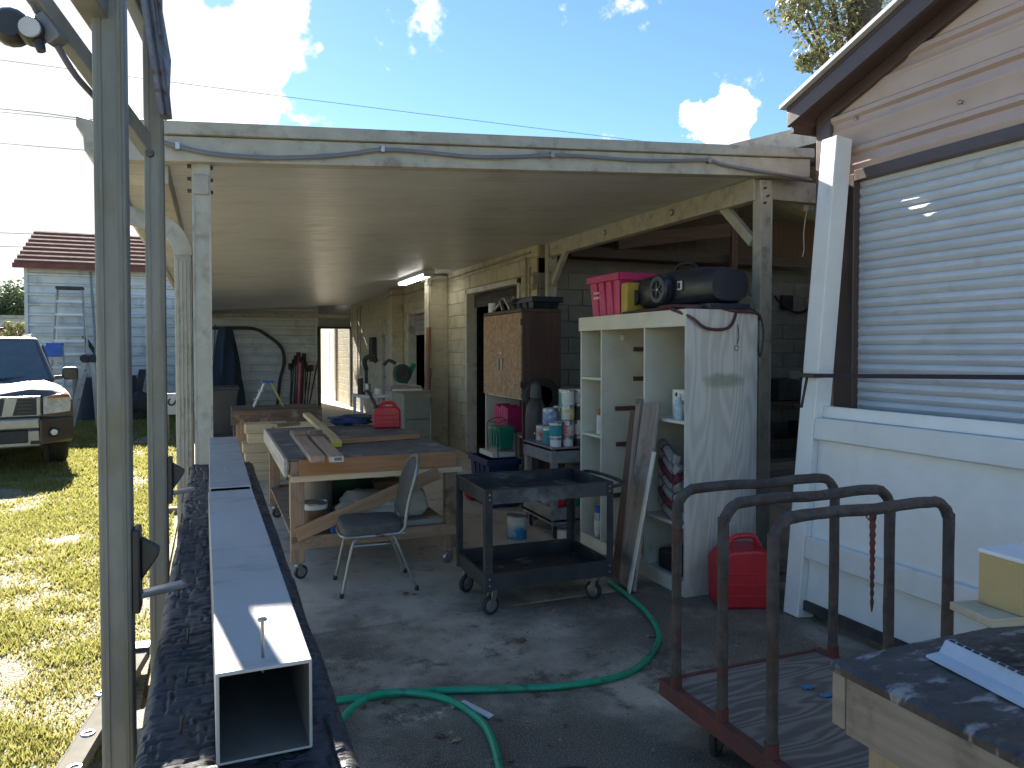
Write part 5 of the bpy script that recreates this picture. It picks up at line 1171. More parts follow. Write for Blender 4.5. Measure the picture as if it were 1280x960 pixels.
# ================================================================== GREY PLASTIC CART WITH PAINT CANS
gx0, gx1, gy0, gy1, GZ = 2.72, 3.22, 5.78, 6.42, .80
m_gp = mat('grey_structural_plastic', (.26, .25, .235), (.2, .195, .18), scale=6, rough=.6, bump=.12, dirt=(.12, .11, .1), dscale=6)
pc = thing('plastic_cart', 'grey plastic service cart loaded with paint cans', 'cart', (gx0, gy0, 0))
gw, gd = gx1 - gx0, gy1 - gy0
for (z, nm) in ((.76, 'top_shelf'), (.14, 'bottom_shelf')):
    s = MB().box(0, gw, 0, gd, z, z + .03).build(nm, m_gp, pc, bevel=.006)
    for (b) in ((0, .02, 0, gd), (gw - .02, gw, 0, gd), (.02, gw - .02, 0, .02), (.02, gw - .02, gd - .02, gd)): MB().box(*b, z - (.1 if z > .5 else .02), z + (.038 if z > .5 else .13)).build('rim', m_gp, s, bevel=.006)
for x in (.0, gw - .07):
    for y in (.0, gd - .07): MB().box(x + .004, x + .066, y + .004, y + .066, .12, .77).build('post', m_gp, pc, bevel=.012)
for x in (.06, gw - .06):
    for y in (.06, gd - .06): caster(pc, x, y, r=.05, top=.14, ang=1.0)
def pcp(x, y, z): return Vector((gx0 + x, gy0 + y, z))
r_, h_ = .057, .135; zb = .791; g_ = .0075
m_lav = mat('lavender_print', (.3, .3, .42), (.6, .6, .6), scale=16, rough=.5); m_tan = mat('tan_print', (.4, .34, .22), (.3, .25, .16), scale=9)
cols = [(.075, [(.05, .075, m_white, None, 'squat white tin under the teal and white can'), (r_, h_, m_white, m_teal, 'teal and white can at the carport side of the pile')]),
 (.195, [(.046, .075, m_white, m_paper, 'small white tin under the red and cream can'), (r_, h_, m_tin, m_redpr, 'red and cream can in the middle of the pile'), (r_, h_, m_tin, m_yel, 'yellow and white can stacked on the red and cream one'), (r_, h_ * .95, m_white, m_paper, 'white can on the very top of the pile')]),
 (.315, [(r_, .08, m_black, None, 'squat black tin at the foot of the pile'), (r_, h_, m_tin, m_paper, 'cream labelled can on the squat black tin'), (r_, h_, m_black, m_dark, 'black can stacked on the cream labelled one'), (r_, h_ * .95, m_tin, m_lav, 'lavender labelled can on top of the black one')]),
 (.43, [(r_, .09, m_tin, m_tan, 'squat tan labelled tin at the cabinet side of the pile'), (r_, h_, m_tin, m_paper, 'plain buff labelled can above the squat tan tin'), (r_, h_, m_tin, None, 'bare silver tin stacked above the buff labelled can')])]
cans = []
for x, col in cols:
    z = zb
    for (r, h, b, l_, lab) in col: cans.append(((x, .085, z), r, h, b, l_, lab + ' on the plastic cart')); z += h + g_
for k, (x, y, n, ms) in enumerate(((.1, .25, 2, (m_teal, m_bluepr)), (.26, .25, 3, (m_bluepr, m_lblue, m_teal)), (.41, .26, 3, (m_dark, m_tan, m_bluepr)), (.12, .44, 1, (m_redpr,)), (.3, .45, 2, (m_paper, m_dark)))):
    z = zb
    for q in range(n): cans.append(((x, y, z), .07, .16, m_tin, ms[q], ['lowest', 'second', 'third'][q] + ' can of the ' + ['teal', 'blue', 'dark', 'red', 'cream'][k] + ' based stack behind the front paint cans')); z += .16 + g_
for (p, r, h, b, l_, lab) in cans: can('paint_can', lab, 'paint can', pcp(*p), r, h, b, l_)
low = [((.12, .14), .07, .2, m_redcan, None, 'red can on the bottom shelf of the plastic cart'), ((.1, .33), .05, .22, m_white, m_paper, 'white bottle can on the bottom shelf of the plastic cart'), ((.3, .16), .09, .2, m_green, None, 'green can on the bottom shelf of the plastic cart'), ((.41, .33), .065, .19, m_tin, m_paper, 'silver can on the bottom shelf of the plastic cart'), ((.25, .42), .08, .24, m_orange, None, 'orange can at the back of the plastic cart bottom shelf')]
for (p, r, h, b, l_, lab) in low: can('paint_can', lab, 'paint can', pcp(*p, .171), r, h, b, l_)
c = W(651, 676, z=0)
def drip():
    m = mat('blue_white_drip', (.6, .58, .5), (.5, .48, .4), scale=6, rough=.5, rand=0); n, l = m.node_tree.nodes, m.node_tree.links; b = n['Principled BSDF']
    src = b.inputs['Base Color'].links[0].from_socket; t = n.new('ShaderNodeTexCoord'); sp = n.new('ShaderNodeSeparateXYZ'); l.new(t.outputs['Object'], sp.inputs[0])
    ns = n.new('ShaderNodeTexNoise'); ns.inputs['Scale'].default_value = 11; l.new(t.outputs['Object'], ns.inputs['Vector'])
    a = n.new('ShaderNodeMath'); a.operation = 'MULTIPLY_ADD'; l.new(ns.outputs['Fac'], a.inputs[0]); a.inputs[1].default_value = .22; l.new(sp.outputs['Z'], a.inputs[2])
    mr = n.new('ShaderNodeMapRange'); l.new(a.outputs[0], mr.inputs['Value']); mr.inputs['From Min'].default_value = .16; mr.inputs['From Max'].default_value = .24
    mx = n.new('ShaderNodeMix'); mx.data_type = 'RGBA'; l.new(mr.outputs[0], mx.inputs['Factor']); mx.inputs['A'].default_value = (.02, .2, .38, 1); l.new(src, mx.inputs['B']); l.new(mx.outputs['Result'], b.inputs['Base Color']); return m
can('paint_bucket', 'open paint tin with blue lower half on the floor behind the utility cart', 'paint can', (c.x, c.y + .09, 0), .088, .205, drip())
c = W(709, 677, z=0); can('paint_can', 'small cream tin on the floor beside the plastic cart', 'paint can', (c.x, c.y + .06, 0), .062, .1, m_paper)
# ================================================================== REAR OF THE CARPORT
def rp(u, v, **k): return W(u, v, **k)
bin_ = thing('wheeled_bin', 'dark grey wheeled bin standing beside the old workbench', 'bin', rp(279, 548, z=0) + Vector((0, .3, 0)))
m_bin = mat('bin_plastic', (.03, .035, .04), (.04, .045, .05), rough=.5)
MB().add([(-.2, -.24, .05), (.2, -.24, .05), (.2, .22, .05), (-.2, .22, .05), (-.28, -.32, .92), (.28, -.32, .92), (.28, .32, .92), (-.28, .32, .92)], [(0, 3, 2, 1), (4, 5, 6, 7), (0, 1, 5, 4), (1, 2, 6, 5), (2, 3, 7, 6), (3, 0, 4, 7)]).build('body', m_bin, bin_, bevel=.03)
MB().box(-.3, .3, -.34, .34, .90, .96).build('lid', m_bin, bin_, bevel=.025)
for s in (-1, 1): MB().cyl((s * .2, .24, .1), (s * .26, .24, .1), .1, n=16).build('wheel', m_rubber, bin_)
MB().cyl((-.28, .36, .88), (.28, .36, .88), .018, n=8).build('handle', m_bin, bin_)
# closed parasol / tarp hanging on the shed wall
pz = rp(282, 408, y=YB - .8)
um = thing('folded_tarp', 'dark blue folded tarp hanging behind the wheeled bin', 'tarp', (pz.x, YB - .8, .0))
mb = MB(); H = pz.z
for i in range(15):
    z = H * (1 - i / 14); r = .14 + .30 * (i / 14) ** .7
    for k in range(28):
        a = 2 * math.pi * k / 28; q = r * (1 + .22 * math.sin(a * 7 + .3 * i) * (.4 + .6 * i / 14)); mb.v.append((q * math.cos(a), q * .6 * math.sin(a), z))
mb.f = [(j * 28 + i, j * 28 + (i + 1) % 28, (j + 1) * 28 + (i + 1) % 28, (j + 1) * 28 + i) for j in range(14) for i in range(28)] + [tuple(range(28))]
mb.build('cloth', mat('navy_tarp', (.015, .03, .05), (.01, .02, .035), rough=.7, bump=.2), um)
MB().tube(smooth_path([(-.25, -.05, H + .05), (-.3, -.1, 1.5), (-.5, -.1, .8), (-.35, -.1, .4)], 5), .014, 6).build('rope', m_dark, um)
wbd = plank('white_board', rp(300, 500, y=YB - .5) * 1.0, rp(296, 432, y=YB - .4), .16, .02, m_siding_white, up=(1, 0, 0), label='narrow white board propped against the shed siding', cat='board')
# black pipe bending over on the back wall
pts = [rp(u, v, y=YB - .15) for u, v in ((262, 410), (290, 410), (318, 411), (335, 420), (348, 430), (354, 440), (355, 455), (350, 475), (348, 495), (346, 515))]
o = MB().tube(smooth_path(pts, 5), .045, 8).build('bent_pipe', m_dark); tag(o, 'long dark flexible pipe arching along the shed siding', 'pipe')
# bundle of handled tools in the corner
grp = 'garden tools in the corner'
for i in range(14):
    u = 362 + i * 1.9 + random.uniform(-1, 1); b0 = rp(362 + i * 1.6, 500, y=YB - .7); t0_ = rp(u + random.uniform(-3, 3), random.uniform(441, 462), y=YB - .25)
    o = thing('garden_tool', ('red' if i in (6, 7) else 'dark') + ' handled garden tool leaning in the corner by the doorway', 'tool', (b0.x, b0.y, 0), 0, grp)
    b0.z = 0; mm = m_red if i in (6, 7) else m_dark
    MB().cyl(b0, t0_, .02, n=6).build('handle', mm, o, world=True)
    MB().box(t0_.x - .06, t0_.x + .06, t0_.y - .03, t0_.y + .03, t0_.z - .12, t0_.z + .06).build('head', m_dark, o, bevel=.01, world=True)
b0 = rp(385, 500, y=YB - .9); b0.z = 0
o = thing('long_handled_rake', 'dark long handled rake leaning towards the doorway jamb', 'rake', b0); t0_ = rp(400, 437, y=YB - .12); MB().cyl(b0, t0_, .022, n=8).build('handle', m_dark, o, world=True); MB().bar(b0 + Vector((-.2, 0, .03)), b0 + Vector((.2, 0, .03)), .05, .05).build('head', m_dark, o, world=True)
# little step ladder on the old workbench
ow0, ow1 = rp(290, 511, z=.88), rp(401, 509, z=.88)
oy = 11.2
A0, A1 = rp(290, 505, y=oy).x, rp(402, 505, y=oy).x
ob_ = thing('old_workbench', 'old dark plank workbench near the wheeled bin', 'workbench', ((A0 + A1) / 2, oy, 0))
tz = rp(340, 511, y=oy).z
for i in range(4): plank('top_plank', (A0, oy + .1 + .2 * i, tz - .02), (A1, oy + .1 + .2 * i + .004, tz - .02), .194, .045, wood('old_plank', (.11, .08, .06), (.07, .05, .04)), ob_)
plank('apron', (A0 - .02, oy - .02, tz - .11), (A1, oy - .02, tz - .11), .04, .2, wood('old_apron', (.17, .12, .085), (.1, .07, .05), dirt=(.28, .24, .18), dscale=5), ob_)
for x in (A0 + .12, A1 - .1):
    for y in (oy + .07, oy + .72): plank('leg', (x, y, 0), (x, y, tz - .045), .14, .1, w_worn, ob_, up=(0, 1, 0))
plank('shelf_plank', (A0 + .1, oy + .4, .3), (A1 - .1, oy + .4, .3), .6, .03, w_worn, ob_)
bxx = MB().box(-.45, .45, -.2, .2, 0, .3).build('dark_box', m_dark, bevel=.02); bxx.location = ((A0 + A1) / 2 - .15, oy + .4, .316); tag(bxx, 'dark box on the lower shelf of the old workbench', 'box')
lump('grey_sack', 'pale grey sack under the old workbench', 'sack', (A1 - .42, oy + .3, .316), .2, .15, .14, mat('sack2', (.3, .28, .24), rough=.8), 21, .2)
sl_ = thing('step_stool', 'small yellow and white step ladder on the old workbench', 'step ladder', (rp(334, 490, y=oy + .5).x, oy + .5, tz + .004))
k_ = .022 * 0 + 1
for s in (-1, 1):
    MB().bar((-.2, s * .13, 0), (-.04, s * .09, .36), .03, .015).build('rail', m_white, sl_); MB().bar((.22, s * .13, 0), (.06, s * .09, .36), .03, .015).build('rear_leg', mat('yellow_alu', (.5, .42, .15), rough=.5), sl_)
for t in (.3, .65): MB().box(-.2 + .16 * t - .03, -.2 + .16 * t + .03, -.12, .12, .36 * t - .01, .36 * t + .01).build('step', m_white, sl_)
MB().box(-.07, .09, -.11, .11, .35, .38).build('top_step', m_blue, sl_, bevel=.008)
# stacked pale timbers under and before it
grp = 'pale timber offcuts'
n_ = 0
for r in range(6):
    for i in range(2):
        x = rp(303, 540, y=9.8).x + .03 * ((r * 5 + i * 3) % 3); z0 = .12 * r + .06; y = 9.8 + .17 * i
        plank('timber_offcut', (x, y, z0), (x + .52 - .1 * ((r + i) % 3), y + .03 * ((r + i) % 2), z0), .15, .119, w_pine_pale, label='pale squared timber in the stack behind the workbench', cat='timber', group=grp, bevel=.006)
        if i == 0: plank('timber_offcut', (x + .56 - .1 * (r % 3), y + .01, z0), (x + .98 - .06 * (r % 2), y + .02, z0), .15, .119, w_pine_pale, label='pale squared timber in the stack behind the workbench', cat='timber', group=grp, bevel=.006)
# beige saw stand, mitre saw, white table
by = 10.6
s0, s1 = rp(505, 500, y=by), rp(538, 500, y=by)
ss = thing('saw_stand', 'beige cabinet stand carrying the green mitre saw', 'cabinet', (s0.x, by, 0)); sw = s1.x - s0.x; sz = rp(520, 489, y=by).z
m_beige = mat('beige_metal', (.24, .24, .2), (.19, .19, .155), rough=.5, bump=.05)
MB().box(0, sw, 0, .8, .02, sz - .03).build('body', m_beige, ss, bevel=.008); MB().box(-.03, sw + .03, -.02, .84, sz - .03, sz).build('top', w_worn, ss, bevel=.004)
for z in (.35, .62): MB().box(.03, sw - .03, -.012, 0, z, z + .008).build('drawer_gap', m_dark, ss)
ms_ = thing('mitre_saw', 'green mitre saw with round blade guard on the beige stand', 'saw', (s0.x + sw * .15, by + .35, sz))
MB().box(-.25, .25, -.2, .2, 0, .07).build('base', m_steel, ms_, bevel=.01); MB().lathe([(0, -.03), (.13, -.03), (.145, -.02), (.145, .02), (.13, .03), (0, .03)], 24, (0, 0, .25), 'y').build('blade_guard', mat('dark_green_paint', (.015, .09, .06), rough=.5), ms_)
MB().lathe([(0, 0), (.11, 0), (.11, .005), (0, .005)], 24, (0, -.04, .26), 'y').build('blade', m_dark, ms_); MB().bar((.05, .05, .1), (.2, .05, .4), .07, .07).build('arm', m_green, ms_, bevel=.01); MB().tube(smooth_path([(-.1, 0, .4), (-.2, 0, .45), (-.28, 0, .38)], 4), .025, 8).build('handle', m_dark, ms_); MB().cyl((-.02, .05, .3), (-.02, .22, .3), .07, n=14).build('motor', m_dark, ms_)
MB().box(-.2, .25, -.24, -.2, .0, .03).build('fence', m_white, ms_, bevel=.004)
wt = thing('white_table', 'small white table with clutter near the mitre saw', 'table', (rp(450, 500, y=13.0).x, 13.0, 0)); wz = rp(460, 495, y=13).z
wx = rp(487, 500, y=13).x - wt.location.x
MB().box(0, wx, 0, .8, wz - .04, wz).build('table_top', m_white_metal, wt, bevel=.005)
for x in (.04, wx - .04):
    for y in (.05, .75): MB().box(x - .025, x + .025, y - .025, y + .025, 0, wz - .04).build('leg', m_white_metal, wt)
for (dx, dy, r, h, m, lab) in ((.2, .3, .05, .2, m_steel, 'steel canister on the small white table'), (.36, .25, .06, .12, m_white, 'white tub on the small white table'), (.1, .5, .05, .3, m_dark, 'dark bottle on the small white table')):
    can('container', lab, 'container', (wt.location.x + dx, 13 + dy, wz), r, h, m)
dr_ = thing('bench_tool', 'dark bench tool with curved handle on the small white table', 'tool', (wt.location.x + .22, 13.55, wz))
MB().lathe([(0, 0), (.1, 0), (.1, .03), (.03, .05), (.03, .5), (0, .5)], 14).build('column', m_dark, dr_); MB().tube(smooth_path([(0, 0, .45), (-.05, -.1, .62), (.05, -.16, .7), (.16, -.12, .6)], 5), .045, 8).build('head', m_dark, dr_)
# planks standing against the wall between the doors
plank('leaning_board', (3.28, 11.95, 0), (3.37, 12.02, 2.02), .16, .04, wood('reddish_board', (.26, .13, .08), (.2, .1, .06)), up=(1, 0, 0), label='tall reddish board leaning on the cream pilaster', cat='board')
plank('leaning_board', (3.2, 11.6, 0), (3.36, 11.98, 1.32), .22, .03, w_dark, up=(1, 0, 0), label='broad dark board leaning on the cream pilaster', cat='board')
plank('leaning_board', (3.1, 11.35, 0), (3.36, 11.92, .82), .14, .03, w_grey, up=(1, 0, 0), label='short grey board leaning low against the cream pilaster', cat='board')
# in the dark garage: shelf unit, machine, red tool chest
gs = thing('garage_shelf', 'steel shelf unit loaded with dark clutter inside the near garage door', 'shelf', (4.9, 9.1, 0))
for z in (.5, 1.0, 1.5, 2.0): MB().box(0, .5, 0, 2.6, z, z + .03).build('shelf', m_steel, gs)
for y in (0, 1.3, 2.6): MB().box(-.01, .03, y - .02, y + .02, 0, 2.3).build('post', m_white_metal, gs)
for i in range(18):
    z = (.53, 1.03, 1.53, .0)[i % 4]; y = 9.2 + .27 * (i // 2); m = [m_red, m_blue, m_dark, m_white, m_steel][i % 5]
    o = MB().box(-.15, .15, -.11, .11, 0, random.uniform(.15, .4)).build('storage_box', m, bevel=.01); o.location = (5.1, y, z); tag(o, ['red', 'blue', 'black', 'white', 'grey'][i % 5] + ' storage box on the steel shelf unit in the garage', 'box', 'boxes on the garage shelf')
rc = thing('tool_chest', 'red wheeled tool chest inside the near garage door', 'tool chest', (4.35, 10.55, 0)); MB().box(-.2, .2, -.3, .3, .12, .95).build('body', m_red, rc, bevel=.01)
for z in (.25, .45, .65, .8): MB().box(-.212, -.2, -.27, .27, z, z + .12).build('drawer', m_red, rc, bevel=.004)
for s in (-1, 1): MB().cyl((-.15, s * .25, .06), (-.11, s * .25, .06), .06, n=14).build('wheel', m_rubber, rc)
MB().tube(smooth_path([(4.2, 9.4, 2.9), (4.15, 9.5, 2.3), (4.2, 9.6, 2.0), (4.18, 9.5, 1.85)], 5), .012, 6)
# bay: low shelf, black box on wall, hanging cable, wire box
bsx = thing('bay_shelf', 'dark timber shelf bench along the back wall of the side bay', 'shelf', (6.4, 7.8, 0))
for z in (.45, .95): plank('board', (4.6, 7.9, z), (8.1, 7.9, z), .5, .04, w_dark, bsx)
for x in (4.7, 6.3, 8.0): plank('leg', (x, 7.7, 0), (x, 7.7, .95), .07, .07, w_dark, bsx, up=(0, 1, 0))
for i in range(8):
    o = MB().box(-.18, .18, -.15, .15, 0, .2 + .05 * (i % 3)).build('dark_case', m_dark, bevel=.02); o.location = (4.95 + .43 * i, 7.85, .97 if i % 2 else .47); tag(o, 'dark case on the ' + ('upper' if i % 2 else 'lower') + ' timber shelf in the side bay', 'case', 'cases on the bay shelf')
for i in range(5): plank('stored_board', (5.6, 7.4 - .02 * i, .62 + .0 * i) if False else (4.4, 7.3 - .03 * i, .06 + .05 * i), (8.1, 7.3 - .03 * i, .06 + .05 * i), .28, .045, w_grey, label='long grey board in the pile on the bay floor', cat='board', group='boards piled in the bay')
wbx = MB().box(-.1, .1, -.06, 0, 0, .2).build('outlet_box', m_black, bevel=.01); q = W(982, 378, y=8.29); wbx.location = (q.x, 8.27, q.z - .1); tag(wbx, 'black outlet box on the bay block wall', 'outlet box')
pts = [W(u, v, y=8.2) for u, v in ((968, 370), (975, 378), (988, 388), (1000, 391), (1012, 384), (1022, 371), (1030, 360))]
o = MB().tube(smooth_path(pts, 5), .018, 6).build('hanging_cable', m_black); tag(o, 'black cable hanging in a loop on the bay block wall', 'cable')
jb = thing('wire_box', 'small white junction box with dangling wire at the carport corner', 'junction box', W(1011, 256, y=4.66))
MB().box(-.03, .03, -.03, .03, -.05, .05).build('box', m_white, jb, bevel=.006); MB().tube(smooth_path([(-.02, 0, -.05), (-.04, 0, -.15), (-.05, 0, -.25), (-.045, 0, -.36), (-.06, 0, -.42)], 4), .004, 5).build('wire', m_white, jb); MB().tube(smooth_path([(0, 0, .05), (.01, .01, .14), (-.005, -.04, .22)], 4), .006, 5).build('wire', m_dark, jb)
# ================================================================== HOOPED LUMBER CART
lc = thing('lumber_cart', 'low plywood cart with three rusty padded hoops and red steel edge', 'cart', (1.79, 1.0, 0))
Lx = lc.location
LW = .86; zc_ = .235
m_foam = mat('rusty_tube', (.055, .045, .04), (.1, .085, .075), scale=16, rough=.85, bump=.7, bscale=50, dirt=(.09, .045, .03), dscale=11, dlo=.54, dhi=.66)
m_redst = mat('rusted_red_steel', (.16, .04, .03), (.1, .035, .025), scale=8, rough=.8, bump=.3, dirt=(.06, .04, .035), dscale=12)
def ply_mat(): return grain_mat('weathered_plywood', (.14, .118, .098), (.25, .218, .182), (1.0, 5.0, 3), 14, bump=.4)[0]
dk = MB().box(.02, LW - .02, -.2, 1.66, zc_ - .03, zc_ - .008).build('deck', ply_mat(), lc, bevel=.003)
for x in (-.02, LW - .02): MB().box(x, x + .04, -.22, 1.68, zc_ - .07, zc_).build('edge_rail', m_redst, lc, bevel=.004)
for y in (-.22, 1.661): MB().box(.0205, LW - .0205, y, y + .02, zc_ - .068, zc_ - .002).build('edge_rail', m_redst, lc, bevel=.003)
for y in (1.01, 1.28, 1.58):
    hz = 1.065 - zc_; r = .09; pts = [(0, y, zc_ - .02), (0, y, zc_ + .1), (0, y, zc_ + .3), (0, y, zc_ + hz - r)]
    pts += arc((r, y, zc_ + hz - r), r, 180, 90, 7, 'xz')[1:] + [(LW * .3, y, zc_ + hz + .004), (LW * .55, y, zc_ + hz - .003), (LW * .75, y, zc_ + hz + .003)] + arc((LW - r, y, zc_ + hz - r), r, 90, 0, 7, 'xz') + [(LW, y, zc_ + .3), (LW, y, zc_ - .02)]
    mb = MB().tube([Vector(p) for p in smooth_path(pts, 3)], .0215, 10)
    mb.v = [(a + .003 * mnoise.noise(Vector((a * 40, b * 40, c * 40))), b + .003 * mnoise.noise(Vector((a * 40, b * 40, c * 40 + 9))), c + .003 * mnoise.noise(Vector((a * 40 + 5, b * 40, c * 40)))) for a, b, c in mb.v]
    hp = mb.build('hoop', m_foam, lc)
    for x in (0, LW): MB().cyl((x, y, zc_ - .002), (x, y, zc_ + .05), .026, n=10).build('socket', m_redst, hp)
for x in (.12, LW - .12):
    for y in (.1, 1.45): caster(lc, x, y, r=.07, top=zc_ - .03, ang=.6)
sst = thing('serrated_strip', 'rusty serrated strip hanging from the hoop of the lumber cart', 'strip', (1.79 + LW * .55, 1.985, .7))
mb = MB(); zt_ = 1.045; n_ = 22
c = W(1091, 650, y=2.0)
pts_ = [(0, 0)] + [(.010 + (.006 if i % 2 else 0) - .008 * i / n_, -.34 * (i + .5) / n_) for i in range(n_)] + [(0, -.36)] + [(-.012 + .01 * i / n_, -.34 * (1 - (i) / n_)) for i in range(0, n_, 3)][::1]
left_ = [(-.012 + .010 * (i / n_) - (.004 if i % 2 else 0), -.34 * (i + .5) / n_) for i in range(n_)][::-1]
pts_ = [(.011, 0)] + [(.010 + (.006 if i % 2 else 0) - .008 * i / n_, -.34 * (i + .5) / n_) for i in range(n_)] + [(0, -.37)] + left_ + [(-.011, 0)]
mb.prism([(c.x + a, zt_ + .01 + b) for a, b in pts_], 'y', 1.997, 2.003); sst.location = (c.x, 2.0, zt_ - .36); mb.build('blade', m_redst, sst, world=True); MB().tube(arc((c.x, 2.01, zt_), .024, 0, 360, 10, 'yz'), .003, 5).build('wire_tie', m_bolt, sst, world=True)
for i, (u, v) in enumerate(((1010, 858), (1032, 868))):
    c = W(u, v, z=zc_); o = MB().grid(lambda a, b: ((a - .5) * .05, (b - .5) * .03, .006 + .008 * mnoise.noise(Vector((a * 3, b * 3, i)))), 8, 8).build('plastic_scrap', mat('cyan_scrap', (.05, .25, .45), rough=.4), solid=.002); o.location = (c.x, c.y, zc_ - .006); tag(o, ['torn blue plastic scrap on the cart deck', 'small blue plastic scrap touching the burnt bench'][i], 'scrap')
# ================================================================== BURNT BENCH bottom right
BZ = .86; k0 = W(1038, 823, z=BZ)
bb_ = thing('burnt_bench', 'heavy timber bench with scorched black top beside the lumber cart', 'bench', (k0.x, k0.y - 1.0, 0))
m_btop = mat('scorched_top', (.014, .015, .018), (.06, .058, .058), scale=5, stretch=(1, 1.6, 1), rough=.5, bump=.7, bscale=22, dirt=(.3, .29, .28), dscale=10, dlo=.53, dhi=.66, dstretch=(1, 2.2, 1), spec=.7, rand=.0)
m_face = mat('sooty_timber', (.34, .29, .22), (.24, .2, .15), scale=3, stretch=(9, .8, 9), rough=.8, bump=.3, bscale=8, dirt=(.035, .033, .03), dscale=4.5, dlo=.5, dhi=.75)
bw_, bl = 1.5, 1.9
def burnt(i, y0, y1):
    def f(a, b):
        x = bw_ * a; y = y0 + (y1 - y0) * b
        e = min(b, 1 - b) * (y1 - y0)
        z = .0028 * mnoise.noise(Vector((x * 6, y * 14, 3))) - .003 * max(0, 1 - abs(mnoise.noise(Vector((x * 7, y * 22, 3)))) / .1) - .001 * max(0, 1 - e / .004) + .0014 * mnoise.noise(Vector((x * 60, y * 90, 2)))
        if a == 0: z -= .006 + .006 * abs(mnoise.noise(Vector((0, y * 40, 1))))
        return (k0.x + x, k0.y - bl + y, BZ + z - .003)
    g = MB().grid(f, 170, 66); k = len(g.v)
    n1 = 171
    ring = [j * n1 for j in range(67)]
    for q_ in ring: x, y, z = g.v[q_]; g.v.append((x, y, BZ - .03))
    for q_ in range(66): g.f.append((ring[q_], ring[q_ + 1], k + q_ + 1, k + q_))
    k = len(g.v); row = list(range(66 * n1, 67 * n1))
    for q_ in row: x, y, z = g.v[q_]; g.v.append((x, y, BZ - .03))
    for q_ in range(n1 - 1): g.f.append((row[q_], row[q_ + 1], k + q_ + 1, k + q_))
    return g.build('top_plank', m_btop, bb_, world=True)
nb_ = 4
for i in range(nb_): burnt(i, bl * i / nb_ + .0003, bl * (i + 1) / nb_ - .0003)
MB().box(k0.x + .01, k0.x + bw_, k0.y - bl, k0.y - .004, BZ - .045, BZ - .028).build('sub_top', m_char, bb_, world=True)
MB().box(k0.x + .004, k0.x + .042, k0.y - bl, k0.y - .046, BZ - .175, BZ - .03).build('apron', m_face, bb_, world=True, bevel=.004)
MB().box(k0.x + .002, k0.x + bw_, k0.y - .044, k0.y - .004, BZ - .165, BZ - .031).build('apron', m_face, bb_, world=True, bevel=.004)
for (x, y) in ((.09, -.13), (.09, -1.7), (1.35, -.13), (1.35, -1.7)): MB().box(k0.x + x - .045, k0.x + x + .05, k0.y + y - .05, k0.y + y + .05, 0, BZ - .045).build('leg', m_face if x > 1 else wood('pale_leg', (.46, .37, .24), (.36, .28, .18), 'z'), bb_, world=True, bevel=.004)
# white trim strip with slots on the bench
a, b = W(1172, 820, z=BZ), W(1420, 946, z=BZ); dv = (b - a).normalized(); sv = Vector((dv.y, -dv.x, 0))
tsx = thing('metal_trim', 'white slotted metal trim strip lying on the scorched bench', 'trim strip', (a + b) / 2)
profs = [(-.032, .0), (-.03, .006), (.004, .010), (.020, .038), (.034, .040), (.034, .037), (.022, .035), (.006, .006), (-.03, .002)]
mb = MB(); n_ = len(profs)
for q in (a, b): mb.v += [tuple(q - sv * s_ * 1.15 + Vector((0, 0, z * 1.0 + .001))) for s_, z in profs]
mb.f = [(i, (i + 1) % n_, (i + 1) % n_ + n_, i + n_) for i in range(n_)] + [tuple(range(n_)), tuple(range(2 * n_ - 1, n_ - 1, -1))]
mb.build('strip', m_white_metal, tsx, world=True)
for i in range(19):
    c = a.lerp(b, .03 + .05 * i) - sv * .031; c.z = BZ + .0415; MB().bar(c - dv * .008, c + dv * .008, .006, .003).build('slot', m_dark, tsx, world=True)
# pale board and carton standing on a block at the bench's far side
bl0 = MB().box(-.1, .1, -.12, .12, 0, .085).build('wood_block', w_pine, bevel=.004); bl0.location = (2.42, 1.28, BZ - .004); tag(bl0, 'pine block propping up the pale board on the scorched bench', 'wood block')
q0 = W(1212, 768, z=BZ + .10); q1 = q0 + Vector((.75, -.16, 0))
plank('pale_board', q0, q1, .14, .022, w_pine_pale, label='pale pine board jutting over the far edge of the scorched bench', cat='board')
cz0 = BZ + .112; c = W(1243, 765, z=cz0)
cn = thing('tan_carton', 'tan carton standing on the pale board above the scorched bench', 'carton', (c.x + .19, c.y + .0, cz0), R(-3)); MB().box(-.16, .16, -.06, .06, 0, .135).build('box', mat('tan_card', (.5, .37, .16), (.44, .32, .14), rough=.6, bump=.05), cn, bevel=.003); MB().box(-.162, .162, -.062, .062, .135, .147).build('lid', m_white, cn, bevel=.003)
# ================================================================== HOSE, litter
hm = thing('garden_hose', 'green garden hose snaking over the weathered concrete', 'hose', W(600, 860, z=0))
def gp_(pts): return smooth_path([Vector((p.x, p.y, .017)) for p in (W(u, v, z=.012) for u, v in pts)], 7)
MB().tube(gp_(((762, 728), (778, 740), (802, 760), (818, 780), (824, 797), (815, 818), (795, 837), (760, 850), (700, 859), (640, 862), (570, 864), (510, 867), (460, 872), (400, 880), (330, 890))), .0165, 10).build('hose', m_hose, hm, world=True)
MB().tube([Vector((p.x, p.y, .017 + .03 * math.exp(-((i - 18) / 8) ** 2))) for i, p in enumerate(gp_(((385, 960), (415, 922), (440, 893), (475, 875), (520, 869), (560, 876), (590, 893), (610, 915), (622, 950), (630, 1000))))], .0165, 10).build('hose', m_hose, hm, world=True)
c = W(716, 958, z=.30); bk = thing('dark_bucket', 'dark blue bucket standing on the weathered concrete between hose and cart', 'bucket', (c.x - .05, c.y - .13, 0))
MB().lathe([(0, 0), (.105, 0), (.135, .29), (.142, .29), (.142, .30), (.13, .30), (.128, .28), (.10, .012), (0, .012)], 28).build('body', m_navy, bk)
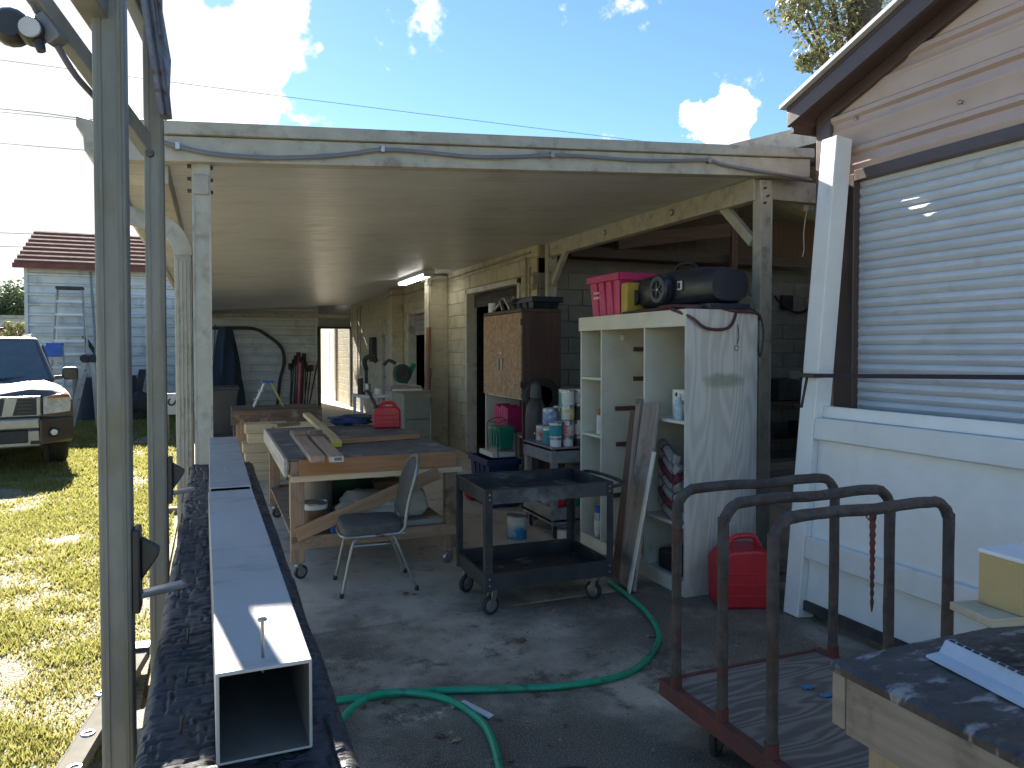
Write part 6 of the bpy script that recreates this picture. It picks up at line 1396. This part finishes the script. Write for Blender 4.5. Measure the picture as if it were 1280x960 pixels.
MB().tube(smooth_path([(-.14, 0, .28), (-.15, .02, .2), (-.08, .1, .17), (0, .14, .16), (.08, .1, .17), (.15, .02, .2), (.14, 0, .28)], 4), .004, 6).build('handle', m_steel, bk)
grp = 'dry leaves on the concrete'
lmats = [mat('leaf_brown', (.2, .1, .05), (.14, .07, .04), rough=.8), mat('leaf_tan', (.36, .26, .16), (.28, .2, .12), rough=.8)]
spots = [(507, 743), (443, 770), (552, 921), (570, 926), (485, 879), (693, 764), (654, 801), (567, 883), (672, 870), (813, 796), (453, 884), (700, 741), (640, 745), (1000, 905), (430, 735), (800, 772), (520, 882)] + [(random.uniform(420, 840), random.uniform(730, 955)) for _ in range(26)]
for i, (u, v) in enumerate(spots):
    c = W(u, v, z=.003); s_ = .032 if i < 12 else random.uniform(.008, .02); mb = MB()
    ol = [(0, -1), (.45, -.5), (.3, -.2), (.6, .1), (.25, .35), (.12, 1), (-.2, .4), (-.55, .15), (-.3, -.15), (-.45, -.55)]
    mb.v = [(0, 0, s_ * .25)] + [(x * s_, y * s_, s_ * random.uniform(0.02, .55)) for x, y in ol]; mb.f = [(0, k + 1, (k + 1) % 10 + 1) for k in range(10)]
    o = mb.build('dry_leaf', lmats[i % 2], solid=.0012); o.location = (c.x, c.y, .0015); o.rotation_euler = (0, 0, random.random() * 6); tag(o, 'small curled dry leaf on the weathered concrete', 'leaf', grp)
c0, c1 = W(577, 877, z=.01), W(614, 896, z=.01); plank('plastic_sliver', c0, c1, .035, .01, m_white, label='white broken plastic sliver lying under the green hose', cat='plastic sliver')
# ================================================================== PARKED TRUCK
tk = thing('parked_truck', 'dark taupe sport utility truck with chrome grille parked on the grass', 'truck', (0, 0, 0), R(15))
c = W(88, 578, z=-.04); ax = Vector((math.cos(R(15)), math.sin(R(15)), 0)); fw = Vector((-math.sin(R(15)), math.cos(R(15)), 0))
tk.location = Vector((c.x, c.y, -.05)) - ax * .99 - fw * .72
m_car = mat('taupe_car_paint', (.11, .1, .088), (.12, .11, .096), rough=.5, metal=.2, bump=0, coat=.25)
m_carlow = mat('dark_bumper', (.1, .085, .072), rough=.35, metal=.3, bump=.02)
m_chrome = mat('chrome', (.4, .4, .39), (.33, .33, .32), rough=.35, metal=.8, bump=0)
m_glass = mat('windscreen_glass', (.09, .11, .12), (.11, .13, .14), rough=.1, bump=0, coat=.5, metal=.0)
def plan(x): return .22 * abs(x) ** 3.2          # front corners curve back
prof = [(.06, .62), (.02, .80), (.03, .98), (.07, 1.07), (.18, 1.13), (.55, 1.18), (1.05, 1.215), (1.42, 1.235), (1.5, 1.24), (3.4, 1.25), (5.05, 1.25), (5.2, 1.1), (5.22, .5), (5.1, .36), (1.3, .33), (.3, .36)]
def bodyshape():
    mb = MB(); st = [-1, -.97, -.9, -.75, -.5, -.25, 0, .25, .5, .75, .9, .97, 1]; m_ = len(prof)
    for x in st:
        for (y, z) in prof:
            yy = y + plan(x) * max(0, 1 - y / 1.3); zz = z
            if z > 1.02: zz = z - .09 * abs(x) ** 6 - .02 * abs(x) ** 2 + (.035 if .35 < abs(x) < .9 and y < 1.45 and y > .1 else 0)
            xx = x * (.985 - .04 * max(0, (z - .8)))
            mb.v.append((xx, yy, zz))
    for i in range(len(st) - 1):
        for k in range(m_): mb.f.append((i * m_ + k, i * m_ + (k + 1) % m_, (i + 1) * m_ + (k + 1) % m_, (i + 1) * m_ + k))
    mb.f += [tuple(range(m_)), tuple((len(st) - 1) * m_ + k for k in range(m_))[::-1]]
    return mb
bd_ = bodyshape().build('body', m_car, tk)
# cabin
def cabin(z0, z1, y0, y1, y2, y3, w0, w1, name, m, bev):
    return MB().add([(-w0, y0, z0), (w0, y0, z0), (w0, y3, z0), (-w0, y3, z0), (-w1, y1, z1), (w1, y1, z1), (w1, y2, z1), (-w1, y2, z1)], [(0, 3, 2, 1), (4, 5, 6, 7), (0, 1, 5, 4), (1, 2, 6, 5), (2, 3, 7, 6), (3, 0, 4, 7)]).build(name, m, tk, bevel=bev, seg=4)
cabin(1.19, 1.90, 1.38, 2.18, 4.7, 5.1, .90, .72, 'cabin', m_car, .07)
MB().add([(-.80, 1.395, 1.23), (.80, 1.395, 1.23), (.655, 2.075, 1.83), (-.655, 2.075, 1.83)] + [(-.80, 1.375, 1.24), (.80, 1.375, 1.24), (.655, 2.055, 1.84), (-.655, 2.055, 1.84)], [(0, 1, 2, 3), (7, 6, 5, 4), (0, 4, 5, 1), (1, 5, 6, 2), (2, 6, 7, 3), (3, 7, 4, 0)]).build('windscreen', m_glass, tk)
for s in (-1, 1):
    MB().add([(s * .875, 1.75, 1.26), (s * .875, 3.0, 1.26), (s * .755, 3.0, 1.78), (s * .77, 2.2, 1.78), (s * .9, 1.75, 1.265), (s * .9, 3.0, 1.265), (s * .775, 3.0, 1.785), (s * .79, 2.2, 1.785)], [(0, 1, 2, 3), (7, 6, 5, 4), (0, 4, 5, 1), (1, 5, 6, 2), (2, 6, 7, 3), (3, 7, 4, 0)]).build('side_window', m_glass, tk)
    mr_ = MB().box(s * 1.0 - .0, s * 1.0 + s * .22, 1.62, 1.78, 1.22, 1.42).build('mirror', m_carlow, tk, bevel=.045, seg=4)
    MB().bar((s * .88, 1.72, 1.25), (s * 1.04, 1.7, 1.27), .06, .06).build('mirror_arm', m_carlow, mr_)
    # headlight
    hl = MB(); ys = lambda x: -.035 + plan(x) * .95
    hl.add([(s * .60, ys(.60) - .01, .80), (s * .94, ys(.94) + .03, .82), (s * .965, ys(.965) + .1, 1.0), (s * .90, ys(.9) + .1, 1.09), (s * .60, ys(.6) + .04, 1.04)] + [(s * .60, ys(.6) + .1, .80), (s * .94, ys(.94) + .12, .82), (s * .965, ys(.965) + .2, 1.0), (s * .90, ys(.9) + .2, 1.08), (s * .6, ys(.6) + .15, 1.04)], [(0, 1, 2, 3, 4), (9, 8, 7, 6, 5)] + [(i, (i + 1) % 5, (i + 1) % 5 + 5, i + 5) for i in range(5)])
    h_ = hl.build('headlight', mat('headlight_glass', (.75, .74, .7), (.5, .49, .46), scale=14, rough=.15, coat=1, bump=.3, bscale=30), tk, bevel=.012)
    MB().add([(s * .66, ys(.66) + .0, 1.03), (s * .93, ys(.93) + .045, 1.03), (s * .90, ys(.9) + .09, 1.085), (s * .66, ys(.66) + .035, 1.045)], [(0, 1, 2, 3)]).build('indicator', mat('amber_lens', (.5, .2, .05), rough=.15, coat=1), h_, solid=.02)
    # bumper corner with fog lamp
    bc = MB().add([(s * .55, ys(.55) - .07, .38), (s * .96, ys(.96) - .04, .42), (s * .985, ys(.985) + .02, .74), (s * .55, ys(.55) - .085, .74)] + [(s * .55, ys(.55) + .2, .38), (s * .96, ys(.96) + .3, .42), (s * .985, ys(.985) + .3, .76), (s * .55, ys(.55) + .2, .76)], [(0, 1, 2, 3), (7, 6, 5, 4), (0, 4, 5, 1), (1, 5, 6, 2), (2, 6, 7, 3), (3, 7, 4, 0)]).build('bumper_corner', m_carlow, tk, bevel=.03, seg=3)
    MB().lathe([(0, -.02), (.045, -.02), (.06, -.03), (.07, -.02), (.07, .05)], 18, (s * .72, ys(.72) - .05, .55), 'y').build('fog_lamp', m_black, bc)
    MB().lathe([(0, -.026), (.04, -.026), (.045, -.015), (.045, .0)], 18, (s * .72, ys(.72) - .055, .55), 'y').build('fog_lens', MATS['headlight_glass'], bc)
    # wheels
    for wy in (.95, 4.1):
        w_ = MB().lathe([(.2, -.13), (.33, -.135), (.38, -.11), (.39, -.06), (.39, .06), (.38, .11), (.33, .135), (.2, .13)], 36, (s * .83, wy, .385), 'x').build('wheel', m_rubber, tk)
        for q in (-.085, -.04, 0, .04, .085): MB().lathe([(.386, q - .012), (.396, q - .012), (.396, q + .012), (.386, q + .012)], 36, (s * .83, wy, .385), 'x').build('tread', m_rubber, w_)
        MB().lathe([(0, .05), (.2, .05), (.24, .1), (.24, -.1), (0, -.1)], 24, (s * .83, wy, .385), 'x').build('rim', m_chrome, w_)
MB().box(-.56, .56, -.065, .1, .60, .765).build('bumper', m_chrome, tk, bevel=.035, seg=3)
MB().box(-.56, .56, -.05, .1, .36, .598).build('bumper', m_chrome, tk, bevel=.03, seg=3)
MB().box(-.42, .42, -.056, .02, .42, .60).build('air_intake', m_black, tk, bevel=.02)
for s in (-1, 1): MB().box(s * .44, s * .54, -.057, .0, .40, .45).build('air_vent', m_black, tk, bevel=.008)
gr = MB().box(-.575, .575, -.02, .06, .775, 1.06).build('grille', m_chrome, tk, bevel=.02)
for (a0, a1, b0, b1) in ((-.52, -.30, -.52, -.24), (.30, .52, .24, .52), (-.16, .16, -.12, .12)):
    MB().add([(a0, -.024, 1.035), (a1, -.024, 1.035), (b1, -.024, .80), (b0, -.024, .80), (a0, .0, 1.035), (a1, .0, 1.035), (b1, .0, .80), (b0, 0, .80)], [(0, 1, 2, 3), (7, 6, 5, 4), (0, 4, 5, 1), (1, 5, 6, 2), (2, 6, 7, 3), (3, 7, 4, 0)]).build('grille_mesh', m_black, gr)
    for k in range(4): MB().box(min(a0, b0) + .06, max(a1, b1) - .06, -.03, -.022, .835 + .05 * k, .845 + .05 * k).build('grille_bar', m_carlow, gr)
MB().tube(smooth_path([(-.75, 1.36, 1.25), (-.2, 1.42, 1.27), (.1, 1.47, 1.31)], 4), .012, 6).build('wiper', m_black, tk); MB().tube(smooth_path([(-.1, 1.36, 1.25), (.4, 1.42, 1.27), (.7, 1.5, 1.33)], 4), .012, 6).build('wiper', m_black, tk)
for s in (-1, 1): MB().cyl((s * .66, 2.4, 1.94), (s * .66, 4.5, 1.94), .022, n=8).build('roof_rack', m_steel, tk)
MB().box(-.85, .85, .7, 4.6, .3, .5).build('underbody', m_dark, tk)
# ================================================================== LADDERS at the shed
def stepladder(label, loc, h, w, rungs, m, capm, rz, spread=.5, top=True):
    t = thing('step_ladder', label, 'ladder', loc, rz)
    for s in (-1, 1):
        MB().bar((s * w, 0, 0), (s * w * .62, .28 * h * .5, h), .03, .08, up=(0, 1, 0)).build('rail', m_galv if capm is m_dark else m, t); MB().bar((s * w, .28 * h, 0), (s * w * .62, .28 * h * .55, h), .04, .025, up=(0, 1, 0)).build('rear_leg', m, t)
    for i in range(rungs):
        k = (i + 1) / (rungs + 1); ww = w * (1 - .38 * k); y = .14 * h * k
        MB().box(-ww, ww, y - .05, y + .04, h * k - .03, h * k + .025).build('step', m_white if capm is m_dark else m, t)
        if i % 2 == 0: MB().box(-ww, ww, .28 * h * (1 - .45 * k) - .01, .28 * h * (1 - .45 * k) + .01, h * k - .01, h * k + .01).build('rear_brace', m, t)
    MB().box(-w * .68, w * .68, .10 * h, .20 * h, h - .03, h + .04).build('top_cap', capm, t, bevel=.01)
    return t
m_lad = mat('ladder_aluminium', (.55, .57, .58), (.45, .47, .48), rough=.4, metal=.5)
q = W(90, 524, y=YB - .95); hgt = W(82, 358, y=YB - .6).z
stepladder('tall aluminium step ladder with dark cap against the white shed', (q.x - .05, YB - 1.1, -.05), hgt, .42, 9, m_lad, m_dark, 0)
y5 = YB - 2.4; q = W(67, 530, y=y5); l2 = stepladder('white step ladder with a blue top tray before the tall ladder', (q.x, y5, -.05), W(65, 428, y=y5).z, .24, 5, m_white_metal, m_blue, 0)
MB().box(-.2, .2, -.06, -.02, W(65, 443, y=y5).z, W(65, 430, y=y5).z).build('bucket_tray', m_blue, l2, bevel=.01)
y6 = YB - 3.3; q = W(107, 532, y=y6); al = thing('multi_ladder', 'hinged aluminium ladder standing folded near the white shed', 'ladder', (q.x, y6, -.05)); hh = W(113, 445, y=y6).z + .05
for s, x1 in ((-1, W(88, 520, y=y6).x - q.x), (1, W(124, 500, y=y6).x - q.x)):
    for dy in (-.2, .2): MB().bar((x1, dy, 0), (W(113, 445, y=y6).x - q.x + s * .06, dy, hh), .08, .035, up=(0, 1, 0)).build('rail', m_lad, al)
    for k in (.2, .4, .6, .8):
        x = x1 + (W(113, 445, y=y6).x - q.x + s * .06 - x1) * k; MB().cyl((x, -.2, hh * k), (x, .2, hh * k), .02, n=8).build('rung', m_lad, al)
    MB().cyl((W(113, 445, y=y6).x - q.x + s * .08, -.24, hh - .05), (W(113, 445, y=y6).x - q.x + s * .08, .24, hh - .05), .09, n=14).build('hinge', m_black, al)
a, b = W(104, 420, y=YB - .3), W(126, 446, y=YB - .3)
o = plank('dark_pole', (a.x, YB - .25, a.z), (b.x + .9, YB - .8, -.04), .1, .06, m_dark, label='dark plank leaning diagonally on the white shed wall', cat='plank')
o = MB().tube([(W(128, 470, y=YB - .6).x, YB - 1.0, -.04), W(113, 340, y=YB - .04)], .03, 8).build('leaning_pole', m_galv); tag(o, 'long thin grey pole leaning high on the white shed wall', 'pole')
can('barrel', 'dark blue barrel standing by the white shed wall', 'barrel', (W(112, 525, y=YB - 1.3).x, YB - 1.3, -.05), .34, 1.05, mat('barrel_blue', (.02, .04, .07), rough=.5))
for i, (u0, u1, vt, lab) in enumerate(((168, 178, 462, 'dark board leaning on the white shed near the gutter'), (174, 166, 470, 'short dark plank leaning crosswise near the gutter'))):
    plank('leaning_board', (W(u0, 520, y=YB - .7).x, YB - .7, -.05), W(u1, vt, y=YB - .06), .16, .04, m_dark, label=lab, cat='board')
lump('scrap_heap', 'dark heap of scrap before the white shed wall', 'scrap', (W(170, 520, y=YB - 1.4).x, YB - 1.4, -.06), .45, .3, .3, m_dark, 31, .5)
# white board with a black hooked stroke standing by the gutter
sb = thing('sign_board', 'white board with a bold black curl leaning in the grass behind the posts', 'sign', (W(213, 520, y=15.2).x, 15.2, -.05))
s0 = W(206, 492, y=15.2); s1 = W(224, 518, y=15.2); MB().box(s0.x, s1.x, 15.2, 15.23, s1.z, s0.z).build('board', m_white, sb, world=True, bevel=.004)
cu = bpy.data.curves.new('stroke', 'FONT'); cu.body = 'S'; cu.size = .36; cu.extrude = .003; co = bpy.data.objects.new('letter', cu); COL.objects.link(co)
dg = bpy.context.evaluated_depsgraph_get(); me = bpy.data.meshes.new_from_object(co.evaluated_get(dg)); bpy.data.objects.remove(co); me.materials.append(m_black)
lo_ = bpy.data.objects.new('letter', me); COL.objects.link(lo_); lo_.parent = sb; lo_.rotation_euler = (R(90), R(90), 0); lo_.location = Vector((s0.x + .05, 15.192, s0.z - .08)) - sb.location
for s in (.2, .8): MB().box(s0.x + (s1.x - s0.x) * s - .02, s0.x + (s1.x - s0.x) * s + .02, 15.24, 15.27, -.06, s0.z - .05).build('stake', w_pine, sb, world=True)
# ================================================================== FAR BACKGROUND (left)
fb = thing('far_house', 'low white building with red awning far beyond the lawn', 'building', (W(10, 440, y=70).x, 70, -.05)); hx = fb.location.x
MB().box(-14, 4, 0, 8, 0, 4.2).build('wall', mat('pale_wall', (.6, .58, .52), rough=.8), fb)
MB().prism([(-1.5, 2.35), (0, 3.5), (0, 3.55), (-1.5, 2.45)], 'x', -3.4 + .0, 3.6).build('awning', mat('red_awning', (.32, .05, .05), rough=.7), fb)
for x in (-2.5, -.3, 1.9): f_ = MB().box(x, x + 1.2, -.05, 0, .9, 2.2).build('window', m_white, fb); MB().box(x + .08, x + 1.12, -.08, -.05, .98, 2.12).build('pane', m_glass, f_)
for x in (-3.2, 3.3): MB().box(x - .06, x + .06, -1.45, -1.33, 0, 2.4).build('post', m_white, fb)
MB().box(-14.2, 4.2, -.2, 8.2, 4.2, 4.45).build('roof', m_alum_old, fb)
def far_car(label, u, y, m):
    t = thing('parked_car', label, 'car', (W(u, 445, y=y).x, y, -.05), R(90))
    MB().prism([(-2.2, .35), (2.2, .35), (2.25, .8), (1.3, .95), (.7, 1.42), (-1.2, 1.45), (-2.1, .95), (-2.25, .8)], 'x', -.85, .85).build('body', m, t, bevel=.12, seg=3)
    MB().prism([(1.18, .97), (.68, 1.36), (-1.15, 1.38), (-1.85, .98)], 'x', -.87, .87).build('window', m_glass, t)
    for s in (-1, 1):
        for yy_ in (-1.35, 1.35): MB().cyl((s * .72, yy_, .32), (s * .88, yy_, .32), .32, n=16).build('wheel', m_rubber, t)
far_car('white car parked beside the far building', 30, 44, mat('white_car', (.65, .65, .65), rough=.25, bump=0, coat=.6)); far_car('silver car parked behind the white one by the far building', 33, 50, mat('silver_car', (.4, .41, .42), rough=.25, metal=.5, bump=0, coat=.6))
# ------------------------------------------------------------------ trees
def leaf_mat(name, c1, c2):
    m, n, l, b, at_ = attr_mat(name); b.inputs['Roughness'].default_value = .5
    tr = n.new('ShaderNodeBsdfTranslucent'); l.new(at_.outputs['Color'], tr.inputs['Color']); ms = n.new('ShaderNodeMixShader'); ms.inputs[0].default_value = .35
    l.new(b.outputs[0], ms.inputs[1]); l.new(tr.outputs[0], ms.inputs[2]); l.new(ms.outputs[0], n['Material Output'].inputs[0]); return m
m_leaf = leaf_mat('oak_leaf', 0, 0)
m_bark = mat('bark', (.12, .095, .075), (.07, .055, .045), scale=6, stretch=(3, 3, .6), rough=.95, bump=.8)
def crown(t, clumps, leaf, per, cols, name='crown'):
    vs, fs, cs = [], [], []; k = 0
    for (c, r) in clumps:
        for _ in range(per):
            d = Vector((random.gauss(0, 1), random.gauss(0, 1), random.gauss(0, 1))).normalized() * r * random.random() ** .45; p = Vector(c) + Vector((d.x, d.y, d.z * .75))
            a = Vector((random.gauss(0, 1), random.gauss(0, 1), random.gauss(0, .7))).normalized(); b = a.cross(Vector((random.gauss(0, 1), random.gauss(0, 1), random.gauss(0, 1)))).normalized(); s = leaf * random.uniform(.6, 1.3)
            vs += [p - a * s, p + b * s * .38, p + a * s, p - b * s * .38]; fs.append((k, k + 1, k + 2, k + 3)); k += 4
            q = random.random(); col = tuple(cols[0][i] + (cols[1][i] - cols[0][i]) * q for i in range(3)); cs += (*col, 1) * 4
    me = bpy.data.meshes.new(name); me.from_pydata([tuple(v) for v in vs], [], fs); me.materials.append(m_leaf); ca = me.color_attributes.new('tint', 'FLOAT_COLOR', 'POINT'); ca.data.foreach_set('color', cs)
    o = bpy.data.objects.new(name, me); COL.objects.link(o); o.parent = t; return o
ok = thing('oak_tree', 'tall leafy oak tree rising behind the tan shed roof', 'tree', (11.4, 10.6, -.05))
limbs = MB().tube(smooth_path([(0, 0, 0), (.1, 0, 2), (-.1, .1, 4), (0, 0, 6.2), (.2, .1, 8.5)], 4), .3, 10, radii=None)
limbs.build('trunk', m_bark, ok)
targets = []
L = ok.location
for (u, v, d, r) in ((985, 12, 14, .42), (1005, 22, 13.6, .5), (1020, 60, 13.4, .42), (1035, 20, 13.8, .6), (1030, -15, 14, .7), (1060, 10, 13.8, .6), (1090, 5, 14.2, .6), (1010, -25, 14.3, .6), (1010, 78, 13.5, .25), (1060, 40, 14, .5), (1000, -5, 13.5, .4), (1110, -30, 14, .8), (1050, -60, 14, 1.0), (1150, -40, 14, 1.1), (1200, -20, 15, 1.3), (1000, -80, 14.5, .9), (1090, -110, 14, 1.2), (1240, 30, 15, 1.4), (1180, 80, 15, 1.2)):
    p = at(u, v, d); p = Vector(p) - Vector(L); targets.append((p, r))
br = MB()
for p, r in targets: br.tube(smooth_path([(0, 0, 4.2 + random.random() * 2.2), (p.x * .45, p.y * .45, p.z * .85), tuple(p)], 4), .05, 6, radii=[.09 * (1 - .85 * i / 8) for i in range(9)])
br.build('branches', m_bark, ok)
crown(ok, targets, .06, 300, ((.10, .13, .05), (.24, .22, .11)))
for i, (u, v, d, sz) in enumerate(((5, 372, 95, 5.5), (32, 366, 100, 5.8), (-25, 360, 98, 6.5), (60, 372, 105, 6))):
    p = at(u, v, d); t = thing('distant_tree', 'round dark green tree beyond the far white building', 'tree', (p.x, p.y, -.1), 0, 'distant trees'); 
    MB().tube([(0, 0, 0), (0, 0, p.z)], .3, 8).build('trunk', m_bark, t)
    cl = [((random.gauss(0, .4) * sz, random.gauss(0, .4) * sz, p.z - 2 + random.uniform(-.5, .42) * sz), sz * .33) for _ in range(16)]
    crown(t, cl, .32, 160, ((.04, .07, .025), (.10, .13, .05)))
bt = thing('shrub', 'small leafy shrub before the red awning', 'shrub', (W(17, 440, y=60).x, 60, -.05)); MB().tube([(0, 0, 0), (0, 0, 2.2)], .08, 6).build('trunk', m_bark, bt); crown(bt, [((random.gauss(0, .5), random.gauss(0, .4), 2.5 + random.gauss(0, .5)), .55) for _ in range(10)], .16, 90, ((.12, .14, .05), (.3, .3, .14)))
# ------------------------------------------------------------------ overhead wires and their poles (poles stand outside the picture)
def wire(label, pts, d, r=.014):
    P = [at(u, v, dd) for (u, v), dd in zip(pts, d)]; o = MB().tube(smooth_path(P, 8), r, 5).build('overhead_wire', m_dark); tag(o, label, 'wire')
wire('thin overhead wire crossing the blue sky above the carport roof', ((-100, 62), (350, 120), (800, 176), (1200, 222)), (42, 42, 42, 42))
wire('upper overhead wire behind the galvanised frame', ((-500, 90), (0, 136), (130, 151), (500, 188)), (37, 37, 37, 37), .018)
wire('second overhead wire hanging just below the upper one', ((-500, 95), (0, 140), (130, 153), (500, 190)), (38, 38, 38, 38), .014)
wire('lower overhead wire meeting the gutter corner in the view', ((-500, 135), (0, 179), (110, 188), (500, 220)), (37, 37, 37, 37), .014)
wire('low overhead wire passing over the white shed roof', ((-900, 260), (0, 291), (80, 294), (300, 300)), (60, 55, 55, 60), .02)
wire('lowest overhead wire passing over the white shed roof', ((-900, 285), (0, 308), (80, 311), (300, 316)), (60, 55, 55, 60), .02)
